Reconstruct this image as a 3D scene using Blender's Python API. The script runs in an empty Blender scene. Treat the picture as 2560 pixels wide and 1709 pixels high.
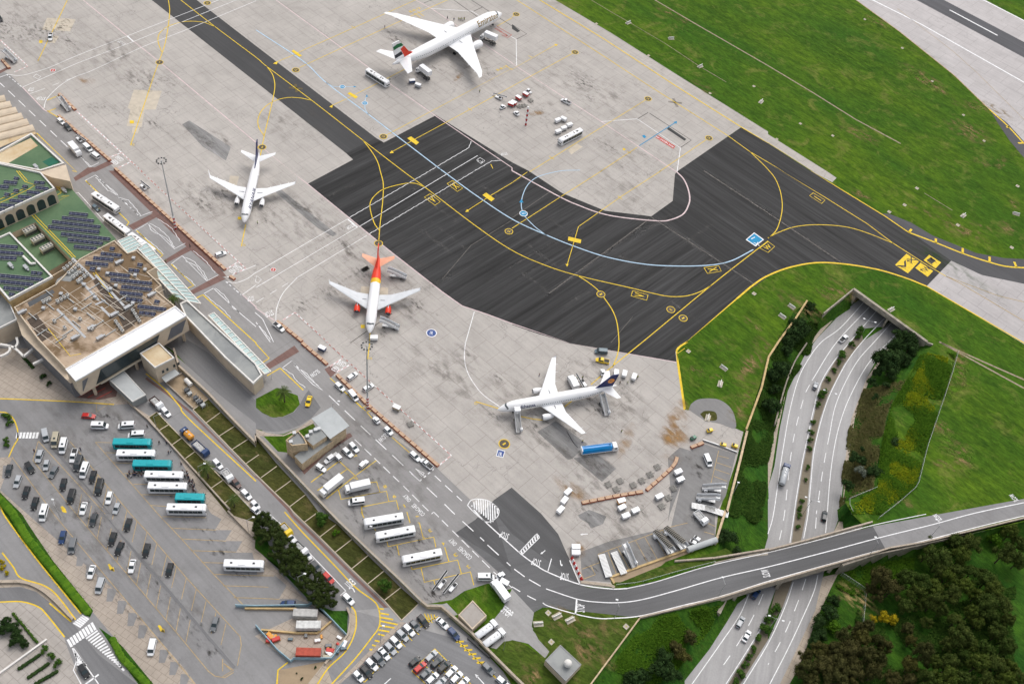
import bpy, bmesh, math, random
from mathutils import Vector, Matrix, noise
from mathutils.geometry import tessellate_polygon
R=math.radians; PI=math.pi
random.seed(7)
sc=bpy.context.scene; col=sc.collection
# ------------------------------------------------------------------ survey camera (fitted to the known sizes of the parked aircraft)
W,H=2560.0,1709.0; FPX=2560.694; PITCH=0.69170357; ROLL=0.158582; CAMH=293.626
_fw=(0,math.sin(PITCH),-math.cos(PITCH)); _up=(0,math.cos(PITCH),math.sin(PITCH)); _c,_s=math.cos(ROLL),math.sin(ROLL)
def N(u,v,z=0.0):
    "point of the photograph -> point of the site at height z"
    a0=(u-W/2)/FPX; b0=-(v-H/2)/FPX
    a=_c*a0-_s*b0; b=_s*a0+_c*b0
    d=(a, _fw[1]+b*_up[1], _fw[2]+b*_up[2])
    t=(z-CAMH)/d[2]
    return Vector((t*d[0], t*d[1], z))
K=640/2334.0; RY=(0,427,854,1279)
def nat(tile,x,y):
    if tile=='ov': return x*1.08982,y*1.08994
    r,c=int(tile[0]),int(tile[1])
    return 640*c+x*K, RY[r]+y*K
def T(s,z=0.0):
    out=[];tile=None
    for tok in s.split():
        if ',' in tok:
            x,y=tok.split(','); out.append(N(*nat(tile,float(x),float(y)),z))
        else: tile=tok
    return out
def P1(s,z=0.0): return T(s,z)[0]
# ------------------------------------------------------------------ camera, sky, sun
cd=bpy.data.cameras.new('camera'); co=bpy.data.objects.new('camera',cd); col.objects.link(co); sc.camera=co
fw=Vector(_fw); r0=Vector((1,0,0)); u0=Vector(_up)
rr=r0*_c+u0*_s; uu=-r0*_s+u0*_c
m=Matrix((rr,uu,-fw)).transposed().to_4x4(); m.translation=(0,0,CAMH); co.matrix_world=m
cd.sensor_width=36; cd.lens=36*FPX/W; cd.clip_start=1; cd.clip_end=6000
w=bpy.data.worlds.new('World'); sc.world=w; w.use_nodes=True
nt=w.node_tree; bg=nt.nodes['Background']; sky=nt.nodes.new('ShaderNodeTexSky'); sky.sky_type='NISHITA'; sky.sun_disc=False
SUN_EL,SUN_AZ=R(58),R(20)     # azimuth measured from +Y towards +X
sky.sun_elevation=SUN_EL; sky.sun_rotation=SUN_AZ; sky.dust_density=3.5; sky.ozone_density=1.0; sky.air_density=0.7
hs=nt.nodes.new('ShaderNodeHueSaturation'); hs.inputs['Saturation'].default_value=.30; nt.links.new(sky.outputs[0],hs.inputs['Color']); nt.links.new(hs.outputs[0],bg.inputs[0]); bg.inputs[1].default_value=0.15
sl=bpy.data.lights.new('sun','SUN'); so=bpy.data.objects.new('sun',sl); col.objects.link(so)
sl.energy=.6; sl.angle=R(45); sl.color=(1,.93,.84)
so.rotation_euler=Vector((math.sin(SUN_AZ)*math.cos(SUN_EL),math.cos(SUN_AZ)*math.cos(SUN_EL),math.sin(SUN_EL))).to_track_quat('Z','Y').to_euler()
sc.view_settings.view_transform='Standard'; sc.view_settings.look='None'; sc.view_settings.exposure=0.52; sc.view_settings.gamma=1
sc.cycles.max_bounces=5; sc.cycles.transparent_max_bounces=12; sc.cycles.diffuse_bounces=3
# ------------------------------------------------------------------ materials
MATS={}
def srgb(h):
    h=h.lstrip('#'); v=[int(h[i:i+2],16)/255 for i in (0,2,4)]
    return tuple(x/12.92 if x<=.04045 else ((x+.055)/1.055)**2.4 for x in v)
def newmat(name):
    m=bpy.data.materials.new(name); m.use_nodes=True; nt=m.node_tree; return m,nt,nt.nodes['Principled BSDF']
def M(name,c=(.5,.5,.5),rough=.6,metal=0,var=.12,scale=.6,spec=.3,emit=None,coat=0):
    "plain material with a little procedural wear"
    if name in MATS: return MATS[name]
    m,nt,b=newmat(name)
    n=nt.nodes.new('ShaderNodeTexNoise'); n.inputs['Scale'].default_value=scale; n.inputs['Detail'].default_value=5
    tc=nt.nodes.new('ShaderNodeTexCoord'); nt.links.new(tc.outputs['Object'],n.inputs['Vector'])
    mr=nt.nodes.new('ShaderNodeMapRange'); mr.inputs[1].default_value=.3; mr.inputs[2].default_value=.7; mr.inputs[3].default_value=1-var; mr.inputs[4].default_value=1+var*.5
    nt.links.new(n.outputs[0],mr.inputs[0])
    mx=nt.nodes.new('ShaderNodeVectorMath'); mx.operation='SCALE'; mx.inputs[0].default_value=c[:3]; nt.links.new(mr.outputs[0],mx.inputs['Scale'])
    nt.links.new(mx.outputs[0],b.inputs['Base Color'])
    b.inputs['Roughness'].default_value=rough; b.inputs['Metallic'].default_value=metal; b.inputs['Specular IOR Level'].default_value=spec
    if coat: b.inputs['Coat Weight'].default_value=coat
    MATS[name]=m; return m
class G:
    "tiny node-graph helper"
    def __init__(s,name):
        s.m,s.nt,s.b=newmat(name); MATS[name]=s.m
        g=s.nt.nodes.new('ShaderNodeNewGeometry'); s.pos=g.outputs['Position']
    def node(s,t,**k):
        n=s.nt.nodes.new(t)
        for a,v in k.items(): setattr(n,a,v)
        return n
    def link(s,a,b): s.nt.links.new(a,b)
    def mapping(s,rot=0,sc=(1,1,1),src=None):
        n=s.node('ShaderNodeMapping'); n.inputs['Rotation'].default_value=(0,0,rot); s.link(src or s.pos,n.inputs[0]); q=s.node('ShaderNodeMapping'); q.inputs['Scale'].default_value=sc; s.link(n.outputs[0],q.inputs[0]); return q.outputs[0]
    def noise(s,scale,detail=4,vec=None,rough=.55,dist=0):
        n=s.node('ShaderNodeTexNoise'); n.inputs['Scale'].default_value=scale; n.inputs['Detail'].default_value=detail; n.inputs['Roughness'].default_value=rough; n.inputs['Distortion'].default_value=dist
        s.link(vec or s.pos,n.inputs['Vector']); return n.outputs[0]
    def ramp(s,f,stops,interp='LINEAR'):
        n=s.node('ShaderNodeValToRGB'); n.color_ramp.interpolation=interp; e=n.color_ramp.elements
        while len(e)<len(stops): e.new(.5)
        for x,(p,c) in zip(e,stops): x.position=p; x.color=(c,c,c,1) if not isinstance(c,tuple) else (*c[:3],1)
        s.link(f,n.inputs[0]); return n.outputs[0]
    def mix(s,f,a,b,mode='MIX'):
        n=s.node('ShaderNodeMix'); n.data_type='RGBA'; n.blend_type=mode
        for v,i in ((f,0),(a,6),(b,7)):
            if isinstance(v,(int,float)): n.inputs[i].default_value=v if i==0 else (v,v,v,1)
            elif isinstance(v,tuple): n.inputs[i].default_value=(*v[:3],1)
            else: s.link(v,n.inputs[i])
        return n.outputs[2]
    def math(s,op,a,b=0.0,clamp=False):
        n=s.node('ShaderNodeMath',operation=op); n.use_clamp=clamp
        for v,i in ((a,0),(b,1)):
            if isinstance(v,(int,float)): n.inputs[i].default_value=v
            else: s.link(v,n.inputs[i])
        return n.outputs[0]
    def out(s,c,rough=.85,bump=None,bstr=.3,bdist=.1,spec=.25):
        if isinstance(c,tuple): s.b.inputs['Base Color'].default_value=(*c[:3],1)
        else: s.link(c,s.b.inputs['Base Color'])
        if isinstance(rough,(int,float)): s.b.inputs['Roughness'].default_value=rough
        else: s.link(rough,s.b.inputs['Roughness'])
        s.b.inputs['Specular IOR Level'].default_value=spec
        if bump is not None:
            n=s.node('ShaderNodeBump'); n.inputs['Strength'].default_value=bstr; n.inputs['Distance'].default_value=bdist; s.link(bump,n.inputs['Height']); s.link(n.outputs[0],s.b.inputs['Normal'])
        return s.m
# ------------------------------------------------------------------ mesh building
class MB:
    def __init__(s): s.v=[];s.f=[];s.mi=[];s.uv=None
    def add(s,vs,fs,mi=0):
        o=len(s.v); s.v+= [tuple(v) for v in vs]
        for f in fs: s.f.append([i+o for i in f]); s.mi.append(mi)
        return s
    def box(s,x0,x1,y0,y1,z0,z1,mi=0,M_=None):
        vs=[(x,y,z) for z in (z0,z1) for x,y in ((x0,y0),(x1,y0),(x1,y1),(x0,y1))]
        if M_ is not None: vs=[M_@Vector(v) for v in vs]
        return s.add(vs,[(3,2,1,0),(4,5,6,7),(0,1,5,4),(1,2,6,5),(2,3,7,6),(3,0,4,7)],mi)
    def rbox(s,x0,x1,y0,y1,z0,z1,r=.1,mi=0):
        "box with chamfered edges"
        rings=[]
        for z,i in ((z0,r),(z0+r,0),(z1-r,0),(z1,r)):
            a,b,c,d=x0+i,x1-i,y0+i,y1-i; q=r*.7
            rings.append([(a+q,c,z),(b-q,c,z),(b,c+q,z),(b,d-q,z),(b-q,d,z),(a+q,d,z),(a,d-q,z),(a,c+q,z)])
        return s.loft(rings,mi=mi)
    def loft(s,rings,cap=True,mi=0,closed=True):
        n=len(rings[0]); vs=[v for r in rings for v in r]; fs=[]
        for k in range(len(rings)-1):
            for i in range(n if closed else n-1):
                j=(i+1)%n; fs.append((k*n+i,k*n+j,(k+1)*n+j,(k+1)*n+i))
        if cap: fs.append(tuple(range(n-1,-1,-1))); fs.append(tuple(range((len(rings)-1)*n,len(rings)*n)))
        return s.add(vs,fs,mi)
    def tube(s,a,b,r,r2=None,n=8,mi=0):
        a,b=Vector(a),Vector(b); d=(b-a).normalized(); p=d.orthogonal().normalized(); q=d.cross(p); r2=r if r2 is None else r2
        return s.loft([[tuple(c+p*math.cos(t)*k+q*math.sin(t)*k) for t in [2*PI*i/n for i in range(n)]] for c,k in ((a,r),(b,r2))],mi=mi)
    def path(s,pts,r,n=6,mi=0):
        for a,b in zip(pts,pts[1:]): s.tube(a,b,r,n=n,mi=mi)
        return s
    def poly(s,pts,z0,z1=None,mi=0,mtop=None):
        "flat polygon at z0, or a prism from z0 to z1"
        pts=[Vector((p[0],p[1],0)) for p in pts]
        if sum(a.x*b.y-b.x*a.y for a,b in zip(pts,pts[1:]+pts[:1]))<0: pts=pts[::-1]
        n=len(pts); tri=tessellate_polygon([pts])
        tri=[t if (pts[t[1]]-pts[t[0]]).cross(pts[t[2]]-pts[t[0]]).z>0 else t[::-1] for t in tri]
        zt=z0 if z1 is None else z1
        s.add([(p.x,p.y,zt) for p in pts],tri,mi if mtop is None else mtop)
        if z1 is not None:
            s.add([(p.x,p.y,z0) for p in pts]+[(p.x,p.y,z1) for p in pts],[(i,(i+1)%n,(i+1)%n+n,i+n) for i in range(n)],mi)
        return s
    def quad(s,a,b,c,d,mi=0): return s.add([a,b,c,d],[(0,1,2,3)],mi)
    def sphere(s,c,r,n=8,m=6,mi=0,sz=1):
        rings=[[(c[0]+r*math.sin(PI*k/m)*math.cos(2*PI*i/n),c[1]+r*math.sin(PI*k/m)*math.sin(2*PI*i/n),c[2]-r*sz*math.cos(PI*k/m)) for i in range(n)] for k in range(1,m)]
        return s.loft(rings,mi=mi)
    def mesh(s,name,mats):
        me=bpy.data.meshes.new(name); me.from_pydata(s.v,[],s.f)
        for m_ in (mats if isinstance(mats,(list,tuple)) else [mats]): me.materials.append(m_)
        if len(me.materials)>1: me.polygons.foreach_set('material_index',s.mi)
        if s.uv:
            l=me.uv_layers.new(name='UVMap'); l.data.foreach_set('uv',[c for p in s.uv for c in p])
        me.update(); return me
    def build(s,name,mats,parent=None,smooth=False,**props):
        me=s.mesh(name,mats)
        if smooth: me.polygons.foreach_set('use_smooth',[True]*len(me.polygons))
        o=bpy.data.objects.new(name,me); col.objects.link(o)
        if parent: o.parent=parent
        for k,v in props.items(): o[k]=v
        return o
def thing(name,label,cat,loc=(0,0,0),rz=0,group=None):
    o=bpy.data.objects.new(name,None); col.objects.link(o); o.empty_display_size=.5
    o.location=loc; o.rotation_euler=(0,0,rz); o['label']=label; o['category']=cat
    if group: o['group']=group
    return o
def tag(o,label,cat,group=None):
    o['label']=label; o['category']=cat
    if group: o['group']=group
    return o
def copy_tree(src,loc,rz,label,group=None,scale=None):
    r=src.copy(); col.objects.link(r); r.location=loc; r.rotation_euler=(0,0,rz); r['label']=label
    if scale: r.scale=(scale,)*3 if isinstance(scale,(int,float)) else scale
    if group: r['group']=group
    elif 'group' in r: del r['group']
    def rec(s,d):
        for ch in KIDS[s.name]:
            c=ch.copy(); col.objects.link(c); c.parent=d; rec(ch,c)
    rec(src,r); return r
class _Kids(dict):
    def __missing__(s,k):
        o=bpy.data.objects[k]; s[k]=list(o.children); return s[k]
KIDS=_Kids()
PROTO={}
def place(key,maker,loc,rz,label,group=None,scale=None):
    "first use builds the thing, later uses copy it with all its parts"
    if key not in PROTO:
        o=maker(); PROTO[key]=o; o.location=loc; o.rotation_euler=(0,0,rz); o['label']=label
        if group: o['group']=group
        if scale: o.scale=(scale,)*3 if isinstance(scale,(int,float)) else scale
        return o
    return copy_tree(PROTO[key],loc,rz,label,group,scale)
def catmull(pts,n=8):
    if len(pts)<3: return list(pts)
    out=[]; Pp=[pts[0]*2-pts[1]]+list(pts)+[pts[-1]*2-pts[-2]]
    for i in range(1,len(Pp)-2):
        a,b,c,d=Pp[i-1:i+3]
        for k in range(n):
            t=k/n; out.append(.5*((2*b)+(c-a)*t+(2*a-5*b+4*c-d)*t*t+(3*b-a-3*c+d)*t**3))
    out.append(pts[-1]); return out
def resample(pts,step):
    out=[pts[0]]; acc=0
    for a,b in zip(pts,pts[1:]):
        L=(b-a).length
        if L<1e-6: continue
        k=step-acc
        while k<=L: out.append(a+(b-a)*(k/L)); k+=step
        acc=(acc+L)%step
    out.append(pts[-1]); return out
def ribbon(mb,pts,wd,z,mi=0,dz=None):
    n=len(pts)
    if n<2: return
    vs=[]
    for i,p in enumerate(pts):
        a=pts[max(i-1,0)]; b=pts[min(i+1,n-1)]
        d1=(p-a); d2=(b-p); d=(d1.normalized() if d1.length>1e-6 else d2.normalized())+(d2.normalized() if d2.length>1e-6 else d1.normalized())
        d.z=0; d=d.normalized() if d.length>1e-6 else Vector((1,0,0)); nrm=Vector((-d.y,d.x,0))
        zz=z if dz is None else p.z+dz
        vs.append((p.x+nrm.x*wd/2,p.y+nrm.y*wd/2,zz)); vs.append((p.x-nrm.x*wd/2,p.y-nrm.y*wd/2,zz))
    mb.add(vs,[(2*i+1,2*i+3,2*i+2,2*i) for i in range(n-1)],mi)
def offset(pts,d):
    out=[];n=len(pts)
    for i,p in enumerate(pts):
        a=pts[max(i-1,0)]; b=pts[min(i+1,n-1)]; t=(b-a); t.z=0; t.normalize(); out.append(p+Vector((-t.y,t.x,0))*d)
    return out
def line(mb,s,wd=.4,z=.05,smooth=False,dash=None,zz=0.0,wavy=False):
    pts=T(s,zz) if isinstance(s,str) else s
    if smooth:
        q=[pts[0]]
        for p in pts[1:]:
            if (p-q[-1]).length>2.0: q.append(p)
        pts=catmull(q)
    if wavy:
        q=resample(pts,1.6); pts=[p+Vector((0,0,0)) for p in q]; o1=offset(pts,.2); pts=[(o1[i] if i%2 else pts[i]) for i in range(len(pts))]
    if dash:
        on,off=dash; q=resample(pts,.5); L=0; seg=[]
        for a,b in zip(q,q[1:]):
            if L%(on+off)<on: seg.append(a) if seg else seg.extend([a,b]); seg and seg.append(b)
            elif seg: ribbon(mb,[x for k,x in enumerate(seg) if k==0 or (x-seg[k-1]).length>1e-4],wd,z+zz); seg=[]
            L+=(b-a).length
        if seg: ribbon(mb,[x for k,x in enumerate(seg) if k==0 or (x-seg[k-1]).length>1e-4],wd,z+zz)
    else: ribbon(mb,pts,wd,z+zz)
_tc={}
def textgeo(s):
    "text as flat geometry, width 1, baseline at y=0; returns verts, faces, height"
    if s in _tc: return _tc[s]
    c=bpy.data.curves.new('t','FONT'); c.body=s; c.size=1; c.resolution_u=2; c.offset=.012
    o=bpy.data.objects.new('t',c); col.objects.link(o); dg=bpy.context.evaluated_depsgraph_get(); dg.update()
    me=o.evaluated_get(dg).to_mesh(); vs=[v.co.copy() for v in me.vertices]; fs=[tuple(p.vertices) for p in me.polygons]
    o.evaluated_get(dg).to_mesh_clear(); bpy.data.objects.remove(o); bpy.data.curves.remove(c)
    x0=min(v.x for v in vs);x1=max(v.x for v in vs);y0=min(v.y for v in vs);y1=max(v.y for v in vs)
    _tc[s]=([Vector(((v.x-x0)/(x1-x0),(v.y-y0)/(y1-y0),0)) for v in vs],fs); return _tc[s]
def gtext(mb,s,a,b,h,z=.06,mi=0):
    "lettering on a flat surface: bottom-left corner a, bottom-right corner b, letter height h (metres); reads a->b"
    vs,fs=textgeo(s); d=b-a; n=Vector((-d.y,d.x,0)).normalized()*h
    V=[a+d*v.x+n*v.y for v in vs]; V=[(v.x,v.y,a.z+z) for v in V]
    fs=[f if (Vector(V[f[1]])-Vector(V[f[0]])).cross(Vector(V[f[2]])-Vector(V[f[0]])).z>0 else f[::-1] for f in fs]
    mb.add(V,fs,mi)
def disc(mb,c,r,z,mi=0,n=28,ri=0,sx=1,ang=0):
    ca,sa=math.cos(ang),math.sin(ang)
    def pt(q,t): x,y=q*sx*math.cos(t),q*math.sin(t); return (c.x+x*ca-y*sa,c.y+x*sa+y*ca,z)
    if ri:
        mb.add([pt(r,2*PI*i/n) for i in range(n)]+[pt(ri,2*PI*i/n) for i in range(n)],[(i,(i+1)%n,(i+1)%n+n,i+n) for i in range(n)],mi)
    else: mb.add([pt(r,2*PI*i/n) for i in range(n)],[tuple(range(n))],mi)
def circ_px(n_native): return n_native
# ================================================================== ground materials
def mat_grass(name,c1,c2,c3,rot=-.9,sc=1.0):
    g=G(name); v=g.mapping(rot,(.35,1,1)); a=g.noise(.035*sc,5,v); b=g.noise(.35*sc,6,v,.65); c=g.noise(1.1*sc,6,v,.75); d=g.noise(.09*sc,7,None,.7,.6)
    k=g.mix(g.ramp(a,[(.35,0.),(.62,1.)]),c1,c2)
    k=g.mix(g.ramp(b,[(.38,0.),(.66,.75)]),k,tuple(x*.55 for x in c1))
    k=g.mix(g.ramp(d,[(.54,0.),(.72,.8)]),k,c3)
    k=g.mix(g.ramp(c,[(.3,.55),(.7,1.35)]),0.,k,'MULTIPLY') if False else g.mix(1.,k,g.ramp(c,[(.32,.55),(.66,1.25)]),'MULTIPLY')
    return g.out(k,.95,g.math('ADD',c,b),.6,.35,.1)
def mat_concrete(name,base,rot=0,slab=7.5,crack=.35,stain=.5,tint=(1,.97,.94)):
    g=G(name)
    a=g.noise(.012,5); b=g.noise(.12,7,None,.65); c=g.noise(1.5,5); v=g.mapping(rot,(.06,1.4,1)); s=g.noise(.6,5,v,.6); d=g.noise(.045,8,None,.7,.4)
    k=g.mix(g.ramp(a,[(.35,.0),(.65,1.)]),tuple(base*x*.92 for x in tint),tuple(base*x*1.05 for x in tint))
    k=g.mix(1.,k,g.ramp(b,[(.3,.88),(.65,1.03)]),'MULTIPLY'); k=g.mix(1.,k,g.ramp(c,[(.3,.94),(.7,1.03)]),'MULTIPLY')
    k=g.mix(1.,k,g.ramp(s,[(.3,.90),(.6,1.02)]),'MULTIPLY')
    k=g.mix(g.math('MULTIPLY',g.ramp(d,[(.56,0.),(.75,1.)]),stain),k,(base*.55,base*.5,base*.45))
    br=g.node('ShaderNodeTexBrick'); br.offset=.5; br.inputs['Scale'].default_value=1; br.inputs['Brick Width'].default_value=slab; br.inputs['Row Height'].default_value=slab; br.inputs['Mortar Size'].default_value=.075
    br.inputs['Color1'].default_value=(1,1,1,1); br.inputs['Color2'].default_value=(.975,.975,.975,1); br.inputs['Mortar'].default_value=(.62,.61,.60,1)
    g.link(g.mapping(rot),br.inputs[0]); k=g.mix(.8,k,br.outputs[0],'MULTIPLY')
    if crack:
        vo=g.node('ShaderNodeTexVoronoi'); vo.feature='DISTANCE_TO_EDGE'; vo.inputs['Scale'].default_value=.11
        dv=g.node('ShaderNodeVectorMath',operation='ADD'); nn=g.node('ShaderNodeTexNoise'); nn.inputs['Scale'].default_value=.3; nn.inputs['Detail'].default_value=4; g.link(g.pos,nn.inputs[0])
        sm=g.node('ShaderNodeVectorMath',operation='SCALE'); sm.inputs['Scale'].default_value=7; g.link(nn.outputs[1],sm.inputs[0]); g.link(g.pos,dv.inputs[0]); g.link(sm.outputs[0],dv.inputs[1]); g.link(dv.outputs[0],vo.inputs['Vector'])
        ln=g.ramp(vo.outputs['Distance'],[(.0,1.),(.012,0.)]); ln=g.math('MULTIPLY',ln,g.ramp(g.noise(.025,3),[(.5,0.),(.6,crack)])); k=g.mix(ln,k,(base*.4,base*.38,base*.36))
    return g.out(k,.8,c,.1,.05,.2)
def mat_asphalt(name,base,rot=0,streak=.35,tint=(1,1,1.02)):
    g=G(name); v=g.mapping(rot,(.03,1.,1)); s=g.noise(.30,8,v,.72); s2=g.noise(1.1,4,v); a=g.noise(.02,5); c=g.noise(2.2,4)
    k=g.mix(g.ramp(a,[(.35,0.),(.65,1.)]),tuple(base*x*.85 for x in tint),tuple(base*x*1.15 for x in tint))
    k=g.mix(1.,k,g.ramp(s,[(.32,1-streak),(.68,1.+streak*.9)]),'MULTIPLY'); k=g.mix(1.,k,g.ramp(s2,[(.35,1-streak*.4),(.7,1+streak*.3)]),'MULTIPLY'); k=g.mix(1.,k,g.ramp(c,[(.3,.92),(.7,1.05)]),'MULTIPLY')
    return g.out(k,.72,c,.1,.03,.3)
def mat_decal(name,c,lo=.45,hi=.62,scale=.5,amt=.8,stretch=False):
    "worn stain / dirt with its own ragged outline; UV 0..1 across the patch"
    g=G(name); uv=g.node('ShaderNodeUVMap'); sub=g.node('ShaderNodeVectorMath',operation='SUBTRACT'); g.link(uv.outputs[0],sub.inputs[0]); sub.inputs[1].default_value=(.5,.5,0)
    ln=g.node('ShaderNodeVectorMath',operation='LENGTH'); g.link(sub.outputs[0],ln.inputs[0]); f=g.ramp(ln.outputs['Value'],[(.12,1.),(.5,0.)])
    n=g.noise(scale,6,g.mapping(-A_TAXI if 'A_TAXI' in globals() else -1.0,(.45,1,1)),.6,.0); n2=g.noise(scale*.22,3)
    al=g.math('MULTIPLY',g.ramp(n,[(lo,0.),(hi,1.)]),g.ramp(n2,[(.36,.15),(.62,1.)])); al=g.math('MULTIPLY',g.math('MULTIPLY',al,f),amt*1.25,True)
    g.link(al,g.b.inputs['Alpha']); return g.out(c,.9,spec=.1)
def ang(s):
    a,b=T(s); return math.atan2(b.y-a.y,b.x-a.x)
A_TAXI=ang('01 0,420 1090,1255'); A_STREAK=ang('11 500,900 2000,100'); A_RUN=ang('03 950,0 2334,750')
g1=mat_grass('grass',(.044,.118,.010),(.095,.170,.011),(.18,.19,.045),-A_TAXI+0)
g2=mat_grass('meadow',(.060,.070,.018),(.105,.10,.028),(.17,.13,.06),.3,1.6)
g3=mat_grass('scrub_green',(.026,.092,.011),(.060,.145,.013),(.06,.10,.015),.7,2.2)
g4=mat_grass('lawn_worn',(.050,.095,.013),(.085,.125,.018),(.19,.16,.06),.3,1.5)
dry=mat_grass('dry_grass',(.15,.13,.05),(.10,.12,.035),(.20,.15,.07),.7,2.0)
conc=mat_concrete('apron_concrete',.455,-A_TAXI,7.5,.85,.4,(1,.935,.865))
conc_l=mat_concrete('runway_concrete',.49,-A_RUN,9,.6,.25,(1,.945,.93))
asp_d=mat_asphalt('taxiway_asphalt',.026,-A_STREAK,.95)
asp_r=mat_asphalt('taxiway_asphalt_east',.027,-A_TAXI,.9)
asp_m=mat_asphalt('taxi_strip_asphalt',.050,-A_TAXI,.18)
asp_s=mat_asphalt('shoulder_asphalt',.075,-A_RUN,.15,(1,1,1.06))
asp_p=mat_asphalt('patch_asphalt',.235,-A_TAXI,.4,(1,.98,.96))
asp_a=mat_concrete('airside_road_asphalt',.29,-A_TAXI,400,.3,.5,(1,.97,.95))
asp_l=mat_concrete('car_park_asphalt',.265,-A_TAXI,400,.3,.35,(1,.985,.985))
asp_t=mat_asphalt('tower_road_asphalt',.17,-A_TAXI,.15)
asp_b=mat_asphalt('bridge_road_asphalt',.115,-ang('32 1300,740 2334,500'),.14)
asp_k=mat_asphalt('ramp_road_asphalt',.085,-A_TAXI,.2)
asp_y=mat_concrete('yard_asphalt',.24,-A_TAXI,400,.3,1.0,(1,.98,.96))
mway=mat_asphalt('motorway_asphalt',.34,-ang('23 120,1100 260,300'),.14,(1,.98,.97))
pave=mat_concrete('paving',.43,.4,2.2,.1,.3,(1,.86,.72))
pave2=mat_concrete('kerb_paving',.45,.4,3,.2,.5,(1,.85,.68))
rub=mat_concrete('rubble_shoulder',.46,-A_TAXI,5,.8,1.0,(1,.93,.85))
redp=mat_concrete('red_paving',.20,-A_TAXI,4,.1,.3,(1,.60,.52))
sand=mat_concrete('sandy_soil',.36,0,300,.2,.8,(1,.76,.50))
stone=M('limestone',(.58,.45,.29),.9,var=.3,scale=.9)
stone_y=M('yellow_limestone',(.55,.40,.20),.9,var=.3,scale=.5)
white_p=M('white_paint',(.80,.80,.80),.7,var=.18,scale=.9)
yel_p=M('yellow_paint',(.76,.53,.03),.7,var=.2,scale=.8)
yel_f=M('faded_yellow_paint',(.46,.34,.17),.8,var=.3,scale=.8)
blue_p=M('pale_blue_paint',(.42,.58,.72),.7,var=.15)
blue_s=M('blue_paint',(.01,.25,.47),.7,var=.15)
pink_p=M('pink_paint',(.66,.53,.53),.8,var=.2,scale=.8)
red_p=M('red_paint',(.50,.07,.05),.7,var=.3)
black_p=M('black_paint',(.05,.05,.05),.8)
disc_p=M('brown_grey_paint',(.10,.085,.07),.8)
# ================================================================== ground sheet with the motorway cutting left open
CUT_Z=-6.6
rim_left='r'
# rim of the cutting at ground level, clockwise in the photograph
# The rim is used as two openings: north of the bridge and south of it
_MID='33 760,310 500,380 0,510 32 1990,590'
TUN=(P1('13 925,1230')-P1('13 700,1480')).normalized()*26
_pa,_pb=P1('13 775,1085'),P1('13 1445,1568')
RIM_N=T('13 500,1310')+[_pa,_pa+TUN,_pb+TUN,_pb]+T('23 1500,30 1270,300 1130,560 1090,760 1010,1100 975,1350 700,1455 765,1568 33 870,120 '+_MID+' 1850,460 22 2060,1020 2130,800 2250,420 2334,140 13 85,1568 230,1290 370,1190')
LOW_N=T('13 640,1330',CUT_Z)+[_pa.lerp(_pb,.07)]+[_pa.lerp(_pb,.07)+TUN*.98,_pa.lerp(_pb,.93)+TUN*.98,_pa.lerp(_pb,.93)]+T('23 1150,60 960,320 830,700 770,1080 725,1400 700,1568',CUT_Z)+T('33 755,290 500,379 0,509 32 2040,575')+T('22 2334,1400 2334,1100 23 0,1100 50,830 180,400 330,100 13 440,1440',CUT_Z)
RIM_S=T('32 1990,590 33 0,510 500,380 760,310 800,425 1000,375 1400,290 1950,175 2334,90 ov 2700,1130 3300,1100 3300,2300 1250,2150 1335,1620 32 640,1568 1165,985 1480,905 1900,790')
LOW_S=T('32 2040,578 33 0,511 500,381 755,312')+T('33 660,520 900,430 1500,400 2334,200 ov 3200,1200 3200,2280 1400,2150 1450,1700 32 1560,1568 1760,1180 2000,880 2110,760',CUT_Z)
GR=2500
def tess(outer,holes,z,mb):
    polys=[[Vector((p.x,p.y,0)) for p in outer]]+[[Vector((p.x,p.y,0)) for p in h] for h in holes]
    flat=[p for q in polys for p in q]; mb.add([(p.x,p.y,z) for p in flat],[t for t in tessellate_polygon(polys)])
gm=MB(); tess([Vector((-GR,-GR+200,0)),Vector((GR,-GR+200,0)),Vector((GR,GR+600,0)),Vector((-GR,GR+600,0))],[RIM_N,RIM_S],0,gm)
gm.build('ground',g1,kind='structure')
def inside(p,poly):
    c=False; j=len(poly)-1
    for i in range(len(poly)):
        a,b=poly[i],poly[j]
        if (a.y>p[1])!=(b.y>p[1]) and p[0]<(b.x-a.x)*(p[1]-a.y)/(b.y-a.y)+a.x: c=not c
        j=i
    return c
def dist(p,poly):
    m_=1e9
    for a,b in zip(poly,poly[1:]+poly[:1]):
        dx,dy=b.x-a.x,b.y-a.y; L=dx*dx+dy*dy; t=max(0,min(1,((p[0]-a.x)*dx+(p[1]-a.y)*dy)/L)) if L else 0
        d=math.hypot(p[0]-a.x-t*dx,p[1]-a.y-t*dy)
        if d<m_: m_=d
    return m_
def low_z(x,y,pairs=None):
    for rim,low in (pairs or ((RIM_N,LOW_N),(RIM_S,LOW_S))):
        if inside((x,y),rim):
            if inside((x,y),low): return CUT_Z-.05
            a,b=dist((x,y),rim),dist((x,y),low); t=a/(a+b+1e-6); return (CUT_Z-.05)*t-.02
    return None
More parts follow.
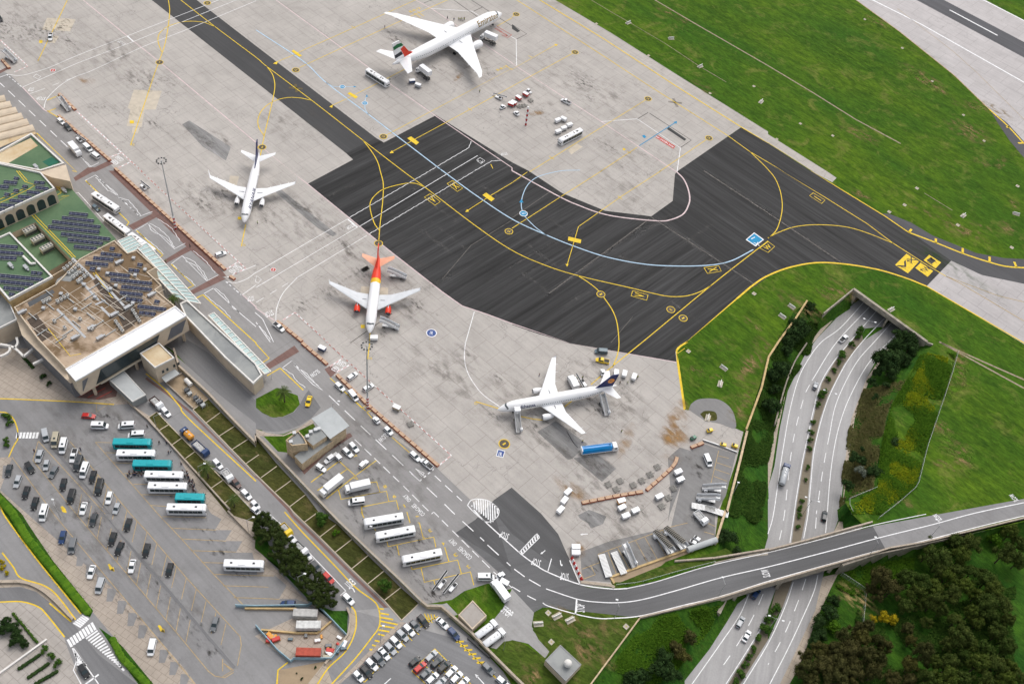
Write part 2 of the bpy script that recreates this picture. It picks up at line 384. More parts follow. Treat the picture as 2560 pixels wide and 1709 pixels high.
def terrain(name,rim,low,mat,step,base=0):
    xs=[p.x for p in rim]; ys=[p.y for p in rim]; x0,x1=min(xs)-3,min(max(xs)+3,330); y0,y1=max(min(ys)-3,20),max(ys)+3
    nx,ny=int((x1-x0)/step)+1,int((y1-y0)/step)+1; mb=MB(); vs=[];
    for j in range(ny+1):
        for i in range(nx+1):
            x,y=x0+i*step,y0+j*step; z=low_z(x,y,((rim,low),))
            if z is None: z=-.35
            elif z>CUT_Z: z+=.25*(noise.noise(Vector((x*.15,y*.15,0))))*min(1,-z)
            vs.append((x,y,z))
    fs=[]
    for j in range(ny):
        for i in range(nx):
            a=j*(nx+1)+i
            if all(vs[k][2]==-.35 for k in (a,a+1,a+nx+2,a+nx+1)): continue
            fs.append((a,a+1,a+nx+2,a+nx+1))
    mb.add(vs,fs); return mb.build(name,mat,kind='structure',smooth=True)
terrain('cutting_terrain',RIM_N,LOW_N,g3,1.5); terrain('valley_terrain',RIM_S,LOW_S,g3,1.8)
Z1,Z2,Z3,Z4,Z5,Z6=.01,.02,.03,.04,.05,.06
_ns=[0]
def sheet(name,s,mat,z,zz=0.0,smooth=False):
    _ns[0]+=1; z+=_ns[0]*.00007
    pts=T(s,zz) if isinstance(s,str) else s
    if smooth: pts=catmull(pts+[pts[0]],6)[:-1]
    return MB().poly(pts,z+zz).build(name,mat,kind='structure')
# ------------------------------------------------------------------ airside surfaces
sheet('apron','ov -900,-500 1100,-500 02 -300,-330 250,0 850,365 1500,790 2090,1160 1510,1560 12 1700,300 1500,900 22 1500,190 1572,620 1620,625 1760,720 1890,745 2040,790 2110,820 '
      '2040,1100 1880,1568 32 1850,240 1610,365 930,585 900,640 935,690 620,665 450,450 200,100 31 2250,200 1500,840 1250,700 480,0 21 0,860 200,690 20 2334,500 1500,30 '
      '10 1050,650 650,180 300,-250 00 330,1215 0,740 ov -900,-200',conc,Z1)
sheet('rubble_shoulder','02 -300,-330 250,0 850,365 1500,790 2090,1160 2334,1305 03 0,1305 415,1568 13 385,0 585,105 625,65 03 545,1568 0,1225 02 2334,1200 1500,680 900,300 390,0 -100,-320',rub,Z2)
sheet('taxi_strip','00 900,-400 1380,0 2334,750 01 0,750 820,1397 1090,1255 01 0,420 00 1790,0 1330,-400',asp_m,Z2)
sheet('taxiway','01 820,1397 885,1455 675,1568 11 470,120 1200,715 1700,1105 1880,1232 2100,1305 2334,1395 12 0,1402 250,1488 520,1568 22 440,0 1500,190 1490,90 1600,0 12 1580,1568 2050,1165 2334,967 '
      '13 0,965 200,882 440,843 700,855 1000,908 1250,985 1445,1052 1670,820 1340,590 1060,400 385,0 03 0,1307 02 2090,1162 1510,1560 12 1485,30 1465,275 1270,415 850,365 460,205 150,0 02 0,1480 01 1640,1052 1165,1300 1090,1255',asp_d,Z2)
sheet('taxiway_east','12 1485,30 1465,275 1270,415 1900,850 2200,1050 2334,967 13 0,965 200,882 440,843 700,855 1000,908 1250,985 1445,1052 1670,820 1340,590 1060,400 385,0 03 0,1307 02 2090,1162 1510,1560',asp_r,Z3)
sheet('taxiway_shoulder','13 1040,390 1100,390 1300,470 1500,590 1900,750 2150,795 2334,805 2500,800 2700,1200 2334,1030 1950,950 1670,820 1340,590',asp_s,Z3)
sheet('runway_entry','13 1445,1052 1670,820 1950,950 2334,1030 2900,1100 3000,2000 2280,1545',conc_l,Z2)
sheet('loop_shoulder','03 2020,1000 2100,1130 2200,1280 2334,1440 2600,1800 2600,1300 2334,1290 2180,1120',asp_s,Z3)
sheet('runway','03 500,-260 800,0 1200,290 1700,690 2020,1000 2180,1160 2334,1330 2700,1900 3600,1900 3600,700 2334,190 1960,-10 1500,-280',conc_l,Z2)
sheet('runway_centre_asphalt','03 900,-260 1350,0 2334,527 3400,1100 3400,930 2334,385 1600,0 1100,-270',mat_asphalt('runway_asphalt',.075,-A_RUN,.25,(1,1,1.1)),Z3)
sheet('airside_road','00 -400,300 0,640 100,690 400,1000 430,1020 560,1090 980,1470 10 1065,0 1400,360 1750,700 2080,1000 11 0,1250 160,1400 420,1568 21 440,0 720,320 1030,640 1240,860 1650,1150 2334,1800 31 2334,700 1500,850 1250,700 480,0 21 0,860 200,690 20 2334,500 1500,30 10 1050,650 650,180 300,-250 00 330,1215 230,1110 60,930 0,870 -500,450',asp_a,Z2)
sheet('tower_road','20 1480,20 1640,-60 1900,100 2334,540 21 0,600 60,650 150,690 240,690 350,640 400,570 450,480 480,440 590,600 500,700 400,760 300,800 200,820 100,815 0,795 20 2334,740 2000,480 1700,210 1560,60',asp_t,Z3)
sheet('tarmac_ramp','31 1820,190 2000,70 21 2170,1440 2334,1325 22 0,1330 265,1565 32 420,200 500,380 530,440 620,665 700,690 900,705 1000,700 1400,610 1950,440 2334,390 33 0,375 960,130 1075,345 0,635 32 2334,640 1200,955 900,965 600,935 340,870 280,870 200,915 0,715 31 2334,700 2200,540',asp_b,Z3)
sheet('access_road','33 955,130 2334,-120 3200,-290 3300,-150 2334,30 1075,345',asp_l,Z3)
sheet('ramp_patch','31 1820,190 2000,70 21 2170,1440 2334,1325 22 0,1330 265,1565 32 420,200 500,380 530,440 620,665 0,200 31 2160,-20 2334,560 2200,430',asp_k,Z4)
sheet('yard','32 620,365 880,270 1450,135 22 1580,1130 1540,1300 1440,1568 32 1420,100 22 1450,1400 1420,1060 1530,960 1620,990 1750,930 2040,1025 1950,1400 1850,1568 32 1850,240 1610,365 930,585 895,640 640,620',asp_y,Z2)
sheet('turning_circle','22 1610,620 1640,560 1720,520 1880,525 1990,600 2035,700 2030,790 1890,745 1760,715 1640,640',asp_y,Z3,smooth=True)
sheet('landscape_patch','22 1715,660 1760,630 1850,640 1870,700 1840,720 1780,715 1750,700',g2,Z4,smooth=True)
sheet('ramp_grass','32 1000,590 1500,480 1950,330 2050,400 1850,455 1300,590 950,690 930,640',g4,Z3)
sheet('pad_paving','31 900,900 1500,840 1700,840 1740,830 1850,930 1700,980 1980,1180 2150,1000 2250,880 2334,700 32 200,915 190,1080 350,1270 300,1330 150,1200 0,1165 31 2200,1250 1990,1200',mat_concrete('service_yard',.34,-A_TAXI,400,.3,.6,(1,.98,.96)),Z3)
sheet('corner_lawn','31 1740,830 1900,720 2100,655 2150,650 2250,800 2240,870 2180,940 1950,800 1840,935',g1,Z4)
sheet('depot_lawn','32 200,915 330,870 1165,965 720,1568 500,1568 300,1340 340,1270 240,1160 180,1040',g4,Z4)
sheet('depot_lawn','32 0,1170 60,1180 150,1230 310,1340 480,1540 500,1568 200,1640 0,1480 31 2334,1580 2150,1290 2260,1180',g4,Z4)
sheet('tower_lawn','21 0,520 190,420 380,490 400,570 340,640 240,685 130,685 0,600',g1,Z4)
sheet('tower_lawn','21 60,850 250,840 400,780 510,725 560,800 290,1010 200,1000',g1,Z4)
sheet('tower_path','21 0,795 100,830 250,850 400,780 510,700 530,740 400,805 250,860 60,860 0,860',pave,Z4)
sheet('tower_path','21 440,1210 650,1010 880,860 860,830 640,900 400,1150',redp,Z3)
# ------------------------------------------------------------------ landside
sheet('town_ground','ov -900,-100 00 -400,350 0,735 0,800 560,1600 10 2334,1500 21 0,300 200,690 20 1480,20 1700,210 2000,480 2334,740 21 0,860 480,1300 31 480,0 1250,700 1540,850 1950,1130 2334,1540 2334,2200 30 -1500,2200',asp_l,.004)
sheet('garden_ground','20 1360,690 1430,640 1530,740 1900,1110 2334,1568 31 0,-60 20,40 0,100 20 2080,1568 1760,1180',g2,Z2+.003)
sheet('garden_ground','20 1760,620 1895,520 2110,740 2334,960 21 0,880 180,1100 450,1390 31 570,0 740,110 1020,395 1320,690 1480,830 1330,990 1165,810 870,520 580,230 340,0 21 310,1510 0,1200 20 2334,1210',g2,Z3+.002)
sheet('hedge_ground','31 -10,330 0,60 250,560 500,820 700,900 840,900 830,1110 560,850 380,640',g3,Z3)
sheet('forecourt_asphalt','20 -900,520 0,520 650,550 1040,570 1150,660 1250,570 2334,1640 30 2334,200 31 0,400 520,830 800,1100 1100,900 1300,990 880,1440 1000,1568 400,2000 30 0,2200 -900,1700',asp_l,Z1)
sheet('terminal_plaza','20 -900,-100 0,60 300,60 750,470 1100,250 1250,560 1040,575 650,550 0,518 -900,518',pave,Z2)
sheet('service_road','20 1100,160 1500,60 1640,300 2334,1030 21 0,1080 300,1440 31 0,-150 400,240 700,540 900,720 1060,780 1130,900 1130,1020 1060,1120 870,1360 760,1568 560,1568 850,1230 910,1050 900,900 840,790 400,380 100,50 0,-30 20 2334,1480 1900,1080 1560,690 1230,320',asp_l,Z2)
sheet('pavement_walk','20 1150,540 1270,660 2334,1480 30 2334,200 31 0,330 480,830 840,1110 800,1160 640,1330 300,1360 -10,1130 560,860 380,800 370,790 210,790 280,670 170,575 10,575 30 2334,500 2300,370 2150,370 2210,265 2050,265 2115,165 1960,165 2020,65 20 1930,1568 1880,1500 1600,1000 1400,700',pave,Z2)
for i,s in enumerate(('2020,65 1870,55 1870,-20','2115,165 1960,155 1900,60','2210,265 2050,260 2000,160','2305,370 2150,365 2100,262')): pass
sheet('west_pavement','20 -700,1100 80,1050 110,1060 0,1350 30 1100,760 1680,1420 1790,1568 1400,1568 0,-90 20 0,1350 -700,800',pave,Z2)
sheet('hedge_strip','20 -700,1150 0,1370 200,1568 30 270,130 480,440 850,900 820,960 730,910 450,590 190,240 40,30 20 0,1500 -700,1250',g3,Z3)
sheet('hedge_strip','30 900,1050 1040,1150 1130,1240 1400,1568 1260,1568 1100,1350 990,1180',g3,Z3)
sheet('slip_road','30 -700,-300 0,60 200,230 350,450 600,760 740,915 680,960 300,640 200,600 190,600 0,340 -700,-100',asp_l,Z2)
sheet('ramp_down','30 -500,700 0,690 200,690 330,730 450,820 650,1000 700,1060 900,1300 1250,1568 900,1568 700,1240 580,1130 420,920 350,860 200,815 0,820 -500,830',asp_t,Z3)
sheet('kerb_walk','30 -500,620 0,620 230,615 400,670 520,760 680,960 650,1000 450,820 330,725 190,680 0,690 -500,700',pave2,Z4)
sheet('park_paving','30 -500,840 0,820 200,815 350,860 420,920 580,1130 620,1250 700,1450 900,1900 -500,1900',mat_concrete('pale_paving',.42,.5,3,.1,.4,(1,.92,.84)),Z2)
sheet('parking_bay_ground','31 200,1440 630,1360 700,1350 560,1568 480,1568 300,1640 180,1568',sand,Z3)
sheet('kerb_walk','31 700,1568 640,1400 860,1160 910,1050 900,900 850,820 870,880 860,1040 830,1120 610,1390 470,1568 640,1568',pave2,Z4)
sheet('staff_car_park','31 1300,1010 1500,880 1680,890 1950,1130 2334,1540 2334,2000 600,2000 780,1568 880,1440',mat_asphalt('staff_park_asphalt',.20,.3,.15),Z2)
sheet('staff_walk','31 1330,1000 1290,1010 780,1520 700,1568 760,1568 900,1450 1360,1010',pave,Z3)
# ================================================================== painted markings
Y=MB();YF=MB();WH=MB();PK=MB();BL=MB();BK=MB();RD=MB();BD=MB();BR=MB();NV=MB()
def mpoly(mb,s,z=Z6): mb.poly(T(s),z)
def circ(s,txt,rot=None,r=1.75,ring=Y,fill=BR,tx=Y,h=1.3,z=.07):
    c=P1(s); disc(fill,c,r*.86,z); disc(ring,c,r,z+.004,ri=r*.84)
    a=rot if rot is not None else A_TAXI+PI/2; d=Vector((math.cos(a),math.sin(a),0)); n=Vector((-d.y,d.x,0)); wd=.55*len(txt)
    q=c-d*wd/2-n*h/2; gtext(tx,txt,q,q+d*wd,h,z+.008)
# taxi centre lines
for s in ('00 1645,0 1960,245 2334,525 01 95,605 500,910 975,1280 1350,1568 11 1520,135 2000,500 2334,725 12 300,860 600,955 1050,1060 1300,1120 1440,1145 1590,1140 1720,1100 1815,1045',
 '12 2334,640 2100,820 1815,1045 1180,1568 22 920,220 720,390','13 0,615 70,550 110,450 130,330 115,200 70,80 10,0 02 2270,1480 2170,1385',
 '13 0,610 100,560 250,510 450,492 700,510 900,565 1140,660','12 600,955 700,1020 790,1095 870,1200 925,1290 960,1400 975,1568 22 960,120 915,235',
 '00 1535,0 1547,100 1535,230 1510,380 1480,480 1450,560 1400,700 1330,910 1190,1325','01 95,605 150,680 172,780 155,900 120,1050 75,1240 40,1420',
 '01 975,1280 1060,1390 1110,1480 1135,1568 11 1160,120 1155,280 1130,500 1120,630','11 1525,145 1450,115 1350,118 1170,165 1080,230 1040,300 1050,390 1080,480 1120,540',
 '01 500,915 400,895 280,892 150,930 60,1000 20,1080 25,1160 75,1240','00 1960,245 1850,205 1700,198 1550,235 1460,300 1440,370 1460,440 1475,475',
 '22 545,540 480,592','22 300,715 200,705 75,680','11 1040,1470 1035,1568 21 1018,160','21 2005,545 2210,608','10 2240,490 2200,690','00 615,0 540,160 345,560'):
    line(Y,s,.36,Z5,smooth=len(s.split())>4)
line(Y,'02 -200,-135 40,0 830,510 1220,765 1970,1240 2170,1385 2334,1480 03 145,1568 13 120,0 500,230 900,480 1140,660 1460,865 1620,960',.36,Z5)
line(YF,'13 1620,960 1760,1030 2334,1370',.36,Z5); line(YF,'13 1620,960 2100,1140 2334,1195',.3,Z5)
# stand lines
for s in ('01 1460,0 680,350 440,455 330,510 165,575','01 1750,0 1500,110 760,450 395,618','01 1400,610 1190,720 930,850 830,900 680,970','01 1190,1232 2334,625 02 0,635 395,412','01 2334,790 1820,1070 1450,1270 1235,1388',
 '02 0,790 550,490','02 160,1568 1215,915','11 2334,110 2150,220 1925,365','02 800,1568 1140,1345','12 820,0 440,240 0,525','02 1770,1275 1340,1568','12 1360,0 980,245 605,510 570,630 502,860','02 0,155 20,145','01 2334,165 2200,240','12 140,12 0,110'):
    line(Y,s,.28,Z5)
for s in ('155,583 200,560 190,590','668,975 700,955 695,985'): mpoly(Y,'01 '+s)
mpoly(Y,'01 1218,1398 1240,1372 1256,1396'); mpoly(Y,'11 1908,377 1925,350 1942,372'); mpoly(Y,'12 487,850 517,850 502,875'); mpoly(Y,'02 385,402 420,408 400,425')
for s,q in (('01 340,455 420,510 395,520 325,470','12'),('01 855,840 930,885 908,902 833,855','12'),('01 1415,1245 1488,1300 1460,1322 1378,1262','13'),('11 2098,200 2177,256 2145,280 2065,222','14'),('12 516,600 632,628 625,662 508,634','15'),
 ('13 1262,756 1375,828 1275,935 1158,858',''),('13 1468,766 1578,836 1527,890 1418,815',''),('13 1392,838 1505,914 1455,967 1342,886','')): mpoly(Y,s)
for a,b,t in (('13 1215,905','1300,850','V'),('13 1300,845','1355,812','X'),('13 1250,905','1210,880',''),('13 1490,850','1530,820','I'),('13 1450,925','1490,890','W')):
    if t: p,q=P1(a),P1('13 '+b); gtext(BK,t,p,q,2.6,.075)
for s in ('13 1205,885 1235,905 1200,880','13 1270,830 1300,820 1265,818','13 1385,905 1415,915 1395,890','13 1480,800 1510,815 1490,795'): mpoly(BK,s,.075)
for a,b in (('13 1255,895','1200,868'),('13 1320,850','1270,815'),('13 1440,925','1390,895'),('13 1540,840','1480,800'),('13 1500,860','1450,830')): line(BK,a+' '+b,.25,.075)
for s,t,rt in (('12 810,1125','1',PI*.75),('12 1448,1265','R',PI*.25),('12 1560,1343','1',PI*.75),('02 38,133','11',None),('02 575,478','12',None),('02 1240,902','13',None),('02 1795,1260','15',None),('01 363,640','12',None),('01 1162,1246','13',None),('01 57,1343','8',0),('00 1455,570','9',0),('11 1117,662','7',0),('12 -28,553','14',None),('00 1890,30','10',None)):
    circ(s,t,rt if rt is not None else A_TAXI+.3)
circ('21 2263,930','I',PI*.75,2.0); circ('12 105,390','14X',PI+.3,1.75,WH,BD,WH,1.1); circ('01 787,793','12X',PI*.0,1.4,WH,BD,WH,.9); circ('01 992,942','13X',0,1.4,WH,BD,WH,.9)
dk=MB(); 
# blue boxes and framed letters
mpoly(WH,'12 2130,628 2208,562 2298,628 2218,690',.07); mpoly(BD,'12 2142,628 2208,572 2285,628 2218,678',.076); gtext(WH,'X',P1('12 2245,650'),P1('12 2200,655'),2.2,.085); line(WH,'12 2215,605 2180,622',.4,.085)
for s in ('11 1792,90 1885,160 1835,190 1742,118','11 1588,210 1680,282 1632,315 1535,242','12 1750,883 1885,866 1908,915 1782,936','12 1100,1093 1240,1130 1228,1180 1085,1140','13 412,202 520,268 488,300 378,228','12 2334,645 2395,690 2334,745 2260,705'):
    p=T(s); line(Y,p+[p[0]],.28,.06)
for t,q in (('X','11 1792,90 1885,160 1835,190 1742,118'),('V','11 1588,210 1680,282 1632,315 1535,242'),('X','12 1908,915 1782,936 1750,883 1885,866'),('V','12 1100,1093 1240,1130 1228,1180 1085,1140'),('W','12 2334,645 2395,690 2334,745 2260,705')):
    p=T(q); c=sum(p,Vector())/4; n=(p[0]-p[1]); L=n.length; n.normalize(); d=Vector((n.y,-n.x,0)); wd=(p[2]-p[1]).length*.62; a=c-n*L*.31-d*wd/2; gtext(Y,t,a,a+d*wd,L*.62,.07)
line(Y,'13 420,232 485,275',.35,.07)
# edge lines
for s in ('02 -300,-330 250,0 850,365 1500,790 2090,1160 2334,1305 03 0,1302 415,1568 13 390,0 700,190 1060,410 1280,560','13 1445,1052 2334,1568','12 2050,1165 1580,1568 22 1600,0','22 1500,80 1510,200 1570,620'): line(Y,s,.55,Z5)
for s in ('13 1280,560 1530,655 1780,755 2010,830 2200,875 2500,888','13 1445,1052 1250,975 1000,900 700,850 440,838 200,880 0,955 12 2334,965 2200,1040 2050,1165','22 1600,0 1530,45 1500,80','03 2020,1000 2180,1145 2334,1310'): line(Y,s,.75,Z5,smooth=True)
line(Y,'22 1575,60 1505,110 1520,200 1580,610',.25,Z5)
for s in ('13 1308,532 1285,562','13 1530,617 1530,657','13 1775,705 1775,752','13 2020,783 2020,830','13 2245,830 2265,880','03 2172,1160 2200,1160','03 2280,1305 2325,1305'): line(Y,s,1.0,Z5)
# light blue
line(BL,'01 0,275 430,560 640,755 1020,1040 1290,1245 1650,1520 11 1700,0 2000,220 2334,440 12 300,580 560,685 860,785 1200,850 1500,868 1800,860 2000,820 2200,718',.5,Z5,smooth=True)
line(BL,'12 320,592 220,520 130,430 95,370 85,290 110,190 160,110 250,50 02 440,1560 620,1552',.35,Z5,smooth=True); mpoly(BD,'12 65,290 85,258 105,290')
line(BL,'01 640,755 700,790 770,793 900,793',.3,Z5); line(BL,'01 1025,1045 995,1000 990,930 1012,865',.3,Z5); mpoly(BD,'01 890,785 915,793 890,800'); mpoly(BD,'01 1000,885 1012,860 1020,885')
line(BD,'02 1160,1330 1490,1118',.4,Z5); mpoly(BD,'02 1470,1115 1505,1105 1500,1130'); mpoly(BD,'02 1185,1240 1205,1230 1225,1250 1205,1262')
line(WH,'21 1910,0 1900,150 1930,280 2000,400 2080,490 2220,590',.3,Z5,smooth=True); line(WH,'11 1990,1285 1910,1568',.3,Z5)
# pink restraint lines
for s in ('00 755,0 1220,380 1460,570 2334,1300 01 330,1568 11 310,0 470,120 1200,715 1700,1105 1880,1232 2100,1305 2334,1392 12 520,1568 22 440,0 1500,187','01 130,-30 200,15 620,320 1010,605 1240,780 1640,1060 2334,1530 12 0,0','01 1450,0 1600,80 2334,575 02 0,580 815,1110 1500,1568'): line(PK,s,.42,Z4+.004)
line(PK,'12 0,0 440,240 620,320 800,385 1000,425 1330,457 1450,445 1560,395 1610,310 1620,240 1600,150 1560,70 1490,0',.6,Z5,smooth=True)
for s in ('01 1600,80 1970,105 2200,250','02 -10,335 38,360 42,600','02 815,1110 1140,1085','02 1140,1085 1535,1350 1505,1568'): line(WH,s,.32,Z5)
# outlines of the service pits
for s in ('02 1145,1085 1240,1028','02 1255,1035 1635,1280 1540,1345','02 0,225 135,312 40,360','01 1800,0 2150,250','01 1960,0 2334,240','01 1530,30 1610,0','01 1985,105 2070,65'): line(BK,s,.3,Z5)
for s in ('02 1430,1160 1590,1270 1572,1285 1412,1178','02 0,225 75,285 50,298 0,265'): mpoly(BK,s)
mpoly(RD,'02 1325,1233 1490,1335 1470,1358 1308,1255'); gtext(WH,'MAX HEIGHT 4M',P1('02 1478,1338'),P1('02 1325,1242'),1.1,.075)
mpoly(RD,'01 2170,260 2305,330 2290,345 2180,290') if False else line(RD,'01 2190,240 2330,320 2295,345 2240,320',.3,Z6); gtext(RD,'MAX HEIGHT',P1('01 2300,325'),P1('01 2190,255'),1.2,.075)
# crossing lines on stands
for s in ('01 870,240 905,262','01 1930,985 1970,1010','11 2140,-60 2160,-20','12 965,230 1005,262','02 340,1425 385,1455','02 1045,1380 1085,1400','02 150,510 185,525','01 1440,120 1500,165','01 1470,105 1530,150','02 -60,600 0,640'): line(Y,s,.3,Z5)
gtext(Y,'B-8-12',P1('01 1410,118'),P1('01 1505,80'),1.5); gtext(Y,'B-8-12',P1('01 2205,650'),P1('01 2300,610'),1.5)
mpoly(Y,'02 1005,1360 1020,1350 1040,1362 1022,1375')
# white airside road lines
for s in ('00 70,680 190,690 350,650 480,605 700,510 1160,330','00 70,680 -300,820','00 270,857 350,830','00 400,990 430,900 550,780 690,700 850,640 1300,430 1720,265 2334,10','11 180,1370 190,1250 250,1110 380,970','10 2070,1010 2150,1020 2250,985 2334,925'): line(WH,s,.26,Z5,smooth=True)
for s in ('00 1160,330 1900,40 2000,0','00 205,797 700,580 1220,380 2160,0','11 380,970 1010,590','11 -2,930 835,440','11 -2,1065 925,515','10 2070,970 2334,860','00 350,1330 345,1330','10 2210,1130 2334,1040','11 940,510 1790,0'): line(WH,s,.26,Z5)
for s in ('11 850,430 1590,0','11 1030,580 2000,0','01 1570,1568 1940,1350','01 1980,1568 2150,1470 2230,1465','01 1940,1350 1965,1290'): line(WH,s,.24,Z5,wavy=True)
line(WH,'01 1770,1568 2020,1420',.26,Z5); p=T('01 2042,1437 2087,1467 2050,1493 2010,1462'); line(WH,p+[p[0]],.22,Z5); gtext(WH,'T-1',P1('01 2075,1470'),P1('01 2025,1460'),1.2)
for s in ('11 -5,1010 20,1022 50,990 5,955','00 330,678 372,700 348,725 305,700'): p=T(s); line(WH,p+[p[0]],.22,Z5)
line(WH,'00 1160,330 1220,385',.6,Z5); line(WH,'11 835,440 925,515',.6,Z5)
line(WH,'00 350,830 690,700',.22,Z5,dash=(3,3)); line(WH,'11 0,1200 380,970',.22,Z5,dash=(3,3)); line(WH,'00 60,680 205,800',.35,Z5,dash=(1,1)); line(WH,'10 2060,1010 2210,1140',.35,Z5,dash=(1,1))
line(PK,'00 205,797 400,1000 440,1025',.4,Z5); line(PK,'10 2210,1130 2334,1240 11 0,1255 180,1370',.4,Z5)
for s in ('00 700,1015 1110,1395 1300,1568 10 1280,0 2240,890 2140,940','11 245,1360 355,1290 660,1568 21 640,0 1780,1035 1670,1125','00 0,365 255,605 130,660','00 985,1440 1110,1393','00 1080,1530 1195,1475','21 675,225 790,150','21 740,275 865,205','10 2060,900 2170,830'): line(WH,s,.5,Z5); line(RD,s,.2,Z5+.004,dash=(1.2,1.2))
for t,a,b,h in (('STOP','00 1150,402','00 1092,368',1.6),('STOP','00 312,800','00 262,800',2.6),('STOP','00 420,888','00 345,880',2.2),('STOP','11 875,480','11 815,515',1.9),('STOP','11 143,1268','11 70,1295',2.6),('SLOW','21 560,250','21 483,300',1.9),('SLOW','21 1180,825','21 1105,890',1.9),
  ('KEEP','21 770,245','21 715,215',2.2),('CLEAR','21 830,195','21 755,165',2.2),('KEEP','10 2160,915','10 2115,885',2.0),('CLEAR','10 2215,890','10 2150,850',2.0),('STOP','10 2310,1140','10 2250,1150',2.4),('CLEAR','00 1135,1455','00 1080,1415',2),('KEEP','00 1090,1485','00 1040,1450',2),
  ('COACHES','21 1545,1568','21 1445,1470',1.5),('ONLY','21 1420,1440','21 1368,1385',1.5),('COACHES','31 1975,410','31 1865,310',1.6),('ONLY','31 1838,288','31 1785,235',1.6),('STOP','31 2312,200','31 2235,172',2.4),('STOP','32 268,440','32 190,415',2.6),('STOP','32 518,560','32 440,550',2.6),
  ('STOP','32 665,915','32 665,842',2.9),('STOP','31 2225,905','31 2305,970',2.6),('SLOW','33 75,590','33 5,525',2.4) if 0 else ('SLOW','33 25,590','33 0,520',2.6),('SLOW','33 1590,70','33 1535,10',2.0),('SLOW','23 2285,1445','23 2232,1382',2.0),('EXIT','31 860,602','31 800,655',2.6),('STOP','01 2285,1390','01 2225,1400',1.6)): gtext(WH,t,P1(a),P1(b),h)
circ('11 1600,1478','1R',0,2.0,WH,NV,WH,1.6); circ('11 158,902','5',0,1.1,WH,RD,WH,1.2); circ('00 483,643','5',0,1.2,WH,RD,WH,1.2)
mpoly(WH,'21 2203,978 2273,993 2253,1057 2187,1042'); mpoly(NV,'21 2209,985 2266,998 2249,1050 2194,1037',.066); gtext(WH,'1R',P1('21 2210,1040'),P1('21 2240,1045'),1.6,.075)
for s in ('10 2168,420 2200,420 2200,445 2168,445','11 955,1403 993,1403 993,1435 955,1435','00 1183,1100 1222,1100 1222,1128 1183,1128','00 358,368 388,368 388,395 358,395'): mpoly(Y,s)
for s in ('10 2215,670 2235,670 2235,685 2215,685','00 1200,1313 1222,1313 1222,1328 1200,1328','21 1035,145 1055,145 1055,160 1035,160','21 1995,550 2015,550 2015,570 1995,570'): p=T(s); line(Y,p+[p[0]],.2,Z5)
line(YF,'00 1225,1115 1290,1118',.25,Z5); line(YF,'00 390,382 435,385',.25,Z5)
# road dashes and bays
for s in ('00 -20,740 100,850 615,1340','21 665,490 1045,850','21 1090,890 1720,1480 31 1790,0 2080,265'): line(WH,s,.32,Z5,dash=(5.2,3.2))
for s in ('21 900,890 1100,1080 1330,1300 1600,1568 31 1620,0 2150,530','31 2165,545 2334,690'): line(WH,s,.28,Z5,dash=(3.2,1.6))
line(WH,'21 1490,1270 1620,1160',.5,Z5,dash=(1,1)); line(WH,'21 1630,1220 1900,1470',.3,Z5,dash=(3,2)); line(WH,'21 1455,1155 1530,1220',.35,Z5); line(WH,'21 1530,1195 1455,1155 1510,1225 1535,1195',.3,Z5); line(WH,'21 1415,1200 1490,1268',.3,Z5)
for s in ('31 2110,300 2320,490','32 20,520 115,590','32 155,615 260,675'): line(WH,s,.35,Z5,dash=(5,3.2))
line(WH,'32 310,700 600,795 800,822 1000,824 1200,795 1500,715 1900,600 2334,500 33 0,500 500,372 1025,232 1500,115 23 1880,1562 2334,1465',.32,.066,smooth=True)
line(WH,'32 0,680 90,735 170,778 250,818',.3,Z5,dash=(3,2)); line(WH,'32 280,828 340,860 600,935 780,968 920,968 1180,945 1560,850 1900,770 2334,632 33 0,635 500,492 1000,355 1370,275 1900,140 2334,35',.32,.066,smooth=True)
line(WH,'31 1985,-20 2090,90 2334,310 32 0,320 90,390 200,470 320,545 620,660 900,700 1050,697',.38,.066,smooth=True); line(WH,'32 1050,697 1300,640 1800,490 2334,370 33 0,370 500,245 960,120 1440,20',.25,.066,smooth=True)
line(WH,'32 590,795 578,935',.5,.066); line(WH,'32 525,440 620,660',.3,.066); line(WH,'32 360,425 325,548',.3,.066)
for a in range(13):
    t=a/12; y0=1440+ (abs(t-.45)**2)*160; 
    p=nat('21',1945+t*270,y0-0); 
for k in range(12):   # striped island at the end of the coach road
    x=1965+k*21; yt=1436+max(0,(k-4))**2*1.3+max(0,3-k)**2*6; yb=1500+k*17 if k<8 else 1650-(k-8)**2*9
    line(WH,[N(*nat('21',x,yt)),N(*nat('21',x+6,min(yb,1655)))],.42,.066)
line(WH,'21 1928,1490 1960,1445 2020,1432 2110,1445 2180,1490 2215,1540 31 2218,0 2190,55 2150,80 2100,90 1985,0 21 1928,1490',.3,.066,smooth=True)
line(WH,'32 62,372 215,208 240,210 250,235 90,390',.3,.066)
for k in range(8): line(WH,[N(*nat('32',80+k*21,352-k*22)),N(*nat('32',82+k*20+12,382-k*20))],.5,.066)
line(WH,'31 2262,880 2334,945',.45,Z5)
for s in ('32 303,350 265,382','32 440,440 445,480 456,492','32 625,205 690,200'): line(WH,s,.3,.066)
mpoly(WH,'32 258,384 285,380 270,365'); mpoly(WH,'32 445,480 462,492 458,475'); mpoly(WH,'32 620,205 645,195 640,215')
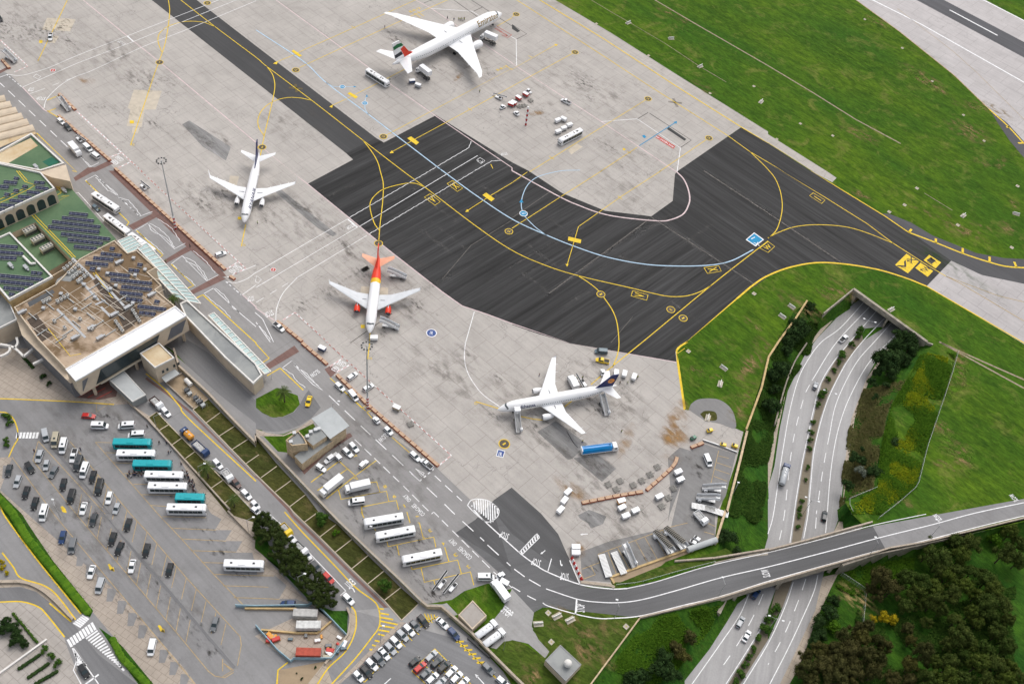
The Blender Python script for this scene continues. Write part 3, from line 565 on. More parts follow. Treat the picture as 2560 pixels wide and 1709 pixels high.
# bus lanes beside the terminal
for dx,dy in ((0,0),):
    for s in ('10 775,90 870,40 1180,330 1275,415 1390,372','10 1235,545 1345,480 1590,712 1690,660','10 1560,850 1660,775 1885,1005 1990,950','10 1860,1120 1945,1070','21 245,235 325,175 470,320 610,445 520,390 340,210 400,260','10 690,205 715,200 950,460','11 -10,1290 60,1350 160,1560','11 0,1380 130,1560','10 1950,1075 2180,1290 2334,1420','00 745,1440 820,1525 900,1485'): line(WH,s,.25,Z5)
    for s in ('10 880,45 900,75 1060,205 1080,245 1170,270 1240,350 1280,410','10 870,60 980,180 1030,200 1150,300 1230,380 1270,415','10 1350,485 1380,550 1490,600 1540,640 1580,700','10 1360,480 1440,520 1530,600 1590,700','10 1440,440 1560,520 1640,640','10 1670,780 1700,830 1780,860 1850,950 1880,1000','10 1680,790 1760,820 1860,930 1890,1000','10 1760,730 1870,820 1960,930','10 1960,1070 2050,1140 2120,1250 2180,1290','10 1870,1130 1960,1210 2030,1260 2100,1340','21 330,180 390,250 450,280 520,360 600,440','21 240,240 330,300 370,360 450,420','10 790,100 850,170','10 1250,560 1330,620 1420,690 1490,760','10 1580,860 1660,950 1730,990 1780,1050','11 10,1400 60,1450 130,1540','00 630,1320 740,1440 830,1520'): line(WH,s,.2,Z5,wavy=True)
for s in ('00 335,1215 700,1568 10 660,0','10 780,90 1175,470 1155,500','10 1245,545 1485,770 1420,810','10 1560,850 1765,1045 1700,1075','10 1850,1130 2334,1568 21 0,20 120,150 60,190','21 220,240 430,440','21 100,310 220,240','10 1850,1130 1790,1160','00 430,915 540,870','00 430,1020 510,990','00 560,1090 430,1010'): line(Y,s,.4,Z5)
for s in ('10 670,65 800,-30 920,-30 690,95','10 1170,500 1400,385 1435,420 1215,540','10 1440,850 1700,690 1755,720 1480,860','10 1725,1100 1990,950 2060,985 1740,1135','21 85,210 350,35 395,90 115,255','21 625,250 680,215 750,265 680,325','00 -30,660 90,600 95,620 -30,690','00 780,1568 990,1465 1040,1490 870,1568','10 990,0 1060,0 1440,370 1960,830 2065,960 2020,970 1700,690'): RD_P=None; sheet('red_crossing',s,redp,Z3+.003)
for s in ('21 760,1090 905,1220 1100,1080','21 905,1220 640,1430','21 760,1085 500,1280','21 830,1160 560,1355','21 750,1340 775,1435 1130,1370 1100,1275 1030,1285','21 960,1505 1210,1455 1190,1360 1015,1390','21 960,1505 970,1568','21 1210,1455 1280,1445 1300,1530','21 990,1500 1000,1500','21 675,330 1000,630','21 1010,640 1060,700','21 1010,640 1060,625','21 1240,870 1400,1010','21 800,450 965,605 1000,585','21 890,1240 930,1255 900,1215'): line(Y,s,.28,Z5)
for s in ('31 960,0 985,55','31 1080,150 1090,170','31 1375,0 1405,100','31 1190,250 1205,315 1620,228 1640,320','31 1475,98 1490,100 1525,240','31 1285,300 1305,395','31 1720,320 1758,450','31 1420,525 1838,437 1872,560','31 1415,500 1425,525','31 1505,510 1535,640 1955,545 1985,665','31 1620,620 1635,670','31 1755,450 1760,450','31 1525,230 1540,240'): line(Y,s,.28,Z5)
for t,a,b in (('7','21 885,1045','21 905,1060'),('6','31 1455,35','31 1455,48'),('3','31 1590,150','31 1565,165'),('4','31 1710,270','31 1690,280'),('3','31 1825,370','31 1795,385'),('2','31 1935,480','31 1915,495'),('8','21 1180,1300','21 1155,1315'),('9','21 1270,1390','21 1240,1400'),('1','21 1350,1480','21 1340,1485')): gtext(Y,t,P1(a),P1(b),1.2)
# yard bays
for s in ('32 785,385 1450,135 1600,100','32 640,520 800,460','32 785,385 800,460','32 870,345 950,560','32 960,320 1080,545','32 1050,290 1160,510','32 1125,260 1240,465','32 1210,230 1325,430','32 1295,195 1400,395','32 1375,165 1410,240','32 600,515 655,610','32 715,485 760,570','22 1885,990 1815,1285','22 1885,1040 1975,1060','22 1865,1100 2000,1145','22 1850,1160 1985,1205','22 1840,1225 1960,1270','32 1750,180 1840,205','32 1780,100 1850,130','32 655,610 760,570'): line(YF,s,.22,Z5)
# runway paint
line(WH,'03 700,-160 950,0 1400,225 2334,752 2900,1080',.9,Z5); line(WH,'03 1655,92 2092,325',.9,Z5); line(WH,'03 1700,-160 1960,0 2334,190 2900,480',.9,Z5); line(YF,'03 740,-60 800,0 1200,290 1700,690 2020,1000',.5,Z5); line(YF,'03 1180,80 1700,480 1900,660 2334,1090',.22,Z5)
# landside yellow lines
for s in ('20 -20,518 300,530 690,548 1040,572','20 160,900 160,800 120,700 60,650 0,640','20 80,1050 120,960 155,900','20 1330,290 1500,430 1640,590 1720,700 2334,1270','31 0,0 0,0','31 260,0 420,180 700,470 900,680 1060,800 1110,860 1130,950 1120,1050 1050,1150 900,1340 690,1568','31 870,860 905,910 915,1000 905,1080 870,1180 800,1290 660,1420 560,1568','30 20,370 120,500 190,600 400,670 520,760 690,980','30 0,-60 60,60 350,450 740,930','30 450,830 650,1000','30 0,820 200,818 350,865 430,940 590,1140','31 190,1568 200,1440 290,1370'): line(Y,s,.4,Z5,smooth=len(s.split())>4)
line(YF,'20 1000,560 880,640 880,570',.2,Z5)
for q in ('1120,880 1165,886','1130,922 1212,936','1138,960 1250,980','1140,995 1290,1025','1130,1035 1262,1056','1118,1075 1215,1090','1112,1112 1172,1126','1082,1170 1126,1180','1058,1212 1092,1220','1035,1250 1060,1256'): line(Y,'31 '+q,.5,Z5)

rk=MB()
for q_ in ('20 1330,330 1520,470 1740,645 2334,1240 21 0,1230 300,1530 31 330,30 560,250 850,540 1150,835 1310,1000',): line(rk,q_,.9,.028)
rk.build('red_kerb_band',redp,kind='structure')
sheet('red_forecourt','20 690,505 860,395 1000,365 1075,420 1060,500 900,530',redp,Z3); 
for q_ in ('20 720,500 900,400','20 800,510 960,420','20 880,520 1020,450'): line(RD,q_,.3,.05)

sm=MB()
for q_,w_ in (('12 340,1115 1250,440',.5),('12 1265,420 2230,1045',.45),('12 1750,0 2334,385 13 660,830',.6),('11 1700,985 1960,680 2334,450',.3),('12 0,430 350,190',.3),('11 860,1568 1240,1300',.3),('12 900,1568 1100,1330',.25)): line(sm,q_,w_,Z3+.008)
sm.build('paving_seam',M('seam_tar',(.13,.12,.11),.9,var=.45,scale=.8),kind='structure')
gh=MB()
for q_ in ('02 1425,928 1550,942','02 1470,898 1508,978'): line(gh,q_,1.3,Z4)
gh.build('ghost_marking',M('ghost_paint',(.26,.235,.21),.9,var=.3),kind='structure'); gh=MB()
for q_ in ('01 300,800 425,812','01 357,768 372,842'): line(gh,q_,1.2,Z4)
gh.build('ghost_marking',M('ghost_yellow',(.13,.105,.055),.9,var=.3),kind='structure')
# car park lines
for s in ('20 110,1050 490,1568 30 640,200 1110,760 1780,1568','20 350,905 300,1080 640,1500 30 680,0 880,240 1240,660 1620,1110 1900,1450 1960,1495 2050,1510 2130,1460','20 350,905 960,1568','20 640,910 1190,1568 30 1340,180 1700,600 2190,1135 2200,1210 2165,1400','20 870,915 1030,1100 1440,1568 30 1650,240 1950,570 2250,880'): line(YF,s,.22,Z5)
for s in ('20 870,915 1030,920','20 960,1010 1065,1012','20 1030,1100 1210,1108','20 1130,1200 1320,1200','20 1215,1297 1350,1300','20 1290,1392 1600,1398','20 1370,1490 1520,1500','30 1480,42 1880,52','30 1565,148 1970,165','30 1650,245 2060,265','30 1740,352 2150,365','30 1840,460 2060,465','30 1950,568 2334,580 31 165,582','30 2035,672 2334,680 31 112,685','30 2130,780 2334,785 31 215,795'): line(YF,s,.2,Z5)
for i in range(18):
    x,y=1015+(i-3)*90,150+(i-3)*104
    if i<12: line(YF,[N(*nat('30',x,y)),N(*nat('30',x-40,y+205))],.2,Z5)
    if i<14: line(YF,[N(*nat('30',x+235-90,y-70-104)),N(*nat('30',x+190-90,y+125-104))],.2,Z5)
for s in ('30 2040,1380 2130,1440 2030,1500','30 2060,1400 2110,1440','30 2030,1340 2030,1450'): line(YF,s,.25,Z5)
for s in ('20 560,1500 585,1520 600,1555','30 990,475 1030,530','30 1445,1035 1490,1085'): line(Y,s,.6,Z5)
mpoly(Y,'30 1005,530 1045,540 1035,500'); mpoly(Y,'30 1465,1090 1505,1100 1495,1060')
for s in ('30 985,475 1005,480 1045,545 1000,525','30 1440,1030 1465,1035 1505,1100 1460,1085','20 550,1500 575,1505 608,1560 570,1550'): mpoly(Y,s)
for i in range(7): line(WH,[N(*nat('20',165+i*30,825)),N(*nat('20',152+i*30,880))],.75,Z5)
for i in range(9): line(WH,[N(*nat('30',618+i*27,1160-i*19)),N(*nat('30',655+i*27,1228-i*19))],.7,Z6)
for i in range(6): line(WH,[N(*nat('30',670+i*4+i*12,1010-i*14)),N(*nat('30',740+i*14,1050-i*14))],.5,Z6)
for i in range(16): line(WH,[N(*nat('30',785+i*21,1155+i*18-(i>9)*(i-9)*3)),N(*nat('30',890+i*16,1080+i*22+max(0,i-3)*3))],.55,Z6)
for i in range(7): line(WH,[N(*nat('30',680+i*3,1270+i*20)),N(*nat('30',695+i*16,1300+i*16))],.5,Z6)
line(WH,'30 660,1240 700,1350 670,1440 740,1568',.3,Z6); line(WH,'30 670,1240 740,1340 900,1568',.3,Z6); line(WH,'30 780,1568 900,1480',.5,Z6)
line(WH,'20 2230,1420 2334,1530 31 0,80 130,-10',.01,Z6) if 0 else None
line(WH,'20 2020,1240 2334,1568',.25,Z6); line(WH,'31 100,0 260,140 820,720',.25,Z6); line(WH,'31 820,718 770,760',.25,Z6); line(WH,'31 490,470 530,430',.25,Z6); line(WH,'31 850,680 885,700 900,730',.3,Z6)
# staff park
for s in ('31 1660,950 1430,1090 1300,1210 990,1550','31 1630,1245 1420,1450 1550,1568','31 1630,1245 1960,1568','31 1505,1370 1660,1500','31 1570,1310 1850,1568','31 1620,960 2334,1660','31 2050,1380 2250,1568'): line(Y,s,.25,Z5)
for i in range(11): line(Y,[N(*nat('31',1600-i*62+10,1010+i*54)),N(*nat('31',1540-i*62+10,950+i*54+i*1.5))],.22,Z5)
for i in range(6): line(Y,[N(*nat('31',1822+i*38,1184+i*38)),N(*nat('31',1895+i*38,1178+i*38))],.55,Z5)
for i in range(4): line(Y,[N(*nat('31',1535+i*30,925+i*3)),N(*nat('31',1575+i*18,1010-i*12))],.35,Z5)
for i in range(7): line(Y,[N(*nat('31',1640+i*52-i*2,1255+i*52)),N(*nat('31',1560+i*52,1330+i*52))],.22,Z5) if i else None
mpoly(WH,'31 1995,1475 2030,1490 2010,1510'); line(WH,'31 2015,1495 2080,1568',.3,Z6); line(WH,'31 1230,1515 1170,1568',.3,Z6)
# worn bays cut into the west pavement
bay=MB()
for i in range(19):
    x=80+i*84.5; y=1185+i*99.5
    if i>9: x+= (i-9)*11; y+= (i-9)*12
    a=nat('20',x,y); q=[(-14,-16),(11,-15),(-2,17),(-17,17)]
    bay.poly([N(a[0]+p[0],a[1]+p[1]) for p in q],Z4)
bay.build('pavement_bay',asp_l,kind='structure')
md=MB(); line(md,'20 470,960 640,1150 1000,1568 30 930,0 1230,360 2140,1420',.75,.10); md.build('median_kerb',asp_t,kind='structure')
for mb,nm,mt in ((Y,'yellow_marking',yel_p),(YF,'faded_yellow_marking',yel_f),(WH,'white_marking',white_p),(PK,'pink_marking',pink_p),(BL,'pale_blue_marking',blue_p),(BK,'black_marking',black_p),(RD,'red_marking',red_p),(BD,'blue_marking',blue_s),(BR,'grey_marking',disc_p),(NV,'navy_marking',M('navy_sign_paint',(.05,.095,.28),.7))):
    mb.build(nm,mt,kind='structure')
# ------------------------------------------------------------------ motorway
MWL=T('13 620,1345',CUT_Z)+[_pa.lerp(_pb,.08),_pa.lerp(_pb,.08)+TUN,_pa.lerp(_pb,.5)+TUN,_pa.lerp(_pb,.5)]+T('13 850,1440 23 745,0 610,180 490,380 430,620 380,850 325,1100 275,1400 250,1568 33 255,0 215,290 75,690 0,890 32 2334,975 2210,1190 1970,1568 1700,1990 1150,1990 1550,1568 1800,1250 1960,1000 2060,830 2250,520 33 0,230 22 2334,1568 23 0,1330 60,1130 110,780 180,450 330,130 13 445,1530',CUT_Z)
MWR=[_pa.lerp(_pb,.52),_pa.lerp(_pb,.52)+TUN,_pa.lerp(_pb,.94)+TUN,_pa.lerp(_pb,.94)]+T('23 1110,30 980,180 900,330 760,700 700,1100 660,1568 33 600,180 500,590 430,900 200,1380 30,1750 -300,2200 -500,1990 32 2080,1568 2334,1165 33 140,850 215,640 305,240 345,0 23 350,1568 370,1350 405,1000 475,700 555,470 695,200 860,0 13 850,1560',CUT_Z)
MB().poly(MWL,CUT_Z).build('motorway',mway,kind='structure'); MB().poly(MWR,CUT_Z).build('motorway',mway,kind='structure')
rail_v=sheet('motorway_verge','13 600,1350 430,1545 23 320,110 170,430 95,780 40,1130 0,1350 22 2334,1450 2334,1150 2334,1000 23 0,900 50,720 130,420 330,70 13 480,1440',pave2,.02,CUT_Z)
sheet('motorway_verge','23 1110,30 900,330 760,700 700,1100 680,1568 33 600,180 700,150 760,90 700,0 23 690,1430 735,1080 790,700 930,330 1130,30',pave2,.02,CUT_Z)
sheet('motorway_verge','33 500,590 430,900 200,1380 -100,1990 -40,1990 300,1380 430,1000 560,720 640,560',pave2,.02,CUT_Z)
sheet('median_verge','13 870,1560 23 860,0 695,200 555,470 475,700 405,1000 370,1350 350,1568 33 305,240 215,640 140,850 0,1080 32 2334,1165 2080,1568 1900,1990 1700,1990 1970,1568 2210,1190 2334,975 33 75,690 215,290 23 250,1568 275,1400 325,1100 380,850 430,620 490,380 610,180 745,0 13 850,1440',mat_concrete('median_soil',.20,0,300,0,.9,(1,.85,.62)),.01,CUT_Z)
MW=MB(); q=CUT_Z
for s in ('13 880,1190 660,1430 23 490,0 380,140 280,330 200,620 150,900 110,1150 50,1568 33 0,200','32 2160,750 2070,950 1900,1200 1640,1568 1500,1760','13 990,1275 740,1568 23 600,180 480,380 415,620 365,850 312,1100 262,1400 238,1568 33 200,280','32 2334,950 2190,1190 1950,1568','13 1060,1345 850,1568 23 710,200 570,470 490,700 420,1000 385,1350 365,1568 33 325,240','33 230,640 160,850 10,1180 32 2334,1190 2110,1568','13 1210,1440 1090,1568 23 960,140 850,300 720,560 640,800 590,1050 560,1300 540,1568 33 525,190','33 455,575 420,720 330,930 180,1250 20,1560 -100,1800','13 925,1240 620,1568 23 400,355'): line(MW,s,.28,.02,smooth=True,zz=q)
for s in ('23 380,390 330,500 250,800 200,1100 150,1568 33 95,300','32 2290,745 2200,950 2060,1200 1860,1490','23 560,850 530,1000 495,1200 440,1568','33 345,610 280,800 160,1090 0,1390','33 440,50 430,210'): line(MW,s,.26,.02,smooth=True,dash=(4.2,4.2),zz=q)
line(MW,'13 1140,1370 960,1568 23 820,170 700,380 610,600 560,850',.26,.02,smooth=True,zz=q)
MW.build('motorway_marking',white_p,kind='structure')
# tunnel
tn=MB(); tn.poly([_pa+TUN*-.02,_pa+TUN,_pb+TUN,_pb+TUN*-.02],-1.3,-.01); tn.build('tunnel_cover',g1,kind='structure')
cw=M('weathered_concrete',(.36,.32,.26),.9,var=.35,scale=.6)
def wall(name,label,cat,s,h,th,mat,z=0.0,group=None,cap=None,base=None,smooth=False):
    pts=T(s,z) if isinstance(s,str) else s
    if smooth: pts=catmull(pts,5)
    l=offset(pts,th/2); r=offset(pts,-th/2); c=pts[0]; mb=MB(); z0=base if base is not None else z-.3
    for i in range(len(pts)-1): mb.loft([[(x.x-c.x,x.y-c.y,zz) for x in (l[i],r[i],r[i+1],l[i+1])] for zz in (z0,z+h)])
    if cap is None:
        o=mb.build(name,mat); o.location=(c.x,c.y,0); return tag(o,label,cat,group)
    t=thing(name,label,cat,(c.x,c.y,0),0,group); mb.build('wall_body',mat,t); l=offset(pts,th/2+.08); r=offset(pts,-th/2-.08); cm=MB()
    for i in range(len(pts)-1): cm.loft([[(x.x-c.x,x.y-c.y,zz) for x in (l[i],r[i],r[i+1],l[i+1])] for zz in (z+h,z+h+.12)])
    cm.build('coping',cap,t); return t
pt=thing('tunnel_portal','concrete tunnel portal where the two carriageways go under the taxiway','tunnel portal',tuple(_pa))
def rel(ps,c): return [Vector((p.x-c.x,p.y-c.y,p.z)) for p in ps]
def bar(mb,a,b,th,z0,z1):
    l=offset([a,b],th/2); r=offset([a,b],-th/2); mb.loft([[(x.x,x.y,z) for x in (l[0],r[0],r[1],l[1])] for z in (z0,z1)])
mb=MB(); a,b=rel([_pa,_pb],_pa); bar(mb,a,b,1.1,-1.5,.9); mb.build('headwall',cw,pt)
for f in (.5,):
    mb=MB(); bar(mb,a.lerp(b,.495),a.lerp(b,.515),1.5,CUT_Z-.3,-1.5); mb.build('pier',cw,pt)
for f0,f1 in ((0,.07),(.93,1)):
    mb=MB(); bar(mb,a.lerp(b,f0),a.lerp(b,f1),1.3,CUT_Z-.3,-1.5); mb.build('abutment',cw,pt)
dn=TUN*.96
for f in (.07,.505,.93):
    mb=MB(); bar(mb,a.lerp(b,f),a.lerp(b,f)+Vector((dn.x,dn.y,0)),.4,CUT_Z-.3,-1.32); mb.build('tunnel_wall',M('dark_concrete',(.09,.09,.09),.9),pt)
wall('retaining_wall','pale wing wall running from the tunnel portal to the corner of the stone wall','wall','13 775,1085 505,1305',.7,.5,cw,base=CUT_Z*.9)
wall('retaining_wall','sloping concrete wall between the tunnel mouth and the dark thicket east of it','wall','13 1445,1568 23 1500,30',.5,.5,cw,base=-3)
# bridge
bp=T('32 1790,470 1850,458 2334,348 33 0,358 330,275 950,98 1080,330 1000,365 500,500 0,648 32 2334,645 1900,783 1480,880 1160,962 1100,930 1500,700'); c0=bp[0]
br=thing('road_bridge','curving two lane road bridge crossing above the dual carriageway','bridge',tuple(c0))
bpp=rel(T('32 1830,460 2334,348 33 0,358 330,275 950,98 1100,325 1000,362 500,497 0,645 32 2334,642 1900,780 1790,800 1790,640'),c0); MB().poly(bpp,-1.35,-.03).build('deck',cw,br)
def para(s,h,th,name='parapet'):
    pts=rel(T(s),c0); 
    mb=MB(); l=offset(pts,th/2); r=offset(pts,-th/2)
    for i in range(len(pts)-1): mb.loft([[(x.x,x.y,z) for x in (l[i],r[i],r[i+1],l[i+1])] for z in (-1.3,h)])
    mb.build(name,pave2,br)
para('32 1480,455 1850,425 2334,345 33 0,352 330,268 945,97',.85,.5); para('32 1160,968 1480,892 1900,787 2334,650 33 0,652 500,507 1000,368 1100,335',.85,.5)
para('33 1100,335 1400,285 1900,165 2334,60 ov 2500,1150',.85,.5)
mb=MB()
for u in ('2334,700 2334,700',): pass
gp=rel(T('32 1900,787 2334,650 33 0,652 500,507 700,452'),c0)
for i in range(4): bar(mb,gp[i],gp[i+1],.9,-2.1,-1.3)
mb.build('girder',cw,br)
for s in ('33 170,330 130,620','33 660,200 610,470','32 2010,440 2060,740'):
    mb=MB(); p=rel(T(s),c0); bar(mb,p[0],p[1],1.0,CUT_Z-.2,-1.35); mb.build('pier',cw,br)
wall('retaining_wall','long stained retaining wall holding the access road above the wood','wall','33 680,480 1000,375 1400,292 1900,172 2334,67 ov 2500,1155',0,.8,cw,base=CUT_Z-.3)
wall('retaining_wall','short sloping abutment wall beneath the bridge beside the motorway verge','wall','32 1960,770 1895,905',-1.2,1.2,cw,z=-1.5,base=CUT_Z-.3)
# ================================================================== walls, kerbs and fences
wall('boundary_wall','long low limestone wall dividing the gardens from the coach parking yard','wall','20 1590,90 1640,250 1900,490 2110,715 2334,945 21 0,870 300,1180 640,1540 31 750,105 1040,385 1340,670 1500,830 1560,880 1690,885 1960,1120 2140,1305 2334,1500 2500,1660',2.0,.5,M('cream_stone',(.47,.40,.27),.9,var=.35,scale=.7),cap=pave2)
wall('boundary_wall','yellowish rubble wall along the edge of the thicket above the motorway','wall','13 350,1195 250,1350 90,1568 22 2334,150 2270,430 2200,620 2130,810',1.1,.7,stone_y)
wall('boundary_wall','pale wall closing the equipment yard off from the motorway slope','wall','22 2135,830 2070,1100 1950,1568 32 1940,0 1865,235 1850,300',1.3,.6,pave2,cap=stone)
wall('boundary_wall','low limestone wall between the coach park pavement and the planted beds','wall','20 1000,340 1150,540 1350,715 1700,1100 2100,1540 30 2080,0 2310,235',1.0,.45,pave2)
wall('boundary_wall','low cream wall curving beside the exit road','wall','31 830,880 860,960 850,1060 820,1150 630,1390',.9,.6,pave2,smooth=True)
wall('boundary_wall','narrow stone wall running down the lawn from the bridge to the picture edge','wall','32 1160,975 720,1568 600,1740',.8,.4,stone)
wall('boundary_wall','low pale wall on the upper verge of the motorway','wall','23 350,20 240,190 150,420 60,760',.8,.5,cw,z=-5.2,smooth=True,base=-6.6)
wall('parapet_wall','curved yellow edged parapet above the sunken ramp','wall','30 -300,650 0,645 230,650 390,720 520,830 670,985',.9,.8,pave2,smooth=True)
wall('crash_barrier','low concrete crash barrier along the staff car park edge','barrier','31 1930,1150 2130,1330',.9,.5,M('dark_concrete'))
wall('garden_wall','white garden wall in front of the hedge planters','wall','30 0,1475 430,1165',.7,.5,M('white_wall',(.72,.70,.66),.8))
wall('kerb_wall','thin limestone retaining kerb under the ramp lawn','wall','32 930,655 900,600 930,585 1390,420 1610,340',.5,.7,stone_y)
wall('kerb_wall','pale traffic island kerb at the end of the parked equipment rows','kerb','32 625,640 900,672 935,690',.35,.9,pave2)
gk=MB()
def gl(s): ribbon(gk,T(s),.28,.16)
for s in ('20 1760,620 1895,525','20 1880,740 2010,645','20 2000,860 2140,770','20 2120,980 2260,890','20 2245,1110 2360,1030','21 45,1240 190,1135','21 175,1370 320,1265','21 305,1505 450,1395','31 440,95 570,0','31 580,230 730,115','31 720,370 875,250','31 870,520 1025,395','31 1015,660 1165,540','31 1165,810 1320,690','31 1330,985 1480,840',
 '20 1760,620 2334,1210 21 310,1510 31 340,0 580,230 870,520 1170,810 1330,990','20 1430,640 1540,755 1760,980 2334,1560','20 1350,695 1430,640','20 1450,810 1540,755','20 1570,940 1655,880','20 1690,1065 1780,1000','20 1800,1200 1890,1130','20 1925,1335 2035,1260','20 2050,1470 2170,1380'): gl(s)
gk.build('garden_kerb',M('pale_kerb',(.55,.47,.36),.9),kind='structure')
def fence(label,s,h=2.0,z=0.0,step=3.0,col_=(.25,.27,.25)):
    pts=T(s,z); q=resample(pts,step); c=q[0]; t=thing('mesh_fence',label,'fence',tuple(c))
    fm=M('fence_metal',(.42,.44,.42),.5,metal=.3)
    pm=MB().tube((0,0,0),(0,0,h),.06,n=5).mesh('post',fm)
    for p in q[:95]:
        o=bpy.data.objects.new('post',pm); col.objects.link(o); o.parent=t; o.location=p-c
    if 'fence_mesh' not in MATS:
        g=G('fence_mesh'); g.out((.35,.38,.35),.6); g.b.inputs['Alpha'].default_value=.28
    r=MB(); r.path([tuple(p-c+Vector((0,0,h))) for p in q],.045,4); r.build('rail',fm,t)
    m2=MB(); m2.add([tuple(p-c) for p in q]+[tuple(p-c+Vector((0,0,h))) for p in q],[(i,i+1,i+1+len(q),i+len(q)) for i in range(len(q)-1)]); m2.build('mesh_panel',MATS['fence_mesh'],t)
fence('grey mesh fence separating the yellow flowered scrub from the open field','23 1720,110 1660,320 1560,620 1440,970 1400,1130 1350,1330 1180,1480 1000,1620')
fence('mesh fence around the dry grass patch beside the motorway','23 980,1345 710,1455 760,1568',1.8,-1.2)
fence('mesh fence enclosing the small dry clearing by the wood','33 660,580 880,725 850,1035',2.2,-6.0)
fence('green mesh fence on top of the long boundary wall','21 300,1180 640,1540 31 750,105 1040,385 1340,670 1500,830',1.4,2.0,3.0)
fence('galvanised guard rail along the upper lawn edge of the ramp','32 950,670 1150,650 1500,550 1850,460',.9,0,3.0)
# ================================================================== buildings
def bld(name,label,cat,s,z,wmat,rmat,pmat=None,ph=.8,pw=.45,base=0.0,group=None):
    pts=T(s,z); c=Vector((sum(p.x for p in pts)/len(pts),sum(p.y for p in pts)/len(pts),0)); t=thing(name,label,cat,tuple(c),0,group)
    q=rel(pts,c)
    if sum(a.x*b.y-b.x*a.y for a,b in zip(q,q[1:]+q[:1]))<0: q=q[::-1]
    MB().poly(q,base,z-.02).build('wall',wmat,t); MB().poly(q,z).build('roof',rmat,t)
    if pmat:
        mb=MB(); n=len(q); inn=[]
        for i in range(n):
            a,b,d=q[i-1],q[i],q[(i+1)%n]; e1=(b-a);e1.z=0;e1.normalize(); e2=(d-b);e2.z=0;e2.normalize(); n1=Vector((-e1.y,e1.x,0));n2=Vector((-e2.y,e2.x,0)); k=n1+n2; k=k/max(.35,k.length_squared/2) if k.length>1e-4 else n1
            inn.append(b+k*pw); q[i]=Vector((b.x,b.y,0))
        out=[b-(inn[i]-b).normalized()*.06 for i,b in enumerate(q)]
        for i in range(n):
            j=(i+1)%n; mb.loft([[(v.x,v.y,zz) for v in (out[i],inn[i],inn[j],out[j])] for zz in (z-.3,z+ph)])
        mb.build('parapet',pmat,t)
    return t,c
cream=M('cream_render',(.60,.50,.38),.85,var=.15,scale=.3); whit=M('white_roof',(.80,.80,.80),.7,var=.1,scale=.3); whw=MATS['white_wall']
def mat_roof(name,a,b,s=.12,lo=.4,hi=.6,d=(.1,.08,.06)):
    g=G(name); n=g.noise(s,7,None,.7,.4); m_=g.noise(s*6,5,None,.7); k=g.mix(g.ramp(n,[(lo,0.),(hi,1.)]),a,b); k=g.mix(g.ramp(m_,[(.58,0.),(.8,.5)]),k,d); return g.out(k,.9)
groof=mat_roof('green_roof',(.085,.15,.082),(.115,.185,.10),.08,d=(.06,.09,.05)); broof=mat_roof('brown_roof',(.17,.115,.065),(.44,.34,.25),.07,.46,.60,(.08,.06,.045)); sroof=mat_roof('sand_roof',(.50,.36,.20),(.62,.52,.36),.15,.35,.65,(.3,.2,.1)); gyroof=mat_roof('grey_roof',(.24,.25,.25),(.32,.33,.32),.1,d=(.12,.12,.12)); pgroof=mat_roof('pale_grey_roof',(.40,.42,.42),(.47,.49,.49),.1,d=(.3,.3,.3))
glass_d=M('dark_glass',(.03,.045,.05),.12,var=.2,spec=.6); glass_t=M('teal_canopy_glass',(.42,.55,.54),.25,var=.15,scale=.4,spec=.5); metal=M('grey_metal',(.42,.43,.44),.45,metal=.5); dmet=M('dark_metal',(.08,.085,.09),.5)
RZ=[0]
def rmark(t,c,s,z,wd=.25,mat=yel_p,name='walkway_marking'):
    mb=MB()
    for q in (s if isinstance(s,(list,tuple)) else [s]): RZ[0]+=1; ribbon(mb,rel(T(q,z),c),wd,z+.05+RZ[0]*.0006)
    mb.build(name,mat,t)
tA,cA=bld('terminal_wing','green roofed terminal wing with white parapet and an arcade of arches','building','10 -900,420 -900,-220 0,-60 375,22 505,168 0,398',15,cream,groof,whw,.7,.5)
rmark(tA,cA,['10 150,0 230,100 320,130 260,170 50,270 0,290','10 170,0 250,90','10 0,260 230,160'],15)
# arches on the arcade front
e0,e1=T('10 505,168 0,398',15); e1=e0+(e1-e0)*1.6; d=(e0-e1); L=d.length; d.normalize(); nrm=Vector((d.y,-d.x,0))
for k in range(13):
    cpt=e0-d*(2.6+k*4.15)-cA+nrm*.05; mb=MB(); pr=[(-1.55,0),(1.55,0)]+[(1.55*math.cos(PI*i/8),3.3+1.55*math.sin(PI*i/8)) for i in range(9)]
    mb.add([(cpt.x+d.x*u,cpt.y+d.y*u,8.6+v) for u,v in pr],[tuple(range(len(pr)))]); mb.build('arch_opening',glass_d,tA)
tB,cB=bld('terminal_hall','lower green roof of the terminal with rows of solar panels and a plant pit','building','10 -900,950 -900,400 0,398 520,180 600,140 650,160 1060,625 730,805 640,800 320,470 110,565 90,575 0,620',8.2,cream,groof,None)
rmark(tB,cB,['10 0,540 630,225 560,235','10 0,510 560,200 480,95','10 285,400 670,795','10 315,400 690,790','10 490,80 570,190'],8.2)
wall('terrace_wall','cream ledge wall running along the airside edge of the green roof','wall',T('10 440,70 650,190 1060,620',8.2),.9,1.0,cream,base=0)
bld('stair_tower','cream stair block with two dark windows at the corner of the terminal','building','00 370,1568 600,1500 10 640,95 470,60 375,22',12.5,cream,cream)
tP,cP=bld('plant_enclosure','sunken green plant enclosure with chillers between the terminal roofs','enclosure','10 110,565 320,470 640,800 430,925',5.2,cream,groof)
wall('plant_screen_wall','pale screen wall around the chiller pit','wall',T('10 110,565 320,470 640,800 420,925',8.2),.6,.4,cream,base=5.2)
tC,cC=bld('terminal_block','white edged green roofed block with solar panels above a yellow stone front','building','10 -900,900 0,610 95,568 485,972 85,1185 0,1085 -900,200',11.5,stone_y,groof,whw,.7,.55)
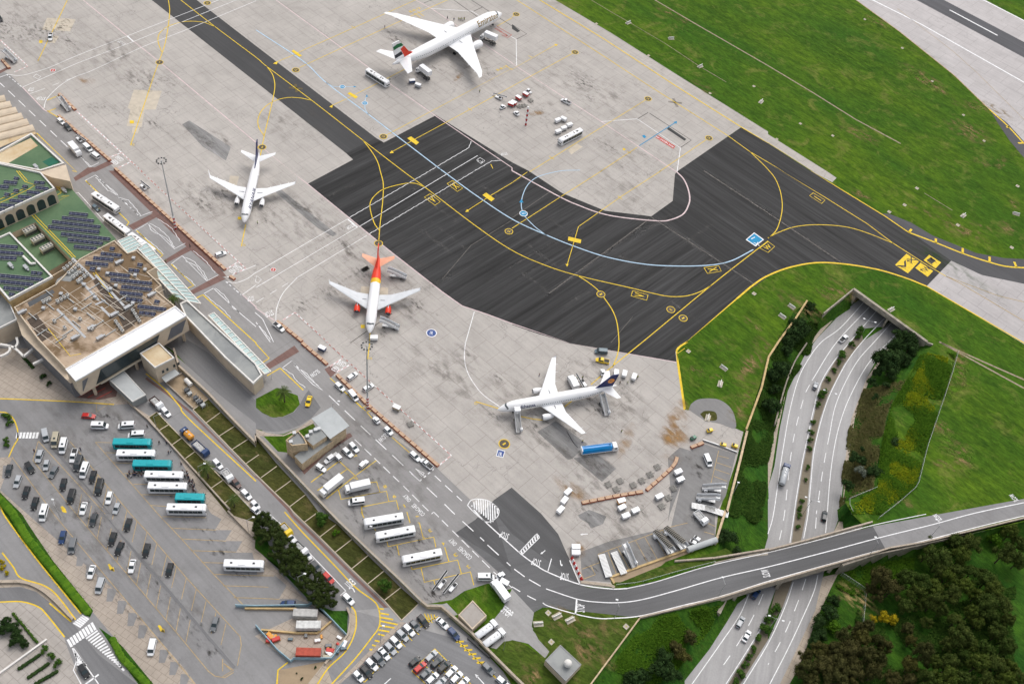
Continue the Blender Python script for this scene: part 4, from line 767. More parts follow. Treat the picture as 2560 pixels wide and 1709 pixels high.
tD,cD=bld('terminal_building','brown roofed terminal hall cluttered with pipes, ducts and air conditioners','building','10 130,1250 510,1040 730,808 1045,640 1165,755 1250,730 1425,890 1350,930 1475,1050 1420,1090 1600,1240 20 600,250 345,-20',10.2,cream,broof,cream,.5,.35)
tr=[]
for k in range(15): tr.append('10 %d,%d %d,%d'%(230+k*72,1345+k*30-(k%3)*8,560+k*62,1010+k*18))
rmark(tD,cD,['10 %d,%d %d,%d'%(380+k*75,1440+k*5-k*52,20*0+640+k*75,1568-k*52) for k in range(12)]+['10 %d,%d %d,%d'%(260+k*95,1400-k*58+k*0,380+k*95+170,1560-k*58+60) for k in range(10)]+['10 560,1060 1180,1568','10 720,990 1330,1500','10 1050,900 1400,1230','10 900,700 1500,1200','10 240,1360 900,960','10 300,1450 1000,1040','10 450,1568 1400,980','10 640,1568 1500,1080','10 850,1568 1560,1190'],10.2,.16,M('pipe_paint',(.62,.55,.46),.8),'pipe_run')
rmark(tD,cD,['10 850,930 1030,1160','10 870,925 1050,1145','20 440,-120 640,130 740,110'],10.2,.2)
rmark(tD,cD,['10 660,795 760,890 860,990','10 870,950 1130,1230','10 520,1260 780,1520','10 730,1000 900,1180','10 870,1220 960,1180','10 920,1240 1010,1330'],10.2,.8,metal,'cable_tray')
tF,cF=bld('terminal_frontage','long white roofed frontage box with a slanted glass front','building','10 1600,1235 1700,1322 20 690,362 597,252',13,cream,whit,whit,.3,.4,base=5.2)
# glazed band and windows of the frontage
f0,f1=[v for v in T('20 690,362 10 1700,1322',13)]; d=(f1-f0).normalized(); nn=Vector((d.y,-d.x,0)); L=(f1-f0).length
def quadf(t,c,u0,u1,z0,z1,sk0,sk1,mat,name):
    v=[f0+d*(u0*L)+nn*.08,f0+d*(u1*L)+nn*.08]; mb=MB(); mb.quad((v[0].x-c.x+d.x*sk0,v[0].y-c.y+d.y*sk0,z0),(v[1].x-c.x-d.x*sk1,v[1].y-c.y-d.y*sk1,z0),(v[1].x-c.x,v[1].y-c.y,z1),(v[0].x-c.x+d.x*2,v[0].y-c.y+d.y*2,z1)); mb.build(name,mat,t)
d_keep=d; L_keep=L
quadf(tF,cF,.16,.74,6.1,11.9,-1,3,glass_d,'glazed_front'); quadf(tF,cF,.80,.99,6.6,11.6,-.5,2.5,M('grey_panel',(.16,.165,.18),.4),'window_panel')
quadf(tF,cF,-.0,.10,6.6,11.6,1.,3,MATS['grey_panel'],'window_panel')
mb=MB(); 
for a in range(20):
    p=f0+d*(L*(.17+.57*a/20)); q=f0+d*(L*(.17+.57*(a+1)/20)); 
    bar(mb,p-cF+nn*.5,q-cF+nn*.5,.1,5.4,6.0)
mb.build('railing',M('cream_rail',(.55,.5,.4),.7),tF)
bld('terminal_facade','grey banded side wing below the corner of the frontage roof','building','10 130,1290 230,1290 20 345,-20 600,255 690,362 640,380 560,300 300,40 200,-60',8,MATS['grey_panel'],cream)
bld('passenger_pier','long low pier building with grey roof and white parapet beside the bus lanes','building','10 1640,1215 1710,1185 2334,1760 21 60,310 0,365 20 2310,390 2050,150 10 1690,1330',6.2,cream,gyroof,whw,.6,.5)
def canopy(label,s,z,rib=10):
    pts=T(s,z); c=pts[0]; t=thing('glass_canopy',label,'canopy',(c.x,c.y,0)); q=rel(pts,c); MB().poly(q,z-.12,z).build('glass_roof',glass_t,t)
    a,b,e,f=q[0],q[1],q[2],q[3]; rb=MB()
    for k in range(rib+1):
        u=k/rib; bar(rb,a.lerp(b,u),f.lerp(e,u),.28,z+.01,z+.2)
    for p0,p1 in ((a,b),(f,e)): bar(rb,p0,p1,.35,z-.3,z+.22)
    rb.build('roof_rib',whw,t)
    for k in range(0,rib+1,3):
        for p in (a.lerp(b,k/rib),f.lerp(e,k/rib)): MB().tube((p.x,p.y,0),(p.x,p.y,z),.12,n=6).build('column',whw,t)
canopy('pale glass canopy over the bus stop nearest the three apron buses','10 1075,640 1165,755 1300,690 1200,585',4.6,5)
canopy('long pale glass canopy with white ribs beside the brown roof','10 1250,700 1720,1190 1830,1210 1340,660',4.6,16)
canopy('short glass canopy filling the recess beside the brown roof','10 1400,930 1600,1150 1720,1190 1480,900',4.3,6)
canopy('narrow glass canopy along the airside flank of the pier','10 1900,1340 2334,1740 2390,1700 1945,1318',4.6,14) if 0 else canopy('narrow glass canopy along the airside flank of the pier','20 1900,-240 21 80,295 135,270 20 1950,-265',4.2,15)
t,c=bld('utility_block','small cream block with four little windows and a sandy flat roof','building','20 1275,110 1450,12 1592,150 1412,242',8.6,cream,sroof,whw,.4,.35)
w0,w1=T('20 1412,242 1592,150',8.6); dd=(w1-w0).normalized(); nw=Vector((dd.y,-dd.x,0))
for u in (2.0,3.6,6.2,7.8):
    p=w0-c+dd*u+nw*.05; mb=MB(); mb.quad(*[(p.x+dd.x*a_,p.y+dd.y*a_,z_) for a_,z_ in ((0,4.2),(.8,4.2),(.8,5.7),(0,5.7))]); mb.build('window',glass_d,t)
bld('loading_canopy','plain white roofed passage box on the road side of the terminal','building','20 985,335 1110,243 1330,482 1208,548',3.6,gyroof,pgroof,whw,.15,.2)
bld('lean_to_roof','small tilted grey canopy beneath the cream utility block','canopy','20 1470,325 1588,243 1640,290 1510,370',3.2,metal,pgroof,None,base=2.9)
bld('plant_annexe','dark roofed annexe with ducts at the lower edge of the terminal','building','10 -300,1100 0,1080 85,1190 160,1360 0,1440 -300,1500',8,cream,gyroof,whw,.5,.4)
t,c=bld('market_hall','cream hall with a row of ridged vault roofs','building','00 -900,500 0,875 60,930 240,1120 335,1218 0,1345 -900,1500',9,cream,sroof)
for k in range(6):
    a,b=T('00 %d,%d %d,%d'%(-160+k*10-100,960+k*70-0,20+k*52+30,900+k*54),9); a-=c;b-=c; mb=MB(); dd=(b-a);dd.z=0;dd.normalize(); n_=Vector((-dd.y,dd.x,0)); mb.loft([[(p.x+n_.x*2.2*math.cos(PI*i/6),p.y+n_.y*2.2*math.cos(PI*i/6),9+1.1*math.sin(PI*i/6)) for i in range(7)] for p in (a,b)]); mb.build('roof_vault',cream,t)
t,c=bld('terminal_terrace','sandy roof terrace behind a white parapet with a dark loading gap','building','00 -900,1700 -900,1450 0,1385 290,1225 590,1500 375,1568 10 0,-60 -600,-200',10.5,cream,groof,whw,.8,.6)
MB().poly(rel(T('00 -300,1568 0,1390 280,1260 345,1330 40,1510',10.5),c),10.53).build('sand_deck',sroof,t); MB().poly(rel(T('00 385,1475 470,1432 545,1475 450,1520',10.5),c),10.53).build('green_panel',M('deep_green',(.01,.12,.07),.6),t); MB().poly(rel(T('00 -300,1470 0,1345 275,1225 275,1255 0,1375 -300,1500',10.6),c),10.55,10.6).build('dark_gap',dmet,t)
# small buildings
t,c=bld('control_house','stone control house with stepped roofs and a broad grey metal canopy','building','21 272,905 385,815 432,868 470,940 330,955',7.5,stone,gyroof,stone,.6,.3)
for nm,s,z,wm,rm in (('upper_storey','21 430,870 555,762 645,860 520,945',6.6,stone,gyroof),('lower_storey','21 350,1040 470,950 640,870 700,900 500,1050 420,1112',4.2,stone,gyroof),('metal_canopy','21 505,700 690,592 852,765 675,885',6.8,metal,pgroof)):
    q=rel(T(s,z),c); MB().poly(q,0 if nm!='metal_canopy' else 6.55,z).build(nm,[wm,rm],t) if 0 else MB().poly(q,0 if nm!='metal_canopy' else 6.55,z,0,1).build(nm,[wm,rm],t)
MB().poly(rel(T('21 590,760 690,680 820,770 680,870',6.5),c),0,6.5).build('front_room',stone,t)
for s in ('21 595,950 610,940','21 625,930 640,920','21 560,975 575,965'):
    a,b=rel(T(s,3),c); mb=MB(); bar(mb,a,b,.2,1.6,3.2); mb.build('window',glass_d,t)
mb=MB(); 
for k in range(10): a=rel(T('21 480,1020 650,880',3),c); p=a[0].lerp(a[1],k/9); mb.box(p.x-.5,p.x+.5,p.y-.25,p.y+.25,.4+k*.4,.5+k*.4)
mb.build('outdoor_stair',dmet,t)
for i,s in enumerate(('21 340,900 365,890','21 500,840 520,825','21 545,810 565,800','21 460,875 480,862','21 395,850 410,842')):
    a,b=T(s,7.5 if i in (0,4) else 6.6); 
bld('substation','square pale roofed substation beside the corner lawn','building','31 1845,938 1975,806 2104,945 1972,1070',3.0,cream,mat_roof('beige_flat_roof',(.33,.30,.27),(.38,.35,.32),.2,d=(.22,.2,.18)),cream,.2,.3)
t,c=bld('radar_hut','flat grey roofed hut with a white radome on its roof','building','32 302,1352 440,1210 633,1390 490,1542',3.4,cream,gyroof,M('grey_edge',(.3,.3,.3),.7),.15,.25)
p=P1('32 503,1395',3.4)-c; MB().tube((p.x,p.y,3.4),(p.x,p.y,4.1),.8,n=14).build('radome_base',metal,t); MB().sphere((p.x,p.y,4.7),1.25,16,10).build('radome',whw,t,smooth=True)
# solar arrays
def solar(label,s,z,grp):
    a,b=T(s,z+.5); L=(b-a).length; a_=math.atan2(b.y-a.y,b.x-a.x); n=max(1,round(L/1.75)); t=thing('solar_array',label,'solar panels',tuple((a+b)/2-Vector((0,0,.5))),a_,grp)
    g=MATS.get('solar_cells')
    if not g:
        gg=G('solar_cells'); tc=gg.node('ShaderNodeTexCoord'); br=gg.node('ShaderNodeTexBrick'); br.offset=0; br.inputs['Scale'].default_value=1; br.inputs['Brick Width'].default_value=.9; br.inputs['Row Height'].default_value=.8; br.inputs['Mortar Size'].default_value=.05; br.inputs['Color1'].default_value=(.018,.022,.06,1); br.inputs['Color2'].default_value=(.03,.035,.085,1); br.inputs['Mortar'].default_value=(.25,.27,.32,1); gg.link(tc.outputs['Object'],br.inputs[0]); g=gg.out(br.outputs[0],.3,spec=.4)
    cs,sn=math.cos(R(25)),math.sin(R(25))
    pn=MB().box(-.84,.84,-.5,.5,-.02,.02,M_=Matrix.Translation((0,0,.75))@Matrix.Rotation(R(22),4,'X')); key=('pnl',)
    if 'pnl' not in PROTO: PROTO['pnl']=pn.mesh('panel',g)
    for k in range(n):
        o=bpy.data.objects.new('panel',PROTO['pnl']); col.objects.link(o); o.parent=t; o.location=(-L/2+(k+.5)*L/n,0,0)
    MB().box(-L/2,L/2,-.75,-.65,0,.45).box(-L/2,L/2,.6,.7,0,1.05).build('support_frame',metal,t)
SA=[('on the arcaded green roof wing',15,'10','35,105 155,115|0,146 80,154|310,108 410,117|325,155 440,170|245,195 365,208|165,237 290,247|88,273 210,285|5,313 135,325|-60,350 50,362|200,143 250,152|120,180 170,189|35,215 90,225|125,70 170,77'),
 ('on the lower green roof',8.2,'10','630,390 800,407|565,430 855,462|475,467 915,517|440,512 905,562|555,577 1003,627|615,630 937,667|675,692 880,712'),
 ('on the white edged green roof block',11.5,'10','-60,685 160,700|-60,738 210,760|-60,788 150,800|280,930 385,942|-60,952 390,995|-60,1003 305,1040|30,1068 220,1085|75,1125 135,1133'),
 ('on the brown terminal roof',10.2,'10','1000,710 1045,716|915,757 1110,777|850,797 1035,815|780,842 985,860|815,892 870,899|1250,857 1300,864|1170,907 1270,917|960,937 1185,962|1005,992 1385,1032|1105,1057 1385,1087|1095,1112 1300,1133|1145,1168 1300,1187|1405,1192 1455,1200|1255,1237 1515,1267|1265,1293 1420,1311')]
ORD=['first','second','third','fourth','fifth','sixth','seventh','eighth','ninth','tenth','eleventh','twelfth','thirteenth','fourteenth','fifteenth','sixteenth','seventeenth','eighteenth','nineteenth','twentieth']
def osfx(n): return ORD[n] if n<20 else '%dth'%(n+1)
for nm,z,tl,ss in SA:
    for k,q in enumerate(ss.split('|')): solar('%s row of solar panels %s, from the top'%(osfx(k),nm),tl+' '+q,z,'solar panel rows '+nm)
def mk_ac():
    t=thing('air_conditioner','x','air conditioner'); MB().rbox(-.6,.6,-.45,.45,.15,1.25,.05).build('casing',M('ac_grey',(.55,.55,.52),.6),t); m_=MB(); disc(m_,Vector((0,0,0)),.36,1.27); m_.build('fan',dmet,t); MB().box(-.55,.55,-.4,-.3,0,.15).box(-.55,.55,.3,.4,0,.15).build('feet',dmet,t); return t
def mk_ch():
    t=thing('chiller','x','chiller'); MB().rbox(-2.3,2.3,-1.1,1.1,.3,2.5,.06).build('casing',M('chiller_cream',(.55,.53,.45),.6),t)
    for i in range(4):
        for j in (-.5,.5): m_=MB(); disc(m_,Vector((-1.7+i*1.13,j*1.05,0)),.42,2.53); m_.build('fan',dmet,t)
    MB().box(-2.2,2.2,-1.15,-1.1,.5,1.5).build('grille',dmet,t); return t
def mk_vent():
    t=thing('roof_ventilator','x','roof ventilator'); MB().rbox(-.45,.45,-.45,.45,0,.8,.04).build('housing',pgroof,t); MB().rbox(-.6,.6,-.6,.6,.8,1.0,.05).build('cowl',metal,t); return t
def mk_duct():
    t=thing('roof_duct_unit','x','air handling unit'); MB().rbox(-2,2,-1,1,.3,1.9,.05).build('casing',metal,t); MB().rbox(2,3.2,-.5,.5,.5,1.4,.05).build('duct',pgroof,t); return t
for i,s in enumerate(('10 280,570','10 355,650','10 435,730')): place('ch',mk_ch,P1(s,5.2),A_TAXI+PI/2,['topmost','middle','lowest'][i]+' of three large cream chillers in the sunken green pit','chillers in the pit')
acs=[(590+((k//4)*42)+(k%4)*28,905+(k//4)*38-(k%4)*22) for k in range(16)]+[(400+k*28,1205-k*14) for k in range(3)]+[(530+k*30,1200-k*18) for k in range(4)]+[(1215+k*20,1285+k*32) for k in range(4)]+[(1060+k*20,1385+k*28) for k in range(4)]+[(595,1440),(735,1360),(840,1450),(500,1380)]
for k,(x,y) in enumerate(acs): place('ac',mk_ac,P1('10 %d,%d'%(x,y),10.2),A_TAXI,'small pale air conditioner unit standing on the brown terminal roof','air conditioners on the brown roof')
for k,(x,y) in enumerate([(1220,805),(1325,910),(1235,960),(905,905),(985,945),(1010,1085),(1215,1215),(870,1160),(770,1045),(690,1270),(730,1005),(1060,1055),(400,1260),(560,1130)]): place('vent',mk_vent,P1('10 %d,%d'%(x,y),10.2),0,'small white boxed ventilator on the brown terminal roof','roof ventilators')
for x,y,l in ((1085,845,'grey square plant unit near the notch of the brown roof'),(1380,1140,'grey plant unit between solar rows on the brown roof'),(1040,1320,'grey flat unit by the cable trays'),(835,1440,'boxy grey unit near the white frontage roof'),(915,1530,'pale plant box against the white frontage roof'),(685,1530,'grey unit at the lower end of the brown roof'),(200,1300,'grey unit at the corner of the brown roof'),(1165,1255,'small grey unit beside the cable tray crossing')): place('duct',mk_duct,P1('10 %d,%d'%(x,y),10.2),A_TAXI+PI/2,l,None,.62)
for x,y,z,l in ((240,890,11.5,'small pale box unit on the white edged green roof'),(100,870,11.5,'long low vent unit on the white edged green roof'),(585,185,8.2,'white roof hatch box below the arcade'),(330,1540-1568,10.5,'white plant boxes on the green terrace')): place('duct',mk_duct,P1('10 %d,%d'%(x,y),z),A_TAXI,l,None,.6)
for k,(x,y) in enumerate([(400,380),(350,840),(500,830),(545,810),(470,870),(575,800),(320,920)]): place('vent',mk_vent,P1('21 %d,%d'%(x,y),7.5 if k in (1,6) else 6.6),.4,'grey boxed ventilator crowded on the control house roof','control house ventilators') if k else None
# white duct elbow on the green block
mb=MB(); q=T('10 215,790 285,860 330,855',11.5); mb.path([tuple(p-q[0]+Vector((0,0,.7))) for p in q],.45,8); o=mb.build('roof_duct',whw); o.location=q[0]; tag(o,'white elbow shaped duct on the white edged green roof','duct')
# plaza arches and planting by the terminal
for i,(s,l) in enumerate((('20 0,20 80,35 140,60 215,130','curved white canopy beam over the plaza'),('20 130,60 160,10 150,-40','short white canopy strut near the curved beam'),('20 215,130 300,60 330,40','white beam joining the terminal and the plaza canopy'),('20 0,130 50,110 85,80 90,40','small curved white beam at the frame edge'),('20 300,200 400,150 430,130','white frame around the dark plaza bay'))):
    wall('canopy_beam',l,'beam',T(s,5),.5,.7,whw,z=4.6,base=4.2,smooth=True)

# more roof plant and supports
rnd=random.Random(21)
def mk_pipe():
    t=thing('x','x','x'); MB().tube((-2.2,0,.35),(2.2,0,.35),.16,n=7).build('pipe',pgroof,t); MB().box(-2,-1.8,-.2,.2,0,.3).build('bracket',metal,t); MB().box(1.8,2,-.2,.2,0,.3).build('bracket',metal,t); return t
for k,(x,y) in enumerate([(300,1330),(380,1480),(460,1240),(540,1340),(640,1180),(620,1480),(700,1400),(790,1240),(830,1330),(900,1400),(960,1200),(1010,1480),(1100,1330),(1130,1160),(960,1080),(860,1060),(760,940),(820,1150),(450,1120),(560,1540)]):
    o=place('rpipe',mk_pipe,P1('10 %d,%d'%(x,y),10.2),A_TAXI+(PI/2 if k%2 else 0)+.1,'pale horizontal pipe section lying on the brown terminal roof','roof pipe sections'); o.name='roof_pipe'; o['category']='pipe'
MB().poly(rel(T('10 500,1040 560,1000 640,1010 720,950 700,880 520,990',10.2),cD),10.217).build('dark_membrane',gyroof,tD); MB().poly(rel(T('10 250,1200 480,1080 500,1110 270,1240',10.2),cD),10.222).build('dark_pit',dmet,tD)
MB().poly(rel(T('10 240,1350 330,1300 480,1500 380,1560',10.2),cD),10.212).build('dark_membrane',M('dark_roof_felt',(.085,.065,.05),.9,var=.3),tD); MB().poly(rel(T('10 900,950 1180,1140 1290,1350 1200,1400 960,1180 850,1010',10.2),cD),10.212).build('dark_membrane',MATS['dark_roof_felt'],tD)
MB().poly(rel(T('10 1080,1330 1180,1290 1230,1400 1140,1460',10.2),cD),10.217).build('dark_membrane',MATS['dark_roof_felt'],tD)
d=d_keep; L=L_keep
for u in (.12,.3,.5,.7,.95):
    p=f0+d*(L*u)-nn*1.2-cF; MB().box(p.x-.4,p.x+.4,p.y-.4,p.y+.4,0,5.2).build('pillar',cream,tF)
# ================================================================== aircraft
ac_w=M('aircraft_white',(.83,.83,.83),.3,var=.03,scale=.2,spec=.5,coat=.3); ac_g=M('wing_grey',(.60,.62,.64),.4,var=.08,scale=.5); ac_l=M('light_wing',(.80,.81,.82),.35,var=.06,scale=.4); tyre=M('tyre',(.03,.03,.03),.8); alu=M('bare_metal',(.6,.6,.6),.3,metal=.8); gold=M('gold_lettering',(.30,.20,.06),.5); navy=M('navy_paint',(.010,.018,.10),.35,var=.05); ac_red=M('aircraft_red',(.74,.045,.015),.35,var=.1,scale=.4); ac_yel=M('aircraft_yellow',(.80,.48,.02),.35); ac_or=M('aircraft_orange',(.80,.30,.03),.4); ac_grn=M('aircraft_green',(.01,.16,.05),.4); ac_blk=M('aircraft_black',(.012,.018,.03),.4); salm=M('salmon_tailplane',(.78,.40,.26),.4)
def aircraft(name,label,loc,rz,L,r,zc,wing,engine,fin,hst,winglet=0,nwin=44,win_x=None,fus=None,wmat=None,hmat=None,emat=None,dens=.1,fz=1.0):
    t=thing(name,label,'airliner',loc,rz); fusm=fus or [(1e9,0)]
    st=[(0,.02,-.35),(.2*r,.24,-.33),(.6*r,.46,-.28),(1.2*r,.68,-.2),(2*r,.86,-.1),(2.9*r,.97,-.02),(3.6*r,1,0)]
    x0,x1=3.6*r,L-7.4*r; n=26
    st+=[(x0+(x1-x0)*k/n,1,0) for k in range(1,n+1)]
    for q,s_,dz in ((6.3,.97,.03),(5.2,.89,.10),(4.1,.78,.20),(3.0,.63,.32),(2.0,.46,.42),(1.1,.30,.50),(.4,.18,.55),(0,.08,.57)): st.append((L-q*r,s_,dz))
    NS=28
    def fp(x,a,off=0.0):
        for (xa,sa,da),(xb,sb,db) in zip(st,st[1:]):
            if xa<=x<=xb: u=(x-xa)/(xb-xa+1e-9); s_=sa+(sb-sa)*u; d_=da+(db-da)*u; break
        else: s_,d_=st[-1][1:]
        q=s_*r+off; return (-x,q*math.cos(a),zc+d_*r+q*math.sin(a)*fz)
    f=MB(); f.loft([[fp(x+1e-6,2*PI*i/NS) for i in range(NS)] for x,_,_ in st])
    mats=[ac_w]; o=None
    if fus:
        mats=[ac_w]+[m_ for _,_,m_ in fus]
        for k,fc in enumerate(f.f):
            cx=-sum(f.v[i][0] for i in fc)/len(fc)
            for j,(xa,xb,m_) in enumerate(fus):
                if xa<=cx<xb: f.mi[k]=j+1
    f.build('fuselage',mats,t,smooth=True)
    def foil(sts,side,mat,nm,vert=False):
        rings=[]
        for y,le,te,z,th in sts:
            c=le-te; ring=[(0,0),(.06,.55),(.3,1),(.65,.6),(1,.06),(.65,-.25),(.3,-.5),(.06,-.4)]
            rings.append([(le-u*c,side*y,z+v*th*.5) for u,v in ring])
        if side<0: rings=[q[::-1] for q in rings]
        return MB().loft(rings).build(nm,mat,t,smooth=False)
    for sd in (1,-1):
        w_=foil(wing,sd,wmat or ac_l,'wing')
        a,b=wing[0],wing[-1]
        for u in (.38,.62,.82):
            y=a[0]+(b[0]-a[0])*u; m_=[s for s in wing if s[0]<=y][-1]; nx=wing[wing.index(m_)+1]; k=(y-m_[0])/(nx[0]-m_[0]); te=m_[2]+(nx[2]-m_[2])*k; z=m_[3]+(nx[3]-m_[3])*k
            MB().tube((te+1.6,sd*y,z-.25),(te-.9,sd*y,z-.15),.16,.05,6).build('flap_fairing',wmat or ac_l,w_)
        sm=MB(); m0,m1=wing[0],wing[1]; sm.quad(*[(m0[2]*.6+m0[1]*.4+dx,sd*(m0[0]+dy),m0[3]+.55*m0[4]+.06) for dx,dy in ((0,1.2),(-.35,1.2),(-.35,3.6),(0,3.6))]); sm.build('spoiler_gap',M('panel_gap',(.25,.26,.28),.5),w_)
        if winglet:
            y,le,te,z,th=wing[-1]; MB().loft([[(le,sd*y,z),(le-.3,sd*(y+.05),z),(te,sd*y,z),(le-.3,sd*(y-.08),z)],[(te+.6-winglet*.3,sd*(y+winglet*.28),z+winglet),(te+.4-winglet*.3,sd*(y+winglet*.3),z+winglet),(te-winglet*.35,sd*(y+winglet*.28),z+winglet),(te+.4-winglet*.3,sd*(y+winglet*.26),z+winglet)]]).build('winglet',wmat or ac_w,t)
        foil(hst,sd,hmat or ac_l,'tailplane')
        ey,ex,el,er,ez=engine; em=emat or ac_w; pr=[(0,.86),(-.12,1),(-.3,1.04),(-.55,1.0),(-.8,.82),(-1,.62)]
        e=MB(); e.loft([[(ex+q*el,sd*ey+er*k*math.cos(2*PI*i/16),ez+er*k*math.sin(2*PI*i/16)) for i in range(16)] for q,k in pr],cap=False); en=e.build('engine',em,t,smooth=True)
        e=MB(); e.loft([[(ex+q*el,sd*ey+er*k*math.cos(2*PI*i/16),ez+er*k*math.sin(2*PI*i/16)) for i in range(16)] for q,k in ((0,.87),(-.02,.8),(-.15,.78))],cap=False); e.build('intake_ring',alu,en)
        e=MB(); e.tube((ex-.16*el,sd*ey,ez),(ex-.15*el,sd*ey,ez),er*.8,n=16); e.build('fan',dmet,en); MB().tube((ex-.16*el,sd*ey,ez),(ex-.04*el,sd*ey,ez),er*.3,.02,10).build('spinner',ac_g,en)
        MB().tube((ex-.8*el,sd*ey,ez),(ex-1.25*el,sd*ey,ez),er*.5,er*.15,12).build('exhaust_cone',alu,en)
        zz=[s for s in wing if s[0]<=ey][-1]; MB().box(ex-1.1*el,ex-.25*el,sd*ey-.15,sd*ey+.15,ez+er*.7,zz[3]+.1).build('pylon',wmat or ac_w,t)
        g=MB(); gx=wing[0][2]*.8+wing[0][1]*.2; gy=r*1.75; g.tube((gx,sd*gy,wing[0][3]),(gx,sd*gy,.6),.18,n=6); gr=g.build('main_gear',ac_g,t)
        for k in ((-.9,.9) if L>60 else (0,)):
            for yy in (-.45,.45): MB().tube((gx+k*1.4,sd*gy+yy-.2,.58),(gx+k*1.4,sd*gy+yy+.2,.58),.57,n=12).build('wheel',tyre,gr)
    gx=-L*.135 if L<60 else -6; g=MB().tube((gx,0,zc-r*.7),(gx,0,.4),.14,n=6).build('nose_gear',ac_g,t)
    for yy in (-.3,.3): MB().tube((gx,yy-.12,.4),(gx,yy+.12,.4),.4,n=10).build('wheel',tyre,g)
    F=fin['pts']; th=fin.get('th',.36)
    fb=MB(); n=len(F); fb.add([(x,-th/2,z) for x,z in F]+[(x,th/2,z) for x,z in F],[tuple(range(n)),tuple(range(2*n-1,n-1,-1))]+[(i,(i+1)%n,(i+1)%n+n,i+n) for i in range(n)]); fo=fb.build('tail_fin',fin['mat'],t)
    for nm,m_,pts in fin.get('marks',()):
        mb=MB()
        for sd in (-1,1): mb.add([(x,sd*(th/2+.012),z) for x,z in pts],[tuple(range(len(pts)))])
        mb.build(nm,m_,fo)
    def patch(mb,x0_,x1_,a0,a1,nx=2,na=3,off=.02):
        vs=[fp(x0_+(x1_-x0_)*i/nx,a0+(a1-a0)*j/na,off) for j in range(na+1) for i in range(nx+1)]
        mb.add(vs,[(j*(nx+1)+i,j*(nx+1)+i+1,(j+1)*(nx+1)+i+1,(j+1)*(nx+1)+i) for j in range(na) for i in range(nx)])
    for k in range(6):
        mb=MB(); a=PI/2+(k-2.5)*.34; xx=1.25*r+abs(k-2.5)*.10*r; patch(mb,xx-.05,xx+.30*r,a-.145,a+.145,2,2,.03); mb.build('cockpit_window',glass_d,t)
    wx=win_x or (4.2*r,L-7*r)
    for sd in (0,1):
        for k in range(nwin):
            x=wx[0]+(wx[1]-wx[0])*k/(nwin-1); a=.20 if sd==0 else PI-.20; mb=MB(); patch(mb,x-.14,x+.14,a-.09*2/r,a+.09*2/r,1,1,.02); mb.build('passenger_window',glass_d,t)
        for x in (2.9*r,L-7.3*r if L<60 else L*.5) + ((L*.26,) if L>60 else ()):
            a=.12 if sd==0 else PI-.12; mb=MB(); patch(mb,x-.45,x+.45,a-.42*2/r,a+.42*2/r,1,4,.012); mb.build('door',M('door_outline',(.66,.67,.69),.4),t)
    def text(s,xa,xb,amid,h,mat,side,off=.035,nm='lettering'):
        vs,fs=textgeo(s); bm=bmesh.new(); vv=[bm.verts.new((v.x,v.y,0)) for v in vs]
        for q in fs:
            try: bm.faces.new([vv[i] for i in q])
            except ValueError: pass
        for y in (.2,.4,.6,.8): bmesh.ops.bisect_plane(bm,geom=bm.verts[:]+bm.edges[:]+bm.faces[:],plane_co=(0,y,0),plane_no=(0,1,0))
        bm.verts.index_update(); mb=MB(); da=h/r
        mb.add([fp(xa+(xb-xa)*v.co.x,(amid-da/2+da*v.co.y) if side>0 else PI-(amid-da/2+da*v.co.y),off) for v in bm.verts],[tuple(v.index for v in q.verts) for q in bm.faces]); bm.free(); mb.build(nm,mat,t)
    t['_']=0; del t['_']
    return t,text,patch
# widebody with red, green and black fin
def m777():
    F=[(-59.5,7.9),(-63,9.3),(-69.2,18.3),(-73.4,18.3),(-71.2,8.6)]
    def at(u,v):  # u: 0 leading edge..1 trailing, v: 0 root..1 tip
        z=8.6+(18.3-8.6)*v; le=-62-(69.2-62)*v; te=-71.2-(73.4-71.2)*v; return (le+(te-le)*u,z)
    W_=lambda v0,v1,u0=.0,u1=1.0,s=.06:[at(u0,v0),at((u0+u1)/2,v0+s),at(u1,v0+s*.2),at(u1,v1+s*.2),at((u0+u1)/2,v1+s),at(u0,v1)]
    marks=[('red_band',ac_red,[(-59.7,8.0),at(0,.12),at(0,.60),at(.42,.50),at(.42,.02),(-66,7.9)]),('green_band',ac_grn,[at(.0,.82),at(.5,.86),at(1,.80),at(1,.60),at(.5,.64),at(.0,.62)]),('black_band',ac_blk,[at(.44,.36),at(1,.30),at(1,.10),at(.44,.14)])]
    t,text,patch=aircraft('airliner','large white twin engined airliner with gold lettering and a red, green and black fin',(-30.70,447.49,0),R(53.543),73.0,3.1,5.3,
      [(2.6,-24.5,-39.8,4.2,1.7),(9.8,-30.2,-40.6,5.0,1.1),(29.2,-44.0,-47.2,6.9,.4),(32.4,-47.6,-49.2,7.3,.15)],(9.7,-24.8,6.6,1.95,3.0),dict(pts=F,mat=ac_w,marks=marks,th=.5),[(.8,-62.5,-69.5,7.4,.8),(10.7,-70.6,-73.4,8.3,.3)],0,44,(12,60))
    for s,x0,x1 in ((-1,19.5,5.6),(1,5.6,19.5)): text('Emirates',x0,x1,.72,3.1,gold,-1 if s<0 else 1)
    for s,x0,x1 in ((-1,21.5,18.0),(1,18,21.5)): text('airline',x0,x1,.8,1.0,gold,-1 if s<0 else 1) if 0 else None
    return t
m777()
def narrow(name,label,loc,rz,L,dx,**k):
    return aircraft(name,label,loc,rz,L,1.98,3.85,[(1.4,-10.9-dx,-18.9-dx,3.0,.9),(6.3,-14.2-dx,-19.0-dx,3.5,.55),(17.0,-21.0-dx,-22.6-dx,4.7,.2)],(5.75,-10.6-dx,4.0,1.12,2.0),
        hst=[(.5,-(L-6.6),-(L-1.7),5.0,.45),(6.2,-(L-2.3),-(L-.6),6.0,.2)],**k)
